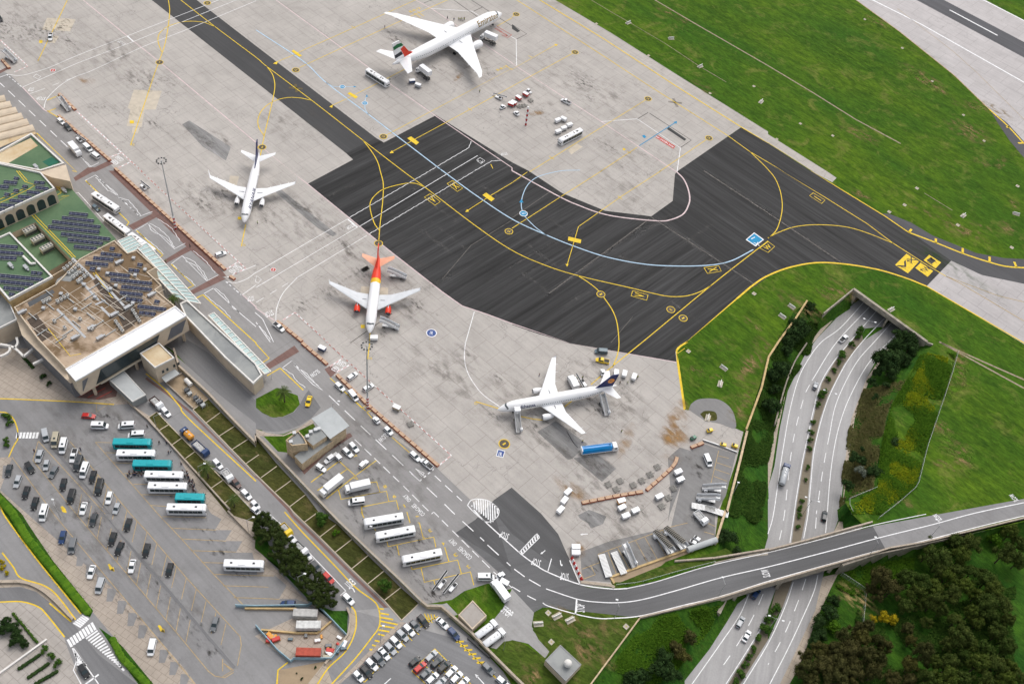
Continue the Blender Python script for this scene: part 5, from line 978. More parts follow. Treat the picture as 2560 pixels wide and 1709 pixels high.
def finp(L): return [(-(L-9.5),5.3),(-(L-7.6),6.0),(-(L-2.7),11.7),(-(L-.3),11.7),(-(L-1.5),5.5)]
FR=finp(37.5)
t320,tx,pt_=narrow('airliner','white airliner with red tail, red engines and a yellow band around the fuselage',(-51.78,234.12,0),R(-83.418),37.5,0,fin=dict(pts=FR,mat=ac_red,marks=[('white_emblem',ac_w,[(-35.2,9.2),(-35.9,9.6),(-36.3,9.0),(-35.7,8.5)])]),winglet=.9,nwin=36,fus=[(23.2,24.6,ac_yel),(24.6,40,ac_red)],emat=ac_red,hmat=salm,wmat=ac_g)
FL=finp(44.3); cx,cz=-41.6,8.6
crane=[(-40.6,8.1),(-41.2,8.5),(-41.9,8.55),(-42.5,9.2),(-42.0,8.8),(-41.4,8.75),(-41.2,9.2),(-41.0,8.7)]
t321,tx,pt_=narrow('airliner','long white airliner with a dark blue fin carrying an orange disc',(-1.287,209.19,0),R(-156.58),44.3,4.3,fin=dict(pts=FL,mat=navy,marks=[('orange_disc',ac_or,[(cx+1.25*math.cos(i*PI/10),cz+1.25*math.sin(i*PI/10)) for i in range(20)])]),nwin=46,winglet=.6,win_x=(7,38))
fo=[o for o in t321.children if o.name.startswith('tail_fin')][0]
mb=MB(); 
for sd in (-1,1): mb.add([(x,sd*(.18+.03),z) for x,z in crane],[tuple(range(len(crane)))])
mb.build('bird_emblem',navy,fo)
tx('Lufthansa',6.2,13.2,.5,1.35,navy,1)
tx('Lufthansa',13.2,6.2,.5,1.35,navy,-1)
t738,tx,pt_=aircraft('airliner','white airliner with dark blue lettering along the roof, nose pointing to its parking mark',(-111.23,279.10,0),R(-82.766),39.3,1.9,3.75,[(1.4,-12.2,-20.0,2.9,.9),(5.8,-15.4,-20.2,3.3,.5),(17.0,-22.4,-24.0,4.5,.2)],(4.9,-11.4,4.2,1.0,1.7),dict(pts=[(-27.5,5.3),(-31.8,6.4),(-37.2,12.3),(-39.2,12.3),(-37.6,5.4)],mat=navy,marks=[('yellow_emblem',ac_yel,[(-36.6,9.6),(-36.9,10.6),(-37.5,10.2),(-37.6,9.2),(-37.1,8.9)])]),[(.5,-33.2,-37.4,4.9,.45),(7.0,-37.9,-39.4,5.8,.2)],2.4,36,wmat=ac_l,hmat=ac_l)
tx('RYANAIR',6.3,18.2,.62,1.6,navy,1); tx('RYANAIR',18.2,6.3,.30,1.4,navy,-1)
# ================================================================== vehicles
PAINT=dict(white=(.78,.79,.80),silver=(.42,.44,.46),grey=(.16,.17,.18),black=(.018,.019,.021),blue=(.02,.05,.14),red=(.50,.02,.015),yellow=(.80,.55,.01),teal=(.0,.34,.38),darkgrey=(.05,.055,.06),beige=(.42,.38,.28),maroon=(.12,.07,.06),skyblue=(.0,.24,.60),orange=(.65,.28,.03),green=(.02,.16,.09),slate=(.10,.15,.18))
def paint(c): return M('car_paint_'+c,PAINT[c],.28,var=.05,scale=1.5,spec=.35,coat=.15)
lampw=M('headlamp_glass',(.7,.7,.65),.15); lampr=M('tail_lamp',(.35,.02,.02),.3); plast=M('dark_plastic',(.035,.036,.038),.6)
SH={}
def share(key,f):
    if key not in SH: SH[key]=f()
    return SH[key]
def addc(t,nm,me,loc=(0,0,0),rot=None,par=None):
    o=bpy.data.objects.new(nm,me); col.objects.link(o); o.parent=par or t; o.location=loc
    if rot: o.rotation_euler=rot
    return o
def wheels(t,xs,w_,r=.32,wd=.22):
    def f():
        m_=MB(); m_.tube((0,-wd/2,0),(0,wd/2,0),r,n=14); m_.tube((0,-wd/2-.01,0),(0,wd/2+.01,0),r*.6,n=10,mi=1); return m_.mesh('wheel',[tyre,alu])
    me=share(('wheel',r,wd),f)
    for x in xs:
        for s in (1,-1): addc(t,'wheel',me,(x,s*(w_/2-wd/2+.01),r))
CAR=dict(hatch=(3.9,1.72,1.47,(-1.85,-1.5,.10,.95),.92),sedan=(4.5,1.76,1.43,(-1.75,-1.0,.20,1.1),.93),suv=(4.5,1.86,1.72,(-2.15,-1.9,.25,1.1),1.05),estate=(4.5,1.78,1.48,(-2.15,-1.85,.2,1.1),.93),mpv=(4.9,1.92,1.92,(-2.4,-2.25,1.0,1.75),1.1),van=(5.4,2.0,2.35,(-2.65,-2.6,1.25,2.0),1.25),pickup=(5.2,1.82,1.75,(-.5,-.3,.75,1.5),1.0),jeep=(3.7,1.65,1.75,(-1.8,-1.75,.3,.6),1.05))
def mk_car(kind,c,roofc=None,extra=None):
    L,W_,Hh,(cb,rb,rf,cf),zs=CAR[kind]; t=thing('x','x','x'); w_=W_/2; pm=paint(c)
    def ring(x,ws,zb,zt): return [(x,-w_*ws*.93,zb),(x,-w_*ws,zb+.25),(x,-w_*ws,zt-.14),(x,-w_*ws*.86,zt),(x,w_*ws*.86,zt),(x,w_*ws,zt-.14),(x,w_*ws,zb+.25),(x,w_*ws*.93,zb)]
    zr=zs*(.96 if kind!='sedan' else .93); zf=zs*.80; h=L/2
    b=MB().loft([ring(-h,.86,.42,zr*.8),ring(-h+.12,.95,.3,zr),ring(-h+.6,1,.24,zs),ring(cf-.2,1,.24,zs),ring(h-.7,.98,.26,zf+.04),ring(h-.18,.9,.3,zf*.9),ring(h,.75,.4,zf*.7)])
    wt=w_*.80; 
    if kind in ('van','mpv','jeep'): wt=w_*.90
    cab=[[(cb,-w_*.93,zs-.03),(cf,-w_*.90,zs-.03),(cf,w_*.90,zs-.03),(cb,w_*.93,zs-.03)],[(rb-.02,-wt,Hh-.05),(rf+.02,-wt,Hh-.05),(rf+.02,wt,Hh-.05),(rb-.02,wt,Hh-.05)]]
    b.loft(cab)
    if kind=='pickup': b.box(-h+.1,-.6,-w_*.97,-w_*.86,zs-.05,zs+.12).box(-h+.1,-.6,w_*.86,w_*.97,zs-.05,zs+.12).box(-h+.04,-h+.14,-w_*.9,w_*.9,zs-.05,zs+.12)
    b.build('body',pm,t,smooth=False)
    r=MB().loft([[(rb+.02,-wt+.04,Hh-.05),(rf-.04,-wt+.04,Hh-.05),(rf-.04,wt-.04,Hh-.05),(rb+.02,wt-.04,Hh-.05)],[(rb+.15,-wt*.82,Hh),(rf-.2,-wt*.82,Hh),(rf-.2,wt*.82,Hh),(rb+.15,wt*.82,Hh)]]); r.build('roof',paint(roofc) if roofc else pm,t)
    def gq(a,bb,cc,d_,nm,ins=.1,off=.02):
        P=[Vector(v) for v in (a,bb,cc,d_)]; c_=sum(P,Vector())/4; n_=(P[1]-P[0]).cross(P[3]-P[0]).normalized(); c0_=Vector((0,0,1.0))
        if n_.dot(c_-c0_)<0: n_=-n_
        MB().quad(*[c_+(p-c_)*(1-ins)+n_*off for p in P]).build(nm,glass_d,t)
    A,B=cab; gq(A[1],A[2],B[2],B[1],'windscreen',.07,.03); gq(A[0],A[3],B[3],B[0],'rear_window',.12,.03); gq(A[0],A[1],B[1],B[0],'side_window',.11,.03); gq(A[3],A[2],B[2],B[3],'side_window',.11,.03)
    for s in (1,-1):
        MB().box(h-.28,h-.03,s*w_*.62-.16,s*w_*.62+.16,zf*.72,zf*.86).build('headlight',lampw,t); MB().box(-h-.02,-h+.14,s*w_*.74-.1,s*w_*.74+.1,zr*.72,zr*.92).build('tail_light',lampr,t)
        MB().box(cf-.35,cf-.15,s*(w_+.1)-.08,s*(w_+.1)+.08,zs-.02,zs+.14).build('door_mirror',plast if kind in('van','pickup') else pm,t)
    wheels(t,(-h*.60,h*.62),W_)
    if kind=='pickup': MB().box(-h+.14,-.6,-w_*.84,w_*.84,zs+.005,zs+.02).build('load_bed',plast if extra is None else extra,t)
    if kind=='van' : MB().rbox(-.2,.5,-.35,.35,Hh-.02,Hh+.10,.04).build('roof_hatch',glass_d,t)
    return t
def mk_coach(c='white',L=12.0,front='black',roof=None,H_=3.4,kind='coach'):
    t=thing('x','x','x'); h=L/2; w_=1.27; pm=paint(c)
    def ring(x,ws,z0,z1,k=.18): return [(x,-w_*ws,z0),(x,-w_*ws,z1-k),(x,-w_*ws+k,z1),(x,w_*ws-k,z1),(x,w_*ws,z1-k),(x,w_*ws,z0)]
    MB().loft([ring(-h,.94,.4,H_-.12),ring(-h+.2,1,.32,H_),ring(h-.6,1,.32,H_),ring(h-.12,.97,.34,H_-.25),ring(h,.93,.42,H_-.6)]).build('body',pm,t)
    zb,zt=(1.35,H_-.45) if kind=='coach' else (1.0,H_-.45)
    for s in (1,-1):
        n=7 if L>9 else 5; a0,a1=-h+.7,h-1.0
        for k in range(n):
            x0=a0+(a1-a0)*k/n; MB().quad((x0+.03,s*(w_+.012),zb),(x0+(a1-a0)/n-.03,s*(w_+.012),zb),(x0+(a1-a0)/n-.03,s*(w_+.012),zt),(x0+.03,s*(w_+.012),zt)).build('side_window',glass_d,t)
        MB().box(h-.05,h+.28,s*(w_+.05)-.06,s*(w_+.05)+.06,H_-.9,H_-.6).build('mirror',plast,t)
    MB().loft([[(h+.012,-w_*.88,.95),(h+.012,w_*.88,.95)],[(h-.02,-w_*.9,H_-.62),(h-.02,w_*.9,H_-.62)],[(h-.13,-w_*.86,H_-.3),(h-.13,w_*.86,H_-.3)],[(h-.95,-w_*.80,H_+.014),(h-.95,w_*.80,H_+.014)]],cap=False,closed=False).build('windscreen',glass_d,t)
    MB().quad((-h-.012,-w_*.8,1.9),(-h-.012,w_*.8,1.9),(-h+.01,w_*.8,H_-.7),(-h+.01,-w_*.8,H_-.7)).build('rear_window',glass_d,t)
    MB().rbox(-1.6,.6,-.75,.75,H_-.02,H_+.16,.06).build('roof_unit',paint(roof or c),t)
    for x in (-h*.62,h*.5): MB().rbox(x-.35,x+.35,-.3,.3,H_-.01,H_+.07,.03).build('roof_hatch',plast if c=='white' else pm,t)
    wheels(t,(-h*.52,h*.58),2.5,.48,.28)
    return t
def mk_apronbus(c='white'):
    t=mk_coach(c,13.5,H_=3.1,kind='city')
    for x in (-3.6,-1.9,2.2): MB().rbox(x-.3,x+.3,-.5,.5,3.09,3.2,.03).build('roof_vent',M('vent_dark',(.15,.14,.13),.6),t)
    return t
def cab(t,x,c,w_=2.4,h=2.5,d=1.7,z0=.6):
    pm=paint(c); r=lambda xx,k,zt:[(xx,-w_/2*k,z0),(xx,-w_/2*k,zt-.15),(xx,-w_/2*k+.15,zt),(xx,w_/2*k-.15,zt),(xx,w_/2*k,zt-.15),(xx,w_/2*k,z0)]
    cb=MB().loft([r(x,1,h),r(x+d*.75,1,h),r(x+d,.96,h*.62)]).build('cab',pm,t)
    MB().quad((x+d*.78,-w_*.42,h-.12),(x+d*.78,w_*.42,h-.12),(x+d*.985,w_*.43,h*.64),(x+d*.985,-w_*.43,h*.64)).build('windscreen',glass_d,cb)
    for s in (1,-1): MB().quad((x+d*.25,s*(w_/2+.015),h*.62),(x+d*.75,s*(w_/2+.015),h*.62),(x+d*.68,s*(w_/2+.015),h-.25),(x+d*.25,s*(w_/2+.015),h-.25)).build('side_window',glass_d,cb)
    return cb
def mk_truck(kind,c='white',body='white',L=8.0):
    t=thing('x','x','x'); h=L/2; MB().box(-h,h-1.2,-.5,.5,.55,.85).build('chassis',plast,t); cab(t,h-1.8,c); wheels(t,(-h*.7,-h*.42,h*.62) if L>7.5 else (-h*.55,h*.62),2.4,.46,.3); pb=paint(body)
    if kind=='box': MB().rbox(-h,h-2.0,-1.22,1.22,.95,3.3,.06).build('cargo_box',pb,t)
    if kind=='tank':
        MB().loft([[(x,1.15*k*math.cos(2*PI*i/16),1.75+.85*k*math.sin(2*PI*i/16)) for i in range(16)] for x,k in ((-h,.8),(-h+.2,1),(h-2.3,1),(h-2.1,.8))]).build('tank',pb,t,smooth=True)
        for x in (-1.5,0,1.2): MB().tube((x,0,2.55),(x,0,2.75),.3,n=10).build('tank_lid',metal,t)
    if kind=='flat':
        b=MB().box(-h,h-2.0,-1.2,1.2,.9,1.05).box(-h,h-2,-1.22,-1.12,1.05,1.7).box(-h,h-2,1.12,1.22,1.05,1.7).box(-h,-h+.1,-1.2,1.2,1.05,1.7).box(h-2.1,h-2,-1.2,1.2,1.05,1.9); b.build('load_bed',pb,t); MB().rbox(-h+.3,h-2.3,-1.0,1.0,1.05,1.55,.2).build('load',M('grey_load',(.45,.45,.44),.9,var=.4,scale=2),t)
    if kind=='lift':
        MB().rbox(-h-.2,h-2.6,-1.22,1.22,3.0,5.4,.06).build('cargo_box',pb,t); MB().box(h-2.6,h-.9,-1.1,1.1,3.0,3.12).build('loading_bridge',metal,t)
        for s in (1,-1):
            m_=MB(); m_.tube((-h+.6,s*.7,.9),(h-3.2,s*.7,2.95),.11,n=5).tube((-h+.6,s*.7,2.95),(h-3.2,s*.7,.9),.11,n=5); m_.build('scissor_arm',plast,t)
    return t
def mk_tanker():
    t=thing('x','x','x'); L=13; h=6.5; wheels(t,(-5.2,-4.0,-2.8,1.8,4.9),2.4,.5,.3); MB().box(-h,h-2,-1.2,1.2,.6,1.1).build('chassis',paint('white'),t); cab(t,h-2.0,'white',2.5,2.8,1.9)
    pr=[(-1.25,1.1),(-1.25,1.9),(-1.0,2.75),(-.55,3.1),(.55,3.1),(1.0,2.75),(1.25,1.9),(1.25,1.1)]
    MB().loft([[(x,y*k,z) for y,z in pr] for x,k in ((-h,.95),(-h+.2,1),(h-2.6,1),(h-2.4,.95))]).build('tank',paint('skyblue'),t)
    MB().box(-h+.6,h-3,-.5,-.42,3.1,3.3).box(-h+.6,h-3,.42,.5,3.1,3.3).box(-h+.6,-h+.7,-.5,.5,3.1,3.3).build('top_rail',paint('skyblue'),t); MB().box(-h+.2,h-2.6,-1.29,1.29,.75,1.15).build('side_skirt',paint('white'),t); MB().box(-h-.3,-h,-1.1,1.1,.8,3.0).build('pump_cabinet',paint('white'),t)
    m_=MB(); m_.path([(h-3,-.2,3.2),(h-3.4,.1,3.3),(h-2.2,.5,3.0)],.09); m_.build('hose',plast,t); return t
def mk_tug(c='white'):
    t=thing('x','x','x'); MB().rbox(-1.5,1.5,-.75,.75,.3,.95,.12).build('body',paint(c),t); MB().loft([[(x,y*.68,.95) for x,y in ((-.9,-1),(.5,-1),(.5,1),(-.9,1))],[(x,y*.6,1.75) for x,y in ((-.8,-1),(.2,-1),(.2,1),(-.8,1))]]).build('cab_glass',glass_d,t); MB().rbox(-.9,.3,-.66,.66,1.72,1.84,.05).build('roof',paint(c),t); wheels(t,(-.95,1.0),1.5,.33,.2); return t
def mk_cart(c='white',roof='white'):
    t=thing('x','x','x'); MB().box(-1.4,1.4,-.75,.75,.45,.6).build('deck',metal,t); MB().rbox(-1.35,1.35,-.8,.8,.6,1.75,.04).build('side_panel',paint(c),t); MB().rbox(-1.4,1.4,-.85,.85,1.75,1.9,.05).build('roof',paint(roof),t); MB().tube((1.4,0,.45),(2.4,0,.3),.05,n=5).build('tow_bar',plast,t); wheels(t,(-.9,.9),1.5,.24,.14); return t
def mk_dolly():
    t=thing('x','x','x'); f=MB(); 
    for y in (-.95,-.3,.3,.95): f.box(-1.0,1.0,y-.07,y+.07,.42,.56)
    for x in (-1,1): f.box(x-.06,x+.06,-1.0,1.0,.36,.5)
    f.build('frame',M('dolly_steel',(.22,.21,.19),.6),t)
    r=MB()
    for k in range(7): r.tube((-.85+k*.28,-.95,.56),(-.85+k*.28,.95,.56),.06,n=6)
    r.build('roller_bed',M('roller_steel',(.34,.33,.30),.5),t); MB().tube((1,0,.42),(2.1,0,.3),.05,n=5).build('tow_bar',plast,t); wheels(t,(-.7,.7),1.9,.2,.12); return t
def mk_stairs(canopy=False,c='white',n=16,L=7.5,H_=3.4,bellow=False):
    t=thing('x','x','x'); a=Vector((-L/2,0,.6)); b=Vector((L/2-1.4,0,H_)); MB().box(-L/2+.3,L/2-1.0,-.6,.6,.45,.75).build('chassis',metal,t); wheels(t,(-L*.25,L*.25),2.0,.4,.25)
    for s in (1,-1):
        MB().add([(a.x,s*.95,.45),(a.x,s*.95,1.65),(b.x,s*.95,H_+1.05),(L/2,s*.95,H_+1.05),(L/2,s*.95,H_-.3),(b.x,s*.95,H_-.3)]+[(x,s*.87,z) for x,z in ((a.x,.45),(a.x,1.65),(b.x,H_+1.05),(L/2,H_+1.05),(L/2,H_-.3),(b.x,H_-.3))],[(0,1,2,5),(2,3,4,5),(6,7,8,11),(8,9,10,11),(1,7,8,2),(2,8,9,3),(0,6,7,1)]).build('side_panel',paint(c),t)
    st=MB()
    for k in range(n): p=a.lerp(b,(k+.5)/n); st.box(p.x-.16,p.x+.16,-.86,.86,p.z-.05,p.z)
    st.build('stair_tread',M('tread_grey',(.42,.42,.42),.7),t); MB().box(b.x,L/2,-.86,.86,H_-.1,H_).build('platform',metal,t)
    MB().tube((-L*.1,-.5,.7),(L*.3,-.5,H_-.2),.1,n=6).tube((-L*.1,.5,.7),(L*.3,.5,H_-.2),.1,n=6).build('lifting_ram',metal,t)
    cab(t,-L/2-.1,'white',1.0,1.6,1.2,.5).location=(L*.1,-1.0,0)
    if canopy: MB().rbox(b.x-.4,L/2+.15,-1.05,1.05,H_+2.0,H_+2.2,.06).build('canopy_roof',paint('white'),t); MB().box(b.x-.3,b.x-.2,-1,1,H_+1,H_+2).build('canopy_panel',paint('white'),t)
    if bellow:
        m_=MB()
        for k in range(13):
            p=a.lerp(b,k/12.5); m_.loft([[(p.x+dx,1.0*math.cos(PI*i/8),p.z+1.1+.75*math.sin(PI*i/8)) for i in range(9)] for dx in (-.16,.16)])
        m_.build('stair_cover',M('black_cover',(.06,.055,.05),.6),t); m_=MB()
        for k in range(13):
            p=a.lerp(b,k/12.5); m_.loft([[(p.x+.16+dx,1.05*math.cos(PI*i/8),p.z+1.12+.78*math.sin(PI*i/8)) for i in range(9)] for dx in (0,.10)])
        m_.build('cover_hoop',M('pale_hoop',(.45,.42,.35),.6),t)
    return t
def mk_belt():
    t=thing('x','x','x'); MB().rbox(-1.8,1.6,-1.0,.1,.4,1.0,.08).build('body',paint('white'),t); wheels(t,(-1.3,1.2),1.9,.35,.22); m_=MB(); m_.loft([[(-3.6,y,z) for y,z in ((.25,.7),(.95,.7),(.95,.9),(.25,.9))],[(3.8,y,z) for y,z in ((.25,2.1),(.95,2.1),(.95,2.3),(.25,2.3))]]); m_.build('conveyor_frame',paint('white'),t)
    MB().loft([[(-3.6,y,.915) for y in (.34,.86)],[(3.8,y,2.315) for y in (.34,.86)]],cap=False,closed=False).build('belt',tyre,t); MB().rbox(.2,1.2,-.9,-.1,1.0,1.5,.05).build('seat_box',plast,t); return t
def mk_gpu(c='yellow'):
    t=thing('x','x','x'); MB().rbox(-1.1,1.1,-.6,.6,.45,1.3,.08).build('casing',paint(c),t); MB().tube((1.1,0,.5),(2.3,0,.3),.05,n=5).build('tow_bar',paint(c),t); wheels(t,(-.7,.7),1.3,.28,.16); MB().box(-.9,-.2,-.5,.5,1.31,1.4).build('grille',plast,t); return t
def mk_container(c='white',L=6.1):
    t=thing('x','x','x'); b=MB(); b.rbox(-L/2,L/2,-1.2,1.2,.05,2.6,.05); 
    for k in range(int(L/.3)): b.box(-L/2+.15+k*.3,-L/2+.25+k*.3,-1.23,1.23,.2,2.45)
    b.build('container_body',M('container_'+c,dict(white=(.62,.62,.6),red=(.42,.08,.05),palegrey=(.45,.44,.42))[c],.7,var=.25,scale=.8),t); MB().box(L/2,L/2+.04,-1.1,1.1,.15,2.5).build('container_door',M('container_door_'+c,(.35,.3,.28),.7),t); return t
def mk_trailer():
    t=thing('x','x','x'); MB().box(-4,4,-1.1,1.1,.7,.95).build('frame',paint('white'),t); wheels(t,(-2.6,2.6),2.2,.35,.22); r=MB()
    for k in range(18): r.tube((-3.8+k*.44,-1.0,.98),(-3.8+k*.44,1.0,.98),.08,n=5)
    r.build('roller_bed',M('roller_steel',(.34,.33,.30),.5),t); return t
MK=dict(coach=lambda c,**k:mk_coach(c,**k),apronbus=lambda c:mk_apronbus(c),tug=mk_tug,cart=mk_cart,belt=lambda c:mk_belt(),dolly=lambda c:mk_dolly(),gpu=mk_gpu)
NAMEC=dict(hatch=('parked_car','car'),sedan=('parked_car','car'),suv=('parked_car','car'),estate=('parked_car','car'),mpv=('parked_van','van'),van=('minibus','minibus'),pickup=('pickup_truck','pickup'),jeep=('jeep','jeep'),coach=('coach','coach'),apronbus=('apron_bus','bus'),tug=('baggage_tractor','tractor'),cart=('baggage_cart','baggage cart'),dolly=('cargo_dolly','dolly'),belt=('belt_loader','belt loader'),gpu=('ground_power_unit','power unit'))
def veh(kind,c,pts,label,group=None,z=.7,maker=None,key=None,name=None,cat=None,scale=None,zb=0.0):
    a,b=T(pts,zb+z); d=b-a; ctr=(a+b)/2; ctr.z=zb+.03; rz=math.atan2(d.y,d.x)
    mk=maker or ((lambda:mk_car(kind,c)) if kind in CAR else (lambda:MK[kind](c)))
    o=place(key or (kind,c),mk,ctr,rz,label,group,scale); nm,ct=NAMEC.get(kind,(name,cat)); 
    o.name=name or nm; o['category']=cat or ct; return o
def rows(tile,data,group,z=.7,zb=0.0):
    for q in data.strip().split('\n'):
        k,c,p,l=q.split('|'); veh(k,c,tile+' '+p if p[2]!=' ' else p,l,group,z,zb=zb)
GA='vehicles parked in the coach and taxi park'
rows('20','''
mpv|silver|405,800 425,910|silver people carrier next to the white stripes of the zebra crossing
van|beige|520,830 490,975|beige minibus parked beside the long white minibus near the zebra crossing
van|white|600,865 555,1045|long white minibus beside the beige minibus
pickup|white|685,985 655,1090|white pickup with white canopy behind the black minibus
van|darkgrey|735,1055 695,1170|black minibus between the white pickup and a white minibus
van|white|795,1105 745,1250|white minibus directly below the black minibus in the taxi rows
estate|black|860,1180 830,1280|small black car beyond the white minibus in the taxi rows
van|black|925,1265 890,1395|black minibus standing alone beside the coach lane
estate|white|1010,1365 980,1475|white estate car above a silver car by the coach lane
hatch|silver|1080,1475 1045,1560|silver car right below the white estate by the coach lane
suv|silver|380,990 340,1100|silver car with open tailgate near two walking people
hatch|silver|435,1070 410,1175|small silver car behind the one with the open tailgate
estate|grey|515,1140 460,1235|dark silver estate angled in the middle taxi row
estate|black|590,1245 565,1355|black estate between the grey estate and the black van of the middle row
mpv|black|670,1350 635,1470|black van in the middle row of the taxi park
sedan|white|775,1465 745,1568|white saloon below the black van of the middle row
suv|black|245,1105 300,1190|black saloon driving in the lane of the taxi park
estate|darkgrey|95,1120 65,1225|dark grey estate first in the paved west bays
estate|silver|180,1220 140,1325|silver estate second in the paved west bays
estate|black|255,1320 220,1425|black estate third in the paved west bays
estate|black|335,1420 300,1525|black estate fourth in the paved west bays
van|white|425,1480 375,1650|white minibus among the paved west bays
''',GA)
rows('30','''
sedan|white|30,0 40,0|x''',GA) if 0 else None
rows('30','''
estate|darkgrey|870,20 835,120|dark grey estate above two black estates of the middle row
estate|black|1185,60 1150,170|black estate near the kerb strip, highest of the coach lane row
suv|black|1045,190 1005,305|black car parked tight beside another in the middle row
estate|black|1110,285 1065,380|smaller black car tucked behind its neighbour in the middle row
suv|black|1350,300 1320,400|black estate alone in the row along the coach lane
sedan|white|1215,440 1190,545|white saloon with black roof glass in the middle row
estate|black|1560,470 1530,580|black saloon toward the lower end of the coach lane row
estate|grey|1975,965 1940,1075|grey saloon last in the lower part of the taxi park
estate|blue|585,175 555,285|dark blue estate in the paved west bays
mpv|grey|680,235 645,385|long grey van beside the dark blue estate
sedan|white|850,490 815,600|cream white saloon in a paved west bay behind the long drain
mpv|silver|930,625 895,725|silver estate with its tailgate raised in a paved west bay
mpv|white|1400,1170 1370,1300|white minivan in the lowest occupied paved bay
suv|black|740,1410 790,1490|black car waiting on the road below the zebra crossing
''',GA)
rows('20','''
estate|red|750,665 860,672|bright red car driving past the terminal forecourt
van|white|825,760 995,762|white minibus parked first below the red car
van|white|1235,755 1065,765|white minibus facing the first one by the coach stands
van|white|1325,840 1155,848|white minibus above the first teal coach
''','minibuses and car by the coach stands',1.2)
def coach(c,p,l,L=12.0,g='coaches parked nose to the pavement',z=2.0,**k): veh('coach',c,p,l,g,z,maker=lambda:mk_coach(c,L,**k),key=('coach',c,L,str(k)))
coach('teal','20 1040,925 1375,930','teal coach, uppermost in the parked coach row'); coach('white','20 1070,1028 1415,1030','white coach between the two long teal coaches'); coach('teal','20 1220,1122 1560,1125','teal coach with passengers crowding behind it'); coach('white','20 1325,1222 1670,1228','white coach just below the crowd of passengers')
coach('white','20 1355,1325 1705,1330','white coach boarding people at its front end'); coach('teal','20 1605,1425 1865,1430','short teal coach squeezed between white coaches',9.0); coach('white','20 1525,1520 1880,1525','white coach at the lower end of the tight coach row'); coach('white','30 2045,480 31 72,490','white coach parked far apart from the others')
rows('31','estate|blue|350,835 235,832|dark blue car parked across from the building site hoarding',None)
GB='vehicles along the garden lane'
rows('20','''
estate|white|1475,600 1550,680|white van like car behind the rusty tipper
estate|white|1950,1075 2020,1150|white hatchback at the head of the garden lane queue
estate|maroon|2115,1240 2190,1330|brown estate queueing in the garden lane
estate|white|2205,1350 2285,1430|white car behind the brown estate in the garden lane
hatch|white|2295,1450 2360,1520|white hatchback in the garden lane before the dark pines
''',GB)
rows('31','''
estate|white|290,200 340,260|white car parked beside the pines beyond the yellow truck
estate|white|435,345 490,425|white car parked between pines and lane
estate|darkgrey|505,455 590,540|dark grey car parked between pines and lane
estate|red|620,560 700,640|red car parked between pines and lane
estate|white|805,755 880,830|white car alone at the bend near the end of the pines
hatch|white|70,20 120,60|white hatchback half under the first pine
hatch|white|-25,-30 25,10|white hatchback just before the first pine
''',GB)
T_=lambda k,c,b,L=8.0:(lambda:mk_truck(k,c,b,L))
def truck(key,p,l,mk,name='truck',cat='truck',z=1.5,zb=0.0,g=None): veh('x','x',p,l,g,z,maker=mk,key=key,name=name,cat=cat,zb=zb)
truck('tip1','20 1375,505 1480,605','small tipper with an empty rusty bed and white cab',T_('flat','white','maroon',5.5)); truck('orange','20 1755,885 1655,790','small orange tank truck with a blue cab on the garden lane',T_('tank','blue','orange',5.5)); truck('tip2','20 1770,915 1890,1025','blue tipper loaded with grey rubble on the garden lane',T_('flat','blue','blue',7.0))
truck('flatw','20 2050,1180 2100,1250','white open truck with raised side boards in the garden lane',T_('flat','white','white',5.0)); truck('yelt','31 240,125 305,200','small yellow truck beside the pines',T_('flat','yellow','yellow',5.0)); truck('gt','31 375,305 440,365','flatbed with an open grey bed beside the pines',T_('flat','white','grey',5.5))
# staff car park
SP='cars in the staff car park'
rows('31','''
hatch|white|890,1450 975,1540|white hatchback at the lowest end of the row against the walkway
estate|black|960,1405 1055,1505|black car second from the low end of the walkway row
estate|white|1005,1340 1105,1435|white car between two dark cars of the walkway row
suv|grey|1075,1295 1165,1390|dark grey car with black roof in the walkway row
sedan|white|1125,1240 1210,1340|white saloon fifth from the low end of the walkway row
estate|silver|1175,1190 1275,1295|silver saloon sixth from the low end of the walkway row
estate|white|1230,1140 1320,1230|white hatchback seventh from the low end of the walkway row
estate|silver|1285,1075 1385,1170|silver car eighth from the low end of the walkway row
estate|white|1345,1025 1445,1125|white estate next to the grey green hatchback
hatch|grey|1410,990 1490,1080|grey green hatchback beside the last black car
suv|black|1480,945 1570,1045|black car at the top end of the walkway row
sedan|white|1645,960 1755,1065|white saloon with sunroof by the striped corner
suv|blue|1760,1065 1845,1155|dark blue car behind the white saloon along the barrier
estate|grey|2070,1380 2165,1475|grey car parked below the yellow hatching
estate|white|2200,1505 2300,1590|white car lowest along the barrier
hatch|black|1400,1405 1495,1320|green tinted black hatchback beside the red car
estate|red|1440,1465 1550,1365|bright red hatchback in the double row
estate|silver|1550,1360 1645,1265|silver hatchback at the top of the double row
estate|darkgrey|1600,1415 1705,1320|grey and red estate behind the silver hatchback
suv|black|1660,1460 1770,1360|black jeep like car in the double row
estate|white|1725,1515 1835,1400|white hatchback after the black jeep like car
suv|white|1770,1568 1885,1450|white car with black roof in the double row
hatch|grey|1500,1520 1595,1425|grey brown hatchback below the red hatchback
estate|white|1555,1565 1660,1465|white hatchback below the grey brown one
estate|silver|1625,1610 1735,1505|silver car cut by the picture edge, fourth below the red one
estate|white|1835,1610 1940,1505|white car cut by the picture edge after the black roofed car
''',SP)
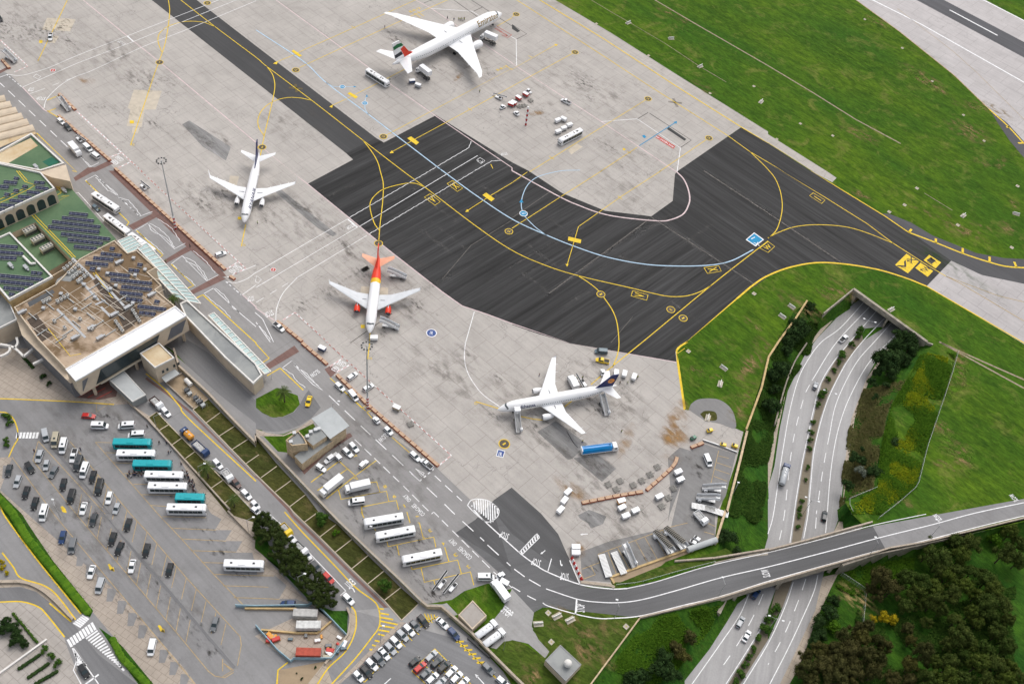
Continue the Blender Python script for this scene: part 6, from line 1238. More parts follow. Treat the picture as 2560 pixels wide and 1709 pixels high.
# motorway traffic
GM='traffic on the motorway'
for k,c,p,l in (('pickup','white','13 660,1555 720,1500','white pickup with loaded bed leaving the tunnel'),('hatch','silver','23 420,435 445,365','silver hatchback on the upper motorway'),('estate','darkgrey','23 505,1640 525,1535','dark car between tunnel and bridge on the right carriageway'),('estate','blue','32 2205,775 2245,715','dark blue car about to pass beneath the bridge'),('estate','silver','32 2055,1050 2110,955','silver estate below the bridge, first of a pair'),('sedan','white','32 2115,1175 2165,1085','white saloon behind the silver estate below the bridge')): veh(k,c,p,l,GM,.7,zb=CUT_Z)
truck('mw','23 125,1300 175,1115','tanker truck with a blue cab and grey tank on the motorway',T_('tank','blue','silver',9.5),'tank_truck','truck',1.5,CUT_Z,GM)
# apron vehicles
GP='vehicles beside the apron block row'
rows('21','''
estate|white|835,345 920,280|white estate parked among the blocks nearest the red paving
estate|white|985,440 1065,390|white hatchback beside the light mast foot
estate|white|725,375 805,445|white car of a worker in yellow on the airside road
mpv|white|865,465 910,520|white van on the airside road under the blocks
hatch|white|1170,775 1245,845|white hatchback over the letters of the word slow
estate|white|1410,1005 1490,1080|white hatchback parked before the double cab pickup
pickup|white|1605,1155 1505,1070|white double cab pickup at the end of the block row
tug|white|1120,740 1075,690|white baggage tractor parked by the block row
estate|white|855,920 930,1000|white saloon nearest the control house canopy
estate|white|795,970 875,1045|white saloon beside its twin by the control house
jeep|white|770,1075 715,1015|white jeep by the stairs of the control house
jeep|white|695,1050 635,1095|white jeep with spare wheel left of its neighbour
jeep|white|560,1130 630,1175|white small jeep lowest below the control house
jeep|white|950,1145 1015,1080|white open jeep alone in a yellow bay
''',None)
veh('sedan','yellow','21 495,490 465,590','yellow airport car numbered 9 turning by the round lawn'); g9=MB(); p=P1('21 470,530',1.55); gtext(g9,'9',P1('21 490,535',1.46),P1('21 470,532',1.46),1.1,.03); 
rows('00','pickup|white|465,300 455,375|white pickup parked on the pale repair slabs\nmpv|white|775,1325 825,1370|white van nearest the block row by the zigzag bay\nmpv|white|890,1435 840,1400|white minivan beside the end of the block row\nsuv|darkgrey|580,1120 655,1200|dark truck like car queueing by the block row\nestate|white|530,1085 585,1130|white car at the head of the narrow apron lane',None)
truck('boxw','00 645,1320 725,1410','long white box truck standing at the zigzag marked bay',T_('box','white','white',7.5))
rows('10','estate|white|1975,770 2050,745|white hatchback parked by the worn strip near the clear marking\nhatch|slate|845,315 905,360|small grey car squeezed beside the first apron bus',None)
veh('apronbus','white','10 855,215 1070,355','white apron bus nearest the arcaded wing','apron buses at the terminal',2.0); veh('apronbus','white','10 965,415 1170,570','white apron bus waiting in the middle of three','apron buses at the terminal',2.0); veh('apronbus','white','10 1190,590 1400,740','white apron bus half under the glass canopy','apron buses at the terminal',2.0)
veh('apronbus','white','01 1010,645 1205,770','white apron bus crossing behind the large airliner','apron buses on the remote stands',1.8); veh('apronbus','white','02 640,1190 425,1300','white apron bus beside small white carts','apron buses on the remote stands',1.8)
rows('02','pickup|white|530,945 455,905|white pickup crossing the pink line',None)
rows('11','pickup|white|165,1390 250,1455|white pickup with open bed at the block row end',None)
truck('svc','21 1900,-50 1900,-40','x',None) if 0 else None
rows('22','mpv|slate|875,95 750,85|grey blue van by the taxiway edge\npickup|yellow|885,185 765,160|yellow pickup with light bar behind the long airliner\ncart|white|950,255 945,330|white baggage cart nearest the blue fin\ncart|white|1030,270 1015,330|white baggage cart second from the blue fin\ncart|white|1120,300 1100,355|white baggage cart farthest from the blue fin\ntug|white|830,300 825,260|white baggage tractor under the blue fin\nmpv|white|1765,1035 1805,1130|white van with beige roof alone in the equipment yard',None)
veh('x','x','22 605,990 1000,940','long blue fuel tanker with white cab hosed to the long airliner',None,2.0,maker=mk_tanker,key='tanker',name='fuel_tanker',cat='fuel truck')
hz=MB(); q=T('22 500,815 530,870 560,920 600,965'); hz.path([tuple(p-q[0]+Vector((0,0,.1))) for p in q],.09); o=hz.build('fuel_hose',plast); o.location=q[0]; tag(o,'black fuel hose lying between the airliner wing and the blue tanker','hose')
CT=lambda:mk_truck('lift','white','white',9.0)
truck('cat','01 1580,725 1470,640','white high lift catering truck raised against the tail of the large airliner',CT,'catering_truck','catering truck',.8); truck('cat','01 2180,400 2050,345','white high lift catering truck raised at the front door of the large airliner',CT,'catering_truck','catering truck',.8)
S=lambda:mk_stairs(); S2=lambda:mk_stairs(True)
for key,mk,p,l,z in (('st',S,'11 1375,960 1195,935','white passenger stairs beside the red tail',1.5),('st',S,'11 1315,1425 1120,1385','white passenger stairs at the front door of the red tailed airliner',1.5),('st2',S2,'22 70,850 30,620','tall canopied passenger stairs at the front door of the long airliner',1.8),('st',S,'22 875,665 805,500','white passenger stairs at the rear door of the long airliner',1.5),
  ('st',S,'22 1745,1320 1930,1350','uppermost of the passenger stairs parked by the yard wall',1.5),('st',S,'22 1690,1405 1880,1450','passenger stairs with a blue sign parked by the yard wall',1.5),('st',S,'32 1115,480 1020,330','white passenger stairs parked in the bays of the equipment yard',1.3),('stb',lambda:mk_stairs(bellow=True,L=9.5),'32 1325,200 1440,370','stairs with a black hooped cover, nearer the white stairs','s'),('stb',lambda:mk_stairs(bellow=True,L=9.5),'32 1420,165 1560,330','stairs with a black hooped cover, nearer the yard corner','s')):
    veh('x','x',p,l,None,1.5,maker=mk,key=key,name='passenger_stairs',cat='passenger stairs')
B='belt loaders'
for p,l,kk in (('10 1275,100 1355,180','dark belted loader parked behind the block row near the light mast','belt'),('31 1625,720 1750,565','belt loader nearer the coaches at the yard corner','belt'),('31 1720,750 1855,595','belt loader nearer the corner lawn','belt'),('22 665,405 620,340','belt loader at the cargo hold beside the wing','belt'),('01 2170,860 2265,905','white belt loader beside the cart cluster','belt')): veh('belt','white',p,l,B,1.0,key='belt')
cg='baggage carts on the apron'
for k,(c,p,l) in enumerate((('red','01 2300,910 2400,960','red curtained baggage cart next to the white belt loader'),('red','02 30,870 90,910','red curtained baggage cart in the middle of the cluster'),('red','02 95,840 155,875','red curtained baggage cart highest in the cluster'),('red','02 -40,935 25,960','red curtained baggage cart close to the red light mast'),
  ('white','02 395,1105 440,1085','white cart behind the pair above the apron bus'),('white','02 445,1070 495,1095','white cart beside the first, above the apron bus'),('white','02 400,1205 445,1190','white cart lowest in the diagonal trio'),('white','02 450,1175 495,1160','white cart in the middle of the diagonal trio'),('white','02 500,1145 548,1130','white cart highest in the diagonal trio'),
  ('white','22 480,1395 540,1340','leading white cart of the short train by the dark asphalt'),('white','22 450,1480 505,1410','middle white cart of the short train by the dark asphalt'),('white','22 415,1560 470,1500','last white cart of the short train by the dark asphalt'),('white','22 1480,1200 1550,1170','white cart with open sides at the block row corner'),('palegrey','22 1500,1270 1570,1240','grey cart below the open sided white one'),
  ('palegrey','22 1300,1430 1385,1390','grey cart standing apart under the curved block row'),('palegrey','22 965,1530 1040,1490','grey cart under the brown cart'),('palegrey','22 1085,1555 1165,1520','grey cart paired with a white one in the yard'),('white','32 1000,50 1075,20','white cart paired with the grey one in the yard'),('orange','22 965,1460 1030,1440','brown roofed cart touching the block row'),
  ('blue','21 565,40 640,75','blue sided cart in the red and white bay'),('beige','21 1245,580 1320,615','beige cart straddling the dashed line'),('white','11 1115,1520 1035,1520','white cart in front of the red tailed airliner nose'),('white','32 545,320 620,320','white cart of the pair by the red barrier, upper one'),('white','32 545,372 620,372','white cart of the pair by the red barrier, lower one'),('palegrey','31 2230,620 2300,660','grey cart towed on the coach road'),('silver','01 1450,765 1505,785','small grey cart behind the catering truck'),('blue','01 1400,740 1445,735','small blue cart behind the catering truck'))):
    cc='silver' if c=='palegrey' else c; veh('cart',cc,p,l,cg,1.3)
rows('02','tug|white|60,1050 20,1020|white baggage tractor left of the red and white mast\ntug|white|130,820 175,850|white tractor behind the highest red cart','baggage tractors'); rows('01','tug|white|2225,990 2275,965|white baggage tractor by the belt loader','baggage tractors'); rows('31','tug|white|2200,600 2255,560|white tractor pulling the grey cart','baggage tractors')
dl=[(1325,1140),(1258,1208),(1182,1265),(1105,1305),(985,1268),(878,1298),(950,1345),(1470,1335),(1425,1420),(1365,1500)]
for k,(x,y) in enumerate(dl): veh('dolly','x','22 %d,%d %d,%d'%(x-28,y+12,x+28,y-12),'%s steel cargo dolly counted along the curved block row from its upper end'%ORD[k],'cargo dollies',.4)
for k,(p,l) in enumerate((('02 110,940 30,1000','low green dolly left of the red and white mast'),('02 80,970 140,955','low green dolly near the red and white mast'),('02 150,900 190,930','dark framed dolly below the highest red cart'),('21 1380,760 1435,740','steel dolly alone on the marked bay'))): veh('dolly','x',p,l,'single dollies',.4)
for c,p,l in (('yellow','22 1770,815 1835,800','yellow ground power unit on the pale apron corner'),('green','22 1620,890 1685,860','green ground power unit near the brown stain'),('yellow','22 1900,930 1950,945','yellow cover topped unit against the yard rail'),('yellow','22 2010,940 2050,955','yellow towing unit in the yard corner'),('white','32 1620,260 1680,290','white generator unit in the yard corner, lower one'),('white','32 1660,225 1710,260','white generator unit in the yard corner, upper one')): veh('gpu',c,p,l,'ground power units',.8)
# equipment yard
for k,c,p,l in (('box','white','21 650,1340 720,1290','white'),): pass
truck('amb1','21 770,1250 600,1385','white high sided service truck with beige roof strip',T_('box','white','white',9.0)); truck('amb2','21 1020,1300 825,1345','white box ambulance lift truck in the yellow bay',T_('box','white','white',8.5),'ambulift','lift truck'); veh('van','white','21 1015,1440 815,1465','white minibus with orange pictures on its side','coach yard vehicles',1.3)
coach('white','31 1370,45 955,115','white apron coach in the uppermost yellow bay',12.6,'coaches in the apron coach bays'); coach('white','31 1468,160 1070,235','white apron coach with green glass in the middle bay',12.6,'coaches in the apron coach bays',H_=3.2); coach('white','31 1722,370 1300,455','white apron coach with a checkered roof panel',12.6,'coaches in the apron coach bays',H_=3.3)
veh('van','white','31 2035,590 2160,590','white minibus parked beside the corner lawn',None,1.3); truck('wt','31 2280,790 2170,640','white service truck along the corner lawn kerb',T_('box','white','white',8.0)); truck('tk1','31 2020,1130 2180,1010','white tank truck nearer the substation',T_('tank','white','white',8.0)); truck('tk2','31 2090,1210 2255,1085','white tank truck farther from the substation',T_('tank','white','white',8.0))
truck('gt2','32 880,580 820,400','green framed cargo loader carrying rollers',lambda:mk_trailer(),'cargo_loader','cargo loader',.8); truck('gt3','32 1010,540 940,390','white rounded loader with dark slats',lambda:mk_trailer(),'cargo_loader','cargo loader',.8); truck('gt4','22 1690,1500 1800,1520','white roller bed loader by the yard wall, nearer the stairs',lambda:mk_trailer(),'cargo_loader','cargo loader',.8)
truck('gt4','22 1820,1530 1910,1560','beige roller bed loader by the yard wall corner',lambda:mk_trailer(),'cargo_loader','cargo loader',.8); truck('tt','32 1690,10 1760,90','white truck cab parked at the yard wall',T_('flat','white','white',5.5))
veh('x','x','32 1610,345 1850,262','long grey metal cylinder tank lying at the yard end',None,1.0,maker=lambda:(lambda t:(MB().tube((-5.5,0,1.3),(5.5,0,1.3),1.0,n=16).build('tank_shell',pgroof,t,smooth=False),MB().box(-4,-3.4,-.8,.8,0,.6).box(3.4,4,-.8,.8,0,.6).build('cradle',cw,t),t)[2])(thing('x','x','x')),key='cyl',name='storage_tank',cat='tank')
for c,p,l,n in (('white','31 385,1040 575,1040','plain white shipping container inside the building site','w'),('red','31 385,1285 575,1290','rust red shipping container at the low end of the building site','r'),('palegrey','31 372,930 530,935','grey stacked site cabin inside the building site','p')): veh('x','x',p,l,None,1.3,maker=(lambda c=c:mk_container(c,7.2)),key='ct'+n,name='shipping_container',cat='container')
# ================================================================== trees and shrubs
def mat_leaf(name,c1,c2,c3=None):
    g=G(name); ge=g.node('ShaderNodeNewGeometry'); oi=g.node('ShaderNodeObjectInfo'); n=g.noise(.5,4,None,.6); k=g.mix(g.ramp(ge.outputs['Random Per Island'],[(0,0.),(1,1.)]),c1,c2); k=g.mix(g.ramp(n,[(.4,0.),(.65,.55)]),k,c3 or c2); k=g.mix(1. if 'olive' in name or 'brown' in name else 0.,k,g.ramp(oi.outputs['Random'],[(0,(.75,.9,.8)),(.5,(1.,1.,1.)),(1,(1.15,1.2,.9))]),'MULTIPLY'); return g.out(k,.95,spec=.03)
LF=dict(wood=mat_leaf('olive_foliage',(.032,.054,.012),(.108,.128,.032),(.055,.084,.018)),brown=mat_leaf('brown_foliage',(.034,.036,.011),(.118,.106,.040),(.055,.056,.018)),pine=mat_leaf('pine_foliage',(.022,.040,.012),(.062,.082,.022),(.040,.054,.016)),
 dry=mat_leaf('dry_foliage',(.13,.125,.045),(.21,.19,.08),(.10,.125,.035)),
 dark=mat_leaf('dark_foliage',(.014,.034,.012),(.038,.068,.020)),shrub=mat_leaf('shrub_foliage',(.024,.068,.013),(.068,.130,.022)),green=mat_leaf('green_foliage',(.040,.110,.010),(.095,.190,.016)),yellow=mat_leaf('yellow_blossom_foliage',(.34,.26,.01),(.46,.34,.015),(.14,.16,.015)),lime=mat_leaf('lime_foliage',(.15,.22,.010),(.30,.31,.014),(.09,.18,.012)),grey=mat_leaf('grey_foliage',(.10,.12,.09),(.19,.21,.16)),palm=mat_leaf('palm_foliage',(.035,.06,.018),(.08,.11,.03)))
bark=M('bark',(.10,.075,.05),.95,var=.4,scale=2)
def crown_mesh(rnd,nl,lobe,leaf,per,flat=.75,spread=1.0):
    mb=MB(); L=[]
    for k in range(nl):
        for _ in range(30):
            u=rnd.uniform(0,2*PI); v=rnd.uniform(-.35,1); rr_=math.sqrt(max(0,1-v*v))*rnd.uniform(.35,.8)*spread; c=Vector((rr_*math.cos(u),rr_*math.sin(u),v*.62*flat+.1))
            if all((c-q).length>lobe*.62 for q,_r in L): break
        L.append((c,lobe*rnd.uniform(.7,1.25)))
    for c,r in L:
        mb.sphere((c.x,c.y,c.z),r*.62,7,5)
        for _ in range(per):
            d=Vector((rnd.gauss(0,1),rnd.gauss(0,1),rnd.gauss(.25,1))).normalized(); p=c+d*r*rnd.uniform(.62,1.12); s=leaf*rnd.uniform(.6,1.4); t1=(d+Vector((rnd.gauss(0,.5),rnd.gauss(0,.5),rnd.gauss(0,.5)))).normalized(); a=t1.orthogonal().normalized(); a.rotate(Matrix.Rotation(rnd.uniform(0,6.3),3,t1)); b=t1.cross(a)
            mb.add([p-a*s,p+b*s*.7,p+a*s,p-b*s*.7],[(0,1,2,3)])
    return mb
def mk_tree(kind,form,seed):
    rnd=random.Random(seed); t=thing('x','x','x')
    F=dict(tall=(20,.30,.045,190,1.0),pine=(22,.27,.04,170,.8),bush=(13,.36,.06,120,.7),small=(7,.45,.085,70,.7))[form]
    me=crown_mesh(rnd,F[0],F[1],F[2],F[3],F[4]).mesh('crown',LF[kind]); o=addc(t,'crown',me); base=0
    hz=dict(tall=1.25,pine=1.0,bush=.62,small=.5)[form]; o.location=(0,0,hz)
    m_=MB(); m_.tube((0,0,0),(0,0,hz*.7),.07,.05,7)
    for k in range(4): a=k*1.7+seed; m_.tube((0,0,hz*.5),(.45*math.cos(a),.45*math.sin(a),hz*1.0),.04,.018,5)
    m_.build('trunk',bark,t); return t
_cnt={}
TN=dict(tall='woodland_tree',pine='pine_tree',bush='bush',small='shrub')
def tree(kind,form,tile,x,y,r,label,group,zb=0.0,ratio=K):
    k_=_cnt.get((kind,form),0); _cnt[(kind,form)]=k_+1; v=k_%3; px=nat(tile,x,y); hz=dict(tall=1.35,pine=1.05,bush=.62,small=.5)[form]
    g0=N(px[0],px[1],zb); m_=(N(px[0]+1,px[1],zb)-g0).length*K*r; c=N(px[0],px[1],zb+hz*m_); c.z=zb; sc_=m_*random.uniform(.94,1.08)
    o=place(('tree',kind,form,v),lambda:mk_tree(kind,form,v*7+3),c,random.uniform(0,6.28),label,group,(lambda q:(sc_*q,sc_*q,sc_*random.uniform(.85,1.2)))(random.uniform(.72,.98) if form=='tall' else 1)); o.name=TN[form]; o['category']={'tall':'tree','pine':'tree','bush':'bush','small':'shrub'}[form]; return o
WD='1620,150,75 1780,150,65 1460,250,95 1700,270,115 1850,300,115 1560,420,125 1750,420,115 1450,390,95 1080,560,85 1250,620,110 1380,650,115 1340,760,105 1500,700,105 1620,600,115 1700,560,100 1780,700,95 1650,760,105 1500,830,115 1250,860,85 1370,860,75 1580,900,95 2200,200,95 2150,380,125 2280,450,95 2000,620,105 1960,560,75 1900,760,95 2050,720,105 2130,830,115 1980,880,115 1850,920,95 1920,1000,105 2060,960,105 2180,1000,95 2100,1100,115 1750,1150,125 1650,1200,105 1850,1200,95 2000,1250,115 2150,1250,105 1780,1330,105 1650,1400,115 1900,1400,115 2050,1420,115 2200,1400,105 1500,1380,105 1600,1520,115 1450,1520,115 1750,1540,105 1950,1540,105 2150,1540,105 1550,560,90 1850,560,90 2300,1500,90 2290,300,80 1700,1000,90 1450,1000,80'
WB='1000,620,115 1130,700,115 1000,760,85 900,1060,95 800,1080,95 700,1150,105 850,1150,115 1000,1180,105 1060,1230,85 600,1260,115 480,1260,105 750,1290,125 900,1320,115 1000,1350,95 650,1400,125 500,1400,125 350,1300,105 330,1450,115 800,1450,115 950,1480,115 600,1540,115 400,1550,105 1150,1500,95 750,1560,95 1400,1300,130 1300,1400,115 1300,1540,105 1270,1060,70 1300,1180,75 940,700,70'
def many(s,kind,form,tile,label,group,zb=0.0):
    for q in s.split(): x,y,r=map(float,q.split(',')); tree(kind,form,tile,x,y,r,label,group,zb)
many(WD,'wood','tall','33','olive green round crowned tree in the wood below the access road','trees of the wood',CUT_Z)
many(WB,'brown','tall','33','brownish crowned tree in the wood near the motorway','brown trees of the wood',CUT_Z)
many('1050,960,62 1135,990,50 960,975,45','yellow','bush','33','bush covered in yellow blossom at the edge of the wood','yellow blossom bushes',CUT_Z+1)
many('2050,260,75 600,1050,70 2120,1150,60','green','bush','33','bright green bushy tree among the darker wood','green trees in the wood',CUT_Z)
many('600,810,70 560,920,95 450,1000,85 480,1120,80 420,1190,70','dark','bush','33','dark bush on the verge between the wood and the motorway','dark bushes below the bridge',CUT_Z)
many('290,1420,110 380,1250,65 230,1500,90 170,1560,80','dark','bush','13','dark green bush in the thicket behind the stone wall','thicket bushes',-3.5)
many('1250,1540,90 1180,1490,60','dark','bush','13','dark bush at the foot of the tunnel portal','portal bushes',-3.5)
many('1150,40,85 1290,60,95 1060,180,120 1180,140,95 1100,270,100 990,290,50 1240,180,70','dark','bush','23','dark spreading bush in the clump beside the right carriageway','bush clump by the tunnel',-3.5)
many('790,1050,62 850,1090,55 980,1195,88 725,1310,60 1130,930,80','dark','bush','23','dark rounded bush on the dry grass bank east of the motorway','bushes on the dry bank',-3.0)
many('840,1180,60','grey','bush','23','pale grey leaved bush between dark bushes on the dry bank',None,-3)
many('940,380,48 1075,400,38 970,505,36 860,980,26','dark','small','23','small dark shrub on the dry grass bank','small shrubs on the dry bank',-2.5)
many('100,300,115 160,90,60 30,600,95 60,450,60','dark','bush','23','dark bush on the slope left of the motorway','slope bushes',-3.5)
many('1960,230,95 2050,360,58','dark','bush','32','dark bush beside the yard wall corner','yard corner bushes',-2)
many('1400,1350,115 1340,1450,105 1100,1540,110 1450,1500,95 1200,1500,70','dark','bush','32','dark evergreen bush near the lower end of the slope lawn','lower slope bushes',-4)
many('1500,1250,80 1620,1150,70 1560,1330,70','brown','bush','32','loose brownish scrub bush on the slope below the bridge','scrub bushes below the bridge',-4)
many('760,30,32 680,120,48 640,190,32 600,260,30 545,345,32 505,480,52 450,570,32 410,730,30 395,820,28 385,900,28 375,975,30 358,1145,26 340,1260,22 310,1450,27 295,1520,30','shrub','small','23','dark green shrub growing in the motorway median','median shrubs',CUT_Z)
many('280,30,30 275,140,30 60,880,60 20,980,60 -20,1060,60','shrub','small','33','dark green shrub growing in the motorway median','median shrubs',CUT_Z); many('840,1470,45 815,1510,30','shrub','small','13','dark green shrub growing in the motorway median','median shrubs',CUT_Z); many('2250,1150,38 2200,1250,38 2130,1400,42 2080,1480,48 2030,1550,45 2165,1330,35','shrub','small','32','dark green shrub growing in the motorway median','median shrubs',CUT_Z)
many('60,80,88 130,130,95 60,230,85 190,200,95 240,290,95 180,370,85 300,420,95 370,400,75 420,440,75 280,500,85 390,540,95 480,530,75 420,640,95 560,620,85 520,720,95 630,700,75 640,800,85 700,720,65 580,830,75 700,830,55 20,150,70 330,340,70','pine','pine','31','dark pine standing in the dense row beside the garden lane','pines beside the garden lane')
many('600,70,72 1170,675,80','shrub','bush','31','big round dark shrub in a garden bed','round garden shrubs'); many('730,200,36','green','small','31','single small bright shrub in a garden bed',None); many('540,1415,16 420,1520,16 370,1470,9','dark','small','31','tiny dark shrub on the bare sandy plot','shrubs on the sandy plot')
many('395,320,38 445,385,28','dark','small','20','dark planter shrub on the plaza island','plaza shrubs'); many('70,690,45 90,750,38 65,900,40 60,950,30 40,670,30','shrub','small','20','low shrub in a kerbed island at the car park entrance','entrance island shrubs')
many('60,1000,60 90,1070,70 20,1080,60 130,1050,60 180,1170,65 150,1120,60 220,1200,60 120,1190,50','dark','bush','30','dark shrub in the planting bed below the ramp bend','shrubs of the lower planting bed'); many('400,1250,45 470,1320,42 520,1380,48','shrub','small','30','round shrub in front of the hedge rows','planter shrubs'); many('30,510,35 60,560,30 20,450,28','yellow','small','30','low yellow flowering shrub in the triangular bed','yellow bed shrubs')
def mk_palm():
    t=thing('x','x','x'); m_=MB()
    for k in range(6): m_.tube((.05*math.sin(k),0,k*1.0),(.05*math.sin(k+1),0,k+1.0),.26-.01*k,.24-.01*k,8)
    m_.build('trunk',bark,t); c=MB(); rnd=random.Random(4)
    for k in range(26):
        a=k*2.4; el=rnd.uniform(-.2,.9); L=2.6; pts=[]
        for i in range(6): u=i/5; pts.append(Vector((math.cos(a)*L*u*math.cos(el*.6),math.sin(a)*L*u*math.cos(el*.6),6+L*u*math.sin(el)-1.6*u*u)))
        s=Vector((-math.sin(a),math.cos(a),0))
        for i in range(5):
            for sg in (1,-1):
                for j in range(3): p=pts[i].lerp(pts[i+1],j/3); w_=.62*(1-.5*i/5); c.add([p,p+(pts[i+1]-pts[i])*.28,p+s*sg*w_+(pts[i+1]-pts[i])*.9+Vector((0,0,-.18))],[(0,1,2)])
    c.build('frond_crown',LF['palm'],t); return t
for s,l,sc_,z in (('20 1900,1240','broad palm tree in the garden bed beside the coach park',1.1,0),('20 2140,1500','thin palm tree lower down the garden beds',.8,0),('21 262,550','tall palm tree on the round lawn by the pier',1.05,0),('10 1600,1250','short palm at the end of the brown terminal roof',.9,4)): o=place('palm',mk_palm,P1(s,z),1,l,None,sc_); o.name='palm_tree'; o['category']='palm tree'
def hedge(label,s,wd,h,kind='shrub',z=0):
    pts=resample(T(s,z),.55); mb=MB(); rnd=random.Random(len(pts)); c=pts[0]
    for p in pts:
        q=p-c
        mb.sphere((q.x+rnd.uniform(-.1,.1),q.y+rnd.uniform(-.1,.1),h*rnd.uniform(.30,.46)),wd*.45,7,5,sz=h/wd)
        for _ in range(16): d=Vector((rnd.uniform(-1,1)*wd*.55,rnd.uniform(-1,1)*wd*.55,rnd.uniform(.3,1)*h)); v=q+Vector((0,0,0))+d; s_=.2; mb.add([v+Vector((rnd.uniform(-s_,s_),rnd.uniform(-s_,s_),rnd.uniform(-s_,s_))) for _ in range(3)],[(0,1,2)])
    o=mb.build('hedge',LF[kind]); o.location=c; tag(o,label,'hedge')
hedge('long clipped hedge between the west pavement and the slip road','20 -200,1280 0,1440 110,1560 30 250,240 480,520 800,910',2.9,1.1,'green'); hedge('hedge strip below the hatched crossing','30 1030,1170 1110,1330 1340,1568',2.4,1.0,'green')
for i,s in enumerate(('30 180,1430 360,1310','30 265,1510 440,1390','30 330,1568 520,1460')): hedge('%s of three parallel hedge rows behind the white garden wall'%['uppermost','middle','lowest'][i],s,1.3,.9,'dark')
hedge('hedge framing the lower planting bed','30 120,930 200,1020 340,1190',.9,.8,'shrub'); hedge('narrow hedge beneath the terminal frontage','20 480,260 630,420',.9,.7); hedge('clipped hedge along the plaza canopy','20 215,140 300,240',1.3,.8,'dark')
# weeds and flowers covering the slopes
def cover(name,poly,kind,n,s0,seed,zoff=None,flat=0,maxd=None):
    P_=T(poly); rnd=random.Random(seed); xs=[p.x for p in P_]; ys=[p.y for p in P_]; mb=MB(); k=0; tries=0
    while k<n and tries<n*12:
        tries+=1; x,y=rnd.uniform(min(xs),max(xs)),rnd.uniform(min(ys),max(ys))
        if not inside((x,y),P_): continue
        nn=noise.noise(Vector((x*.12,y*.12,seed)))
        if nn+rnd.uniform(-.22,.22)<flat: continue
        z=low_z(x,y); z=0 if z is None else z
        if z<CUT_Z+.03: z=CUT_Z
        s=s0*rnd.uniform(.5,1.5)*(1+nn); a=rnd.uniform(0,6.3)
        for q in range(3):
            b=a+q*2.1; d=Vector((math.cos(b),math.sin(b),0)); e=Vector((-d.y,d.x,0)); c=Vector((x,y,z+.05)); mb.add([c-e*s*.5,c+e*s*.5,c+d*s*.8+Vector((0,0,s*rnd.uniform(.5,1.1)))],[(0,1,2)])
        k+=1
    mb.build(name,LF[kind],kind='stuff')
cover('undergrowth','13 300,1300 500,1330 430,1568 23 200,350 90,760 40,1130 0,1500 22 2270,1568 2000,1568 2080,1120 2140,850 2230,620 2334,200 13 100,1568','shrub',16000,.55,3)
cover('undergrowth','23 1480,60 1710,120 1600,480 1450,950 1350,1320 1150,1480 1040,1568 760,1568 720,1460 990,1350 1030,1000 1120,600 1290,320 1380,130','green',15000,.5,5)
cover('yellow_wildflowers','23 1450,100 1640,150 1560,480 1430,950 1340,1310 1000,1568 800,1568 780,1480 1000,1350 1050,1000 1200,640 1330,330','lime',6500,.42,8,flat=.0)
cover('dry_grass_tufts','23 930,340 1270,350 1110,580 1060,760 1000,1100 960,1340 710,1420 740,1080 790,720','dry',9000,.45,6,flat=-.15)
cover('undergrowth','32 1200,990 1900,830 1880,950 1700,1180 1500,1420 1300,1568 800,1568 1170,1050','green',7000,.5,9); cover('undergrowth','33 700,500 1000,400 1400,320 1380,560 950,620 880,720 680,590','green',5000,.5,11)
cover('undergrowth','33 900,720 1300,900 2334,600 2334,1568 300,1568 600,1200 850,1040','shrub',16000,.6,13)
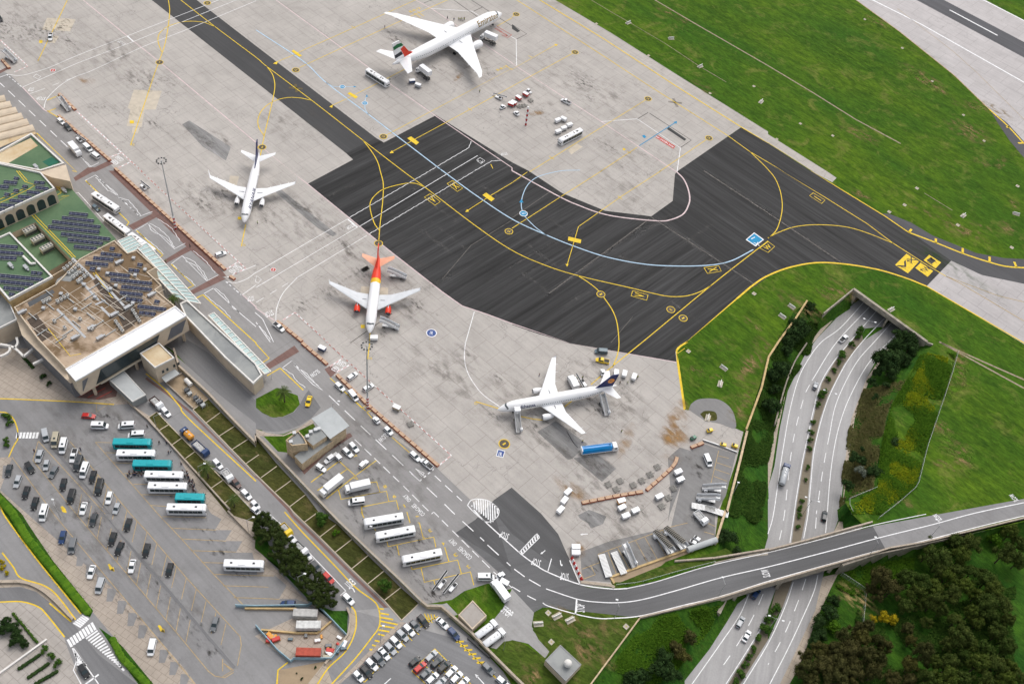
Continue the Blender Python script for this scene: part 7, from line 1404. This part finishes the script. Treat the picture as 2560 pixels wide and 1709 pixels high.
# ================================================================== people
SK=M('skin',(.45,.26,.18),.7); HAIR=M('dark_hair',(.03,.02,.015),.8)
def mk_person(c1,c2,pose,vest=None):
    "one continuous skinned body; clothing colours by zone"
    t=thing('x','x','x'); st=[.12,.0,-.12][pose%3]
    J=dict(pel=(0,0,.95),ch=(0,0,1.30),nk=(0,0,1.48),hd=(.02,0,1.62),tp=(.02,0,1.72),kl=(.04+st,.11,.50),fl=(st*1.6-.02,.12,.06),tl=(st*1.6+.16,.13,.03),kr=(.04-st,-.11,.50),fr=(-st*1.6-.02,-.12,.06),tr=(-st*1.6+.16,-.13,.03),sl=(0,.19,1.40),el=(-.03+st,.26,1.12),hl=(.10+st,.25,.88),sr=(0,-.19,1.40),er=(-.03-st,-.26,1.12),hr=(.10-st,-.25,.88))
    rad=dict(pel=.15,ch=.17,nk=.06,hd=.105,tp=.07,kl=.07,fl=.05,tl=.04,kr=.07,fr=.05,tr=.04,sl=.07,el=.045,hl=.035,sr=.07,er=.045,hr=.035)
    E_=[('pel','ch'),('ch','nk'),('nk','hd'),('hd','tp'),('pel','kl'),('kl','fl'),('fl','tl'),('pel','kr'),('kr','fr'),('fr','tr'),('ch','sl'),('sl','el'),('el','hl'),('ch','sr'),('sr','er'),('er','hr')]
    ks=list(J); me=bpy.data.meshes.new('b'); me.from_pydata([J[k] for k in ks],[(ks.index(a),ks.index(b)) for a,b in E_],[]); o=bpy.data.objects.new('b',me); col.objects.link(o)
    md=o.modifiers.new('s','SKIN'); 
    for i,k in enumerate(ks): me.skin_vertices[0].data[i].radius=(rad[k],rad[k]*(1 if k!='ch' else 1)); me.skin_vertices[0].data[i].use_root=(k=='pel')
    dg=bpy.context.evaluated_depsgraph_get(); dg.update(); ev=o.evaluated_get(dg); m2=bpy.data.meshes.new_from_object(ev); bpy.data.objects.remove(o); m2.name='body'
    for m_ in (SK,M('cloth_'+c1,PAINT[c1],.9),M('cloth_'+c2,PAINT[c2],.9)): m2.materials.append(m_)
    for p in m2.polygons: z=p.center.z; p.material_index=0 if (z>1.47 or (abs(p.center.y)>.2 and z<.95)) else (1 if z>.92 else 2)
    b=bpy.data.objects.new('body',m2); col.objects.link(b); b.parent=t; MB().sphere((.0,0,1.66),.125,8,6).build('hair',HAIR,t)
    if vest: MB().loft([[(.15*k*math.cos(a*PI/5),.22*k*math.sin(a*PI/5),z) for a in range(10)] for z,k in ((.95,1.1),(1.2,1.12),(1.42,1.0))]).build('high_visibility_vest',M('hi_vis',(.55,.70,.03),.6),t)
    return t
PZ=[('black','darkgrey'),('blue','black'),('maroon','blue'),('white','black'),('grey','darkgrey')]
def person(s,label,i=0,vest=False,group=None,z=0):
    c=P1(s,z+.9); c.z=z+.02; p=PZ[i%5]; key=('person',i%5,i%3,vest); o=place(key,lambda:mk_person(p[0],p[1],i,vest),c,i*1.3,label,group); o.name='person'; o['category']='person'
rnd=random.Random(12)
for k in range(15): person('20 %d,%d'%(1165+k*11+rnd.uniform(-8,8),1205-(k%3)*14+(8 if k<5 else 0)+rnd.uniform(-8,14)),'person in casual clothes in the crowd between the teal coach and the white coach',k,False,'crowd between two coaches')
for k in range(24): u=k/23; person('20 %d,%d'%(1685+u*115+rnd.uniform(-28,28),1180+u*195+rnd.uniform(-14,14)),'person in dark clothes waiting at the front end of the white coaches',k,False,'passengers at the coach fronts')
for k,(s,l) in enumerate((('20 1450,915','person in dark clothes beside the teal coach, close to the garden wall'),('20 1515,915','person leaning by the low garden wall'),('20 1535,1005','person with a bag near the second white coach'),('20 1555,990','person in blue beside one with a bag'),('20 1650,1110','person bending by the low garden wall'),('20 1340,768','person walking behind the facing white minibus'),('20 732,975','person walking alone beside the white pickup'),('20 310,990','person in dark red next to the silver car'),('20 1860,1385','person standing by the short teal coach'))): person(s,l,k)
for k,(s,l) in enumerate((('01 1745,160','worker standing apart beyond the large airliner'),('01 1805,175','worker walking beyond the large airliner'),('01 1175,245','person alone on the stand behind the long wing'),('01 1222,712','worker beside the yellow line behind the white bus'),('01 2040,830','worker alone between the two yellow stand lines'),('22 593,330','worker in a yellow vest beside the cargo loader'),('22 645,322','worker in a yellow vest by the upper belt loader'),('22 250,300','person in dark clothes near the upright wing'),('22 1055,372','worker in yellow beside the blue fin'),('22 1146,320','worker in yellow at the farthest baggage cart'),('22 985,372','worker by the tail cone of the long airliner'),('22 1000,812','worker in yellow alone near the blue tanker'),('22 645,905','worker in yellow at the rear of the blue tanker'),('11 14,470','worker in yellow beneath the nose of the dark lettered airliner'),('10 1510,820','worker in yellow crossing the red paving'),('10 1730,678','worker in blue standing on the red paving corner'),('10 905,350','worker in yellow behind the small grey car'),('21 780,455','worker in yellow beside the white car'))): person(s,l,k,'yellow' in l)
for k in range(5): person('01 %d,%d'%(1848+k*13,172+(k%2)*5),'worker in a yellow vest standing in the short line behind the large airliner',k,True,'line of workers')
# ================================================================== block rows, masts, lamps, airfield furniture
def mk_block():
    t=thing('x','x','x'); MB().rbox(-1.25,1.25,-.6,.6,0,.75,.06).build('block_body',M('terracotta_side',(.42,.13,.07),.9,var=.3,scale=1.5),t); MB().rbox(-1.22,1.22,-.56,.56,.75,.84,.03).build('block_top',M('tan_gravel',(.55,.38,.26),.95,var=.35,scale=2.5),t); return t
def blocks(s,label,group,step=2.75):
    q=resample(T(s),step)
    for a,b in zip(q,q[1:]):
        if (b-a).length<step*.5: continue
        d=b-a; o=place('blk',mk_block,(a+b)/2+Vector((0,0,.03)),math.atan2(d.y,d.x)+random.uniform(-.04,.04),label,group); o.name='barrier_block'; o['category']='barrier block'
blocks('00 535,1060 1000,1465','tan topped terracotta block in the row by the narrow apron lane','blocks by the narrow lane'); blocks('00 540,862 690,1010','tan topped terracotta block in the short row beside the covered stairs','blocks by the covered stairs'); blocks('00 20,550 85,625','tan topped terracotta block at the left picture edge','blocks at the picture edge'); blocks('00 1050,1540 1080,1568 10 1380,290 1720,600 2075,925','tan topped terracotta block in the long row beside the bus lanes','blocks beside the bus lanes')
blocks('11 190,1375 430,1568 21 400,0 665,225','tan topped terracotta block in the row between pickup and red paving','blocks of the middle row'); blocks('21 735,305 1030,590 1660,1135','tan topped terracotta block in the long row with white cars','blocks of the lower row'); blocks('22 632,1475 925,1415 1220,1365','tan topped block in the straight part of the curved yard row','blocks of the curved row'); blocks('22 1222,1360 1395,1210 1480,1130 1500,1065','tan topped block in the bent part of the curved yard row','blocks of the bent row'); blocks('22 1625,970 1745,925','tan topped block by the green power unit','blocks by the power unit'); blocks('10 2095,965 2150,1000','tan topped block alone past the clear marking','block past the marking')
blocks('20 1175,560 1330,640','x','x') if 0 else None
def mk_rw(c):
    t=thing('x','x','x'); MB().loft([[(x,y,z) for y,z in ((-.3,0),(-.12,.45),(-.1,.85),(.1,.85),(.12,.45),(.3,0))] for x in (-.5,.5)]).build('barrier_body',M('barrier_'+c,PAINT[c],.6),t); MB().tube((0,0,.85),(0,0,.9),.08,n=8).build('filler_cap',plast,t); return t
q=T('32 550,428 632,610')
for k in range(9): o=place(('rw',k%2),lambda:mk_rw('red' if k%2==0 else 'white'),q[0].lerp(q[1],k/8)+Vector((0,0,.03)),ang('32 550,428 632,610'),'%s plastic barrier in the red and white row at the yard entrance'%('red','white')[k%2],'%s barriers at the yard entrance'%('red','white')[k%2],(1.05,1.6,1.1)); o.name='plastic_barrier'; o['category']='barrier'
def hsolve(bp_,tp_):
    B=N(*bp_); best=(1e9,0)
    for i in range(20,500): h=i*.1; d=(N(tp_[0],tp_[1],h)-B); d.z=0; best=min(best,(d.length,h))
    return B,best[1]
def mast(bp_,tp_,label,lights=True,bands=.2):
    B,h=hsolve(bp_,tp_); t=thing('light_mast',label,'light mast',tuple(B)); k=8; hb=h*bands
    for i in range(k): MB().tube((0,0,hb*i/k),(0,0,hb*(i+1)/k),.42,n=10).build('painted_band',[M('mast_red',(.45,.02,.02),.5),M('mast_white',(.75,.75,.75),.5)][i%2],t)
    MB().tube((0,0,hb),(0,0,h),.30,.14,10).build('pole',pgroof,t)
    if lights:
        r=MB(); n=18
        for i in range(n): a,b=2*PI*i/n,2*PI*(i+1)/n; r.tube((1.5*math.cos(a),1.5*math.sin(a),h),(1.5*math.cos(b),1.5*math.sin(b),h),.06,n=5)
        for i in range(4): r.tube((0,0,h-.2),(1.5*math.cos(i*PI/2),1.5*math.sin(i*PI/2),h),.05,n=5)
        r.build('lamp_ring',metal,t); lm=MB().rbox(-.3,.3,-.25,.25,-.2,.2,.04).mesh('floodlight',[M('lamp_housing',(.12,.12,.11),.5)])
        for i in range(10): addc(t,'floodlight',lm,(1.7*math.cos(i*.628),1.7*math.sin(i*.628),h-.1),(0,.5,i*.628))
    return t
mast((439.5,572.3),(404.4,401.7),'tall light mast with red and white foot behind the apron buses'); mast((919.1,1019.9),(917,863.6),'tall light mast with red and white foot below the red tailed airliner'); mast((1314.3,313),(1318.4,267.3),'short red and white banded mast between the cart groups',False,1.0)
def lamp(s,label,dirs,h=9,zb=0.0):
    c=P1(s,zb); t=thing('street_lamp',label,'street lamp',tuple(c)); MB().tube((0,0,0),(0,0,h),.09,.06,7).build('pole',metal,t)
    for a in dirs: d=Vector((math.cos(a),math.sin(a),0)); MB().tube((0,0,h-.1),tuple(d*1.9+Vector((0,0,h+.25))),.05,n=5).build('arm',metal,t); p=d*2.2; MB().rbox(p.x-.4,p.x+.4,p.y-.25,p.y+.25,h+.2,h+.38,.04).build('lamp_head',M('lamp_white',(.75,.76,.76),.4),t)
AB=ang('32 1160,965 1900,790'); AM=ang('23 150,1100 260,600')+PI/2
lamp('32 935,965','street lamp on the bridge approach near the stop line',(AB+PI/2,),8); lamp('32 1885,760','street lamp in the middle of the bridge parapet',(AB+PI/2,),8); lamp('33 925,392','street lamp on the bridge where the road surface changes',(AB+PI/2,),8); lamp('33 1475,232','street lamp on the access road before the trees',(AB+PI/2,),8)
for s,l in (('13 850,1500','double armed median lamp nearest the tunnel'),('23 490,590','double armed median lamp beside a white panel'),('23 325,1560','double armed median lamp beside the bridge'),('32 2330,1080','double armed median lamp south of the bridge')): lamp(s,l,(AM,AM+PI),9,CUT_Z)
lamp('31 395,700','street lamp by the pines with a white head over the coach bays',(.6,),8); lamp('31 985,235','street lamp on the boundary wall beside the coach bays',(.2,),7); lamp('21 705,700','lamp on the grey control house canopy',(.5,),9); lamp('22 1985,1440','street lamp behind the yard wall on the slope',(1.2,),8,-2); lamp('31 2255,1260','street lamp next to the white tank trucks',(2,),7); lamp('31 1135,1190','lamp in the yellow hatched triangle',(1.4,),7); lamp('20 1430,790','short lamp by the coach park garden wall',(.6,),7); lamp('20 1830,1240','lamp beside the broad palm',(.6,),7); lamp('30 2270,190','lamp at the lower coach bays garden wall',(.6,),8); lamp('30 555,60','thin lamp in the paved west bays',(2.2,),8)
def mk_pad():
    t=thing('x','x','x'); MB().rbox(-.9,.9,-.9,.9,0,.16,.03).build('concrete_pad',M('pad_concrete',(.48,.44,.36),.9,var=.25),t); MB().tube((0,0,.16),(0,0,.3),.22,n=10).build('light_fitting',M('fitting_yellow',(.5,.35,.05),.6),t); return t
for k,s in enumerate(('02 770,218','02 1245,508','02 1805,852','02 2205,788','03 882,178','03 1225,440','03 1498,742','03 1782,1050','03 295,1128','03 590,1238','03 80,1270','03 1970,1285','13 1358,160','13 1245,312','13 1105,375','12 2207,1120','22 1608,88','13 1730,495','13 2275,140','13 2222,700','32 358,1185','32 1040,1045','32 330,920')): o=place('pad',mk_pad,P1(s),A_TAXI,'small square concrete light pad set in the grass','airfield light pads',0.7 if k<12 else .85); o.name='light_pad'; o['category']='light pad'
def mk_sign(wide=3.0):
    t=thing('x','x','x'); MB().box(-wide/2,wide/2,-.9,.9,0,.14).build('base_slab',M('pad_concrete'),t)
    MB().box(-wide/2+.1,wide/2-.1,-.12,.12,.3,1.1).build('sign_panel',M('sign_white',(.72,.72,.68),.6),t)
    for x in (-wide/2+.4,wide/2-.4): MB().tube((x,0,.14),(x,0,.35),.06,n=6).build('leg',metal,t)
    return t
for s,l,a in (('02 1450,355','airfield sign with blue and white face beside a concrete slab in the grass',.3),('02 1060,212','airfield sign box on the thin line in the grass',.8),('02 1715,608','airfield sign box at the lower end of the thin line',.8),('02 2270,930','white airfield sign pair toward the taxiway bend',1.1),('13 1780,410','long white airfield sign array near the stony strip',.9),('13 215,1240','upper of two white double slabs near the stone wall',A_TAXI),('13 130,1328','lower of two white double slabs near the stone wall',A_TAXI),('13 1122,1265','white double slab behind the tunnel portal',A_TAXI+1.4),('22 1930,240','white double slab in the lawn right of the fuel stand',A_TAXI),('22 1898,385','smaller white slab closer to the turning circle',A_TAXI+2),('22 1785,695','white slab inside the turning circle lawn',A_TAXI+2),('32 410,950','wooden pallet like slab standing on the depot lawn',A_TAXI+1.3),('32 530,985','grey slab beside the pallet on the depot lawn',A_TAXI+1.3),('32 240,1020','white board lying at the depot lawn corner',A_TAXI+.9),('13 2260,395','red and white sign board at the right picture edge',-.2)): o=place('sign',mk_sign,P1(s),a,l); o.name='airfield_sign'; o['category']='sign'
line_g=MB(); 
for s in ('02 720,0 920,120 1060,200 1400,400 1700,600 1955,750','13 1425,203 1680,360'): line(line_g,s,.3,.02)
for s in ('02 1300,0 1700,235 2334,600 03 0,600 400,840 800,1090 1210,1310','13 1580,1568 2334,1980','23 1560,0 1800,110 2334,345'): line(line_g,s,.75,.02)
line_g.build('cable_trench',M('pale_trench',(.33,.27,.19),.95,var=.35,scale=1.2),kind='structure')
# building site hoarding and debris
HB=M('hoarding_blue',(.30,.45,.52),.7,var=.2)
wall('site_hoarding','pale blue hoarding around the upper side of the building site','hoarding','30 2150,860 31 -170,865 0,870 470,862 530,828 680,980 825,1130',1.6,.2,HB); wall('site_hoarding','pale blue hoarding around the lower side of the building site','hoarding','31 0,1045 200,1270 320,1370 345,1345 690,1345 800,1200',1.6,.2,HB)
wall('site_wall','broken yellowish stone wall inside the building site','wall','31 -100,885 370,890',.9,.5,stone_y); wall('site_wall','second broken stone wall below the white container','wall','31 50,1080 370,1110 560,1110 690,1000',.9,.5,stone_y)
rnd=random.Random(5); DC=['white','grey','red','orange','beige','slate']
for k in range(26):
    x,y=rnd.choice([(rnd.uniform(440,680),rnd.uniform(1180,1260)),(rnd.uniform(180,660),rnd.uniform(1125,1180)),(rnd.uniform(730,810),rnd.uniform(1100,1270)),(rnd.uniform(640,700),rnd.uniform(1250,1330)),(rnd.uniform(100,200),rnd.uniform(1100,1180))]); c=DC[k%6]; 
    def mkd(c=c):
        t=thing('x','x','x'); MB().box(-.9,.9,-.5,.5,0,.15).build('pallet',M('pallet_wood',(.35,.24,.13),.9),t); MB().rbox(-.8,.8,-.45,.4,.15,.8,.08).build('goods',paint(c),t); return t
    o=place('deb'+c,mkd,P1('31 %d,%d'%(x,y)),rnd.uniform(0,3),'%s building material stacked on a pallet in the building site'%c,'%s pallets in the building site'%c,rnd.uniform(.7,1.5)); o.name='loaded_pallet'; o['category']='pallet'
def mk_sub():
    t=thing('x','x','x'); f=MB()
    for i in range(4):
        for j in range(3): f.tube((i*1.2-1.8,j*1.0-1,0),(i*1.2-1.8,j*1-1,1.8),.08,n=5)
    f.build('steel_frame',metal,t); MB().rbox(-1.6,-.2,-.8,.8,.3,1.5,.06).build('transformer',dmet,t); MB().rbox(.3,1.5,-.7,.7,.3,1.3,.06).build('cabinet',pgroof,t); return t
for s,l in (('20 1720,470','grey electrical frame with insulators beside the white tank'),('20 1800,540','second grey electrical frame in the middle of the compound'),('20 1840,575','lowest electrical frame at the garden bed edge')): o=place('subst',mk_sub,P1(s),A_TAXI,l); o.name='electrical_frame'; o['category']='electrical equipment'
o=MB().tube((-1.6,0,1),(1.6,0,1),.8,n=14).build('storage_tank',whw); o.location=P1('20 1720,385',.0); o.rotation_euler=(0,0,A_TAXI); tag(o,'small white cylinder tank in the fenced electrical compound','tank')
MB().poly(T('20 1510,380 1660,290 1900,520 1755,615'),Z4).build('gravel_compound',sand,kind='structure'); wall('compound_wall','low wall around the electrical compound','wall','20 1760,610 1515,382 1660,295',.8,.35,pave2)
wall('crash_barrier','thin steel rail across the yard behind the power units','barrier','22 1735,900 1870,945 2050,1015',.8,.3,metal)
# covered stairs shape near the first terminal road and one extra loader
veh('x','x','00 630,1000 540,910','stairs under white covers parked in the yellow bay by the blocks',None,1.5,maker=S,key='st',name='passenger_stairs',cat='passenger stairs'); veh('x','x','00 125,545 50,500','grey covered stairs near the left picture edge',None,1.5,maker=S,key='st',name='passenger_stairs',cat='passenger stairs')
veh('belt','white','00 690,1230 770,1300','dark belt loader under the white van group','belt loaders',1.0,key='belt'); veh('suv','black','00 -15,150 10,190','dark vehicle cut by the left picture edge')
veh('x','x','22 575,410 535,330','white cargo loader at the hold of the long airliner',None,1.5,maker=lambda:mk_truck('box','white','white',6.0),key='cl6',name='cargo_loader',cat='cargo loader')
# ================================================================== stains, tyre marks, patches
DEC={}
def decal(nm,s,w_,h_=None,rot=0.0):
    p=P1(s); h_=h_ or w_; DEC.setdefault(nm,[]).append((p,w_,h_,rot))
def dline(nm,s,w_,ext=1.15):
    a,b=T(s); d=b-a; DEC.setdefault(nm,[]).append(((a+b)/2,d.length/2*ext,w_/2,math.atan2(d.y,d.x)))
mat_decal('oil_stain',(.055,.05,.045),.50,.68,.8,.62); mat_decal('soft_grime',(.17,.15,.13),.46,.74,.35,.36); mat_decal('earth_stain',(.38,.22,.085),.38,.66,.4,.85); mat_decal('bare_earth',(.28,.20,.09),.46,.62,.55,.8); mat_decal('pale_slab_patch',(.50,.44,.34),.0,.1,.4,.55); mat_decal('wet_asphalt',(.10,.095,.09),.47,.58,.5,.6); mat_decal('tyre_smear',(.02,.02,.02),.48,.8,2.0,.5); mat_decal('lush_grass',(.035,.10,.012),.42,.75,.5,.6); mat_decal('dust_streak',(.20,.19,.18),.45,.68,1.2,.45)
for s,w_,h_ in (('00 600,230',9,7),('00 120,280',14,10),('00 420,300',12,8),('00 1300,740',12,8),('00 870,990',5,5),('00 1030,1000',8,3),('00 1550,740',7,4),('00 1400,1130',8,3),('00 640,390',10,3),('00 1200,1000',6,4),('10 1850,300',8,4),('10 2050,200',8,5),('11 800,660',5,4),('11 1450,1220',5,4),('11 1620,1340',5,3),('11 1170,1500',4,2),('11 950,900',9,5),('11 640,1120',5,6),('11 440,1230',7,5),('11 110,460',4,3),('01 1380,200',9,5),('01 1250,340',9,4),('01 1640,620',5,3),('01 2100,650',8,4),('02 650,740',12,7),('02 700,890',5,3),('02 870,1330',9,4),('02 760,1280',3,2),('02 1010,1520',5,3),('22 250,760',9,5),('22 560,800',7,3),('22 760,600',7,4),('22 300,640',7,3),('22 640,520',6,5),('21 2230,320',4,3),('21 2190,680',4,3),('31 1440,580',5,4),('31 900,30',7,4),('31 1220,350',6,4),('31 1650,740',7,7),('21 900,1430',6,3),('21 780,950',5,2.5),('21 620,1250',6,4),('21 1050,1200',7,4),('31 1450,250',8,5),('22 1150,1500',9,3),('32 750,1300-1279',8,5) if 0 else ('32 700,60',8,5),('32 1250,400',6,4),('32 750,520',5,3),('22 1700,1150',7,6),('32 1750,60',6,4)): decal('oil_stain',s,w_,h_,A_TAXI)
for s in ('00 500,520','00 1000,470','00 200,130','00 1250,620','10 1700,200','10 2150,350','11 250,350','11 650,600','11 1000,1250','21 1700,300','21 2100,400','01 1500,430','01 1900,560','02 200,900','02 900,900','02 500,700','22 700,250','22 300,900','22 1000,700','22 1000,1300','32 900,120','21 1300,900','21 1100,1150','31 1500,250','20 600,900','20 500,1400','30 1500,900','30 900,300','20 1100,700','12 1000,200','02 1100,1400','01 300,1100','11 1250,900'): decal('soft_grime',s,26,16,A_TAXI)
for s,w_ in (('00 1650,1120 2080,1450',4.5),('00 1900,1190 2120,1350',3.5),('11 230,190 730,580',3.4),('11 1300,1180 1620,1480',4),('11 760,640 1000,900',2),('22 250,820 560,1080',6),('22 700,1040 900,1230',5.5),('21 1800,30 2130,320',4)): dline('soft_grime',s,w_*2.2); dline('soft_grime',s,w_*1.6)
decal('earth_stain','22 1500,760',5,13,ang('22 1480,900 1560,640')+PI/2); decal('earth_stain','22 1500,680',4,9,ang('22 1480,900 1580,640')+PI/2); decal('earth_stain','22 1480,860',6,6); decal('earth_stain','22 1040,900',2.5,9,ang('22 1000,1000 1080,800')+PI/2); decal('earth_stain','22 550,1350',3,9,1); decal('earth_stain','22 1440,1060',4,2); decal('earth_stain','32 620,350',5,3,1); decal('earth_stain','01 1850,700',1.5,5,-.4); decal('earth_stain','02 230,1030',5,2,.5); decal('earth_stain','00 780,740',5,3)
for s,w_,h_ in (('03 1400,690',16,5),('03 1480,770',14,4),('03 1800,960',9,5),('03 1830,1200',14,9),('03 2050,1000',12,6),('03 1000,200',10,4),('03 830,1220',12,5),('03 1950,1480',6,3),('13 860,220',9,3),('13 1480,400',12,2.0),('13 1700,530',7,6),('13 1900,590',8,4),('13 1600,370',6,3),('13 1930,500',6,3),('13 2180,520',5,6),('13 2250,310',4,4),('03 2130,1480',3,9),('13 650,1080',9,7),('13 300,1230',12,6),('13 500,1120',9,3),('22 1900,30',4,3),('22 1700,270',4,3),('22 2200,220',6,20),('22 2100,600',5,10),('22 1860,340',3,3),('32 500,1020',9,5),('32 750,1150',6,5),('32 600,1300',4,6),('32 880,1080',4,4),('32 780,1330',7,4),('32 200,1500',5,4),('23 1750,160',4,9),('23 1570,780',6,4),('23 1720,980',6,5),('23 1250,1470',5,3),('23 1650,1150',8,3),('23 1750,1080',5,4),('02 1750,800',9,4),('02 1450,120',15,4),('12 2200,1400',5,3),('33 800,800',9,5),('23 1700,350',5,9)): decal('bare_earth',s,w_,h_,random.uniform(-.7,-.3))
for s,w_,h_ in (('03 450,430',30,10),('03 1100,330',40,9),('03 900,560',38,12),('02 1900,150',40,9),('23 1900,700',30,22),('02 1250,330',30,6),('03 900,860',26,9),('13 1700,900',30,6),('32 450,1100',14,8),('22 1750,160',14,9)): decal('lush_grass',s,w_,h_,A_TAXI)
for s in ('00 430,165 610,170 690,180 640,288 380,275','00 475,325 540,330 500,395 440,390','00 1220,820 1475,830 1420,1000 1320,1000 1290,1160 1155,1150 1190,1000 1165,985','00 1210,1160 1275,1165 1255,1220 1200,1215','11 960,1052 1205,1065 1200,1250 930,1240','02 590,1310 645,1340 540,1410 510,1370','10 2095,45 2180,50 2150,170 2080,160'): sheet('repair_slab',s,M('repair_concrete',(.53,.47,.38),.9,var=.12,scale=.5),Z3)
for s in ('00 1725,1100 2105,1340 2060,1465 1850,1340 1660,1135','11 215,160 740,580 700,600 560,520 180,200','22 560,1060 780,1030 950,1155 820,1275','22 400,720 640,900 690,930 550,1065 510,1075 230,820','32 600,30 700,-20 760,0 860,40 830,110 720,150 690,100 620,60'): sheet('worn_patch',s,asp_p,Z3-.004)
sheet('yard_path','32 935,640 900,600 1300,440 1600,345 1620,375 1400,455 1360,490 990,640',sand,Z4)
rnd=random.Random(9)
for i in range(14):
    for j in (0,1):
        x,y=1060+(i-3)*92-(95 if j else 0)+(235 if j else 0)*.0,250+(i-3)*104; decal('oil_stain','30 %d,%d'%(x+ (170 if j else 0)-60,y-(40 if j else 0)),1.6,2.6,.3)
for i in range(12): a=nat('20',1180+i*91,1010+i*101); p=N(*a); DEC.setdefault('oil_stain',[]).append((p,6,1.5,ang('20 960,1010 1065,1012'))); DEC.setdefault('oil_stain',[]).append((p+Vector((3,.5,0)),3,1.2,0))
for i in range(13): decal('oil_stain','30 %d,%d'%(500+i*95,150+i*105),1.3,2.8,.2)
for s in ('20 1040,690','20 1000,690'): decal('oil_stain',s,7,1.2,0)
for i in range(26): decal('dust_streak','11 %d,%d'%(rnd.uniform(700,2300),rnd.uniform(100,1300)) if i%2 else '12 %d,%d'%(rnd.uniform(0,2200),rnd.uniform(500,1300)),rnd.uniform(10,26),rnd.uniform(.5,1.6),A_STREAK if i%3 else A_TAXI)
for s,w_ in (('12 1750,0 2334,370 ',2.2),('12 1250,400 2200,1030',3.0),('12 350,1110 1250,460',1.3),('13 0,380 660,830',2.0),('12 2300,350 2334,380',2)):
    q=T(s); dline('dust_streak',s.strip(),w_*1.5); dline('dust_streak',s.strip(),w_)
for nm,L_ in DEC.items():
    mb=MB(); mb.uv=[]; z0={'oil_stain':.09,'soft_grime':.084,'earth_stain':.088,'bare_earth':.04,'lush_grass':.035,'dust_streak':.043,'tyre_smear':.092}.get(nm,.09)
    for i,(p,a,b,r_) in enumerate(L_):
        ca,sa=math.cos(r_),math.sin(r_); zz=z0+(i%60)*.0004
        mb.add([(p.x+x*a*ca-y*b*sa,p.y+x*a*sa+y*b*ca,zz) for x,y in ((-1,-1),(1,-1),(1,1),(-1,1))],[(0,1,2,3)]); mb.uv+=[(0,0),(1,0),(1,1),(0,1)]
    mb.build(nm,MATS[nm],kind='structure')
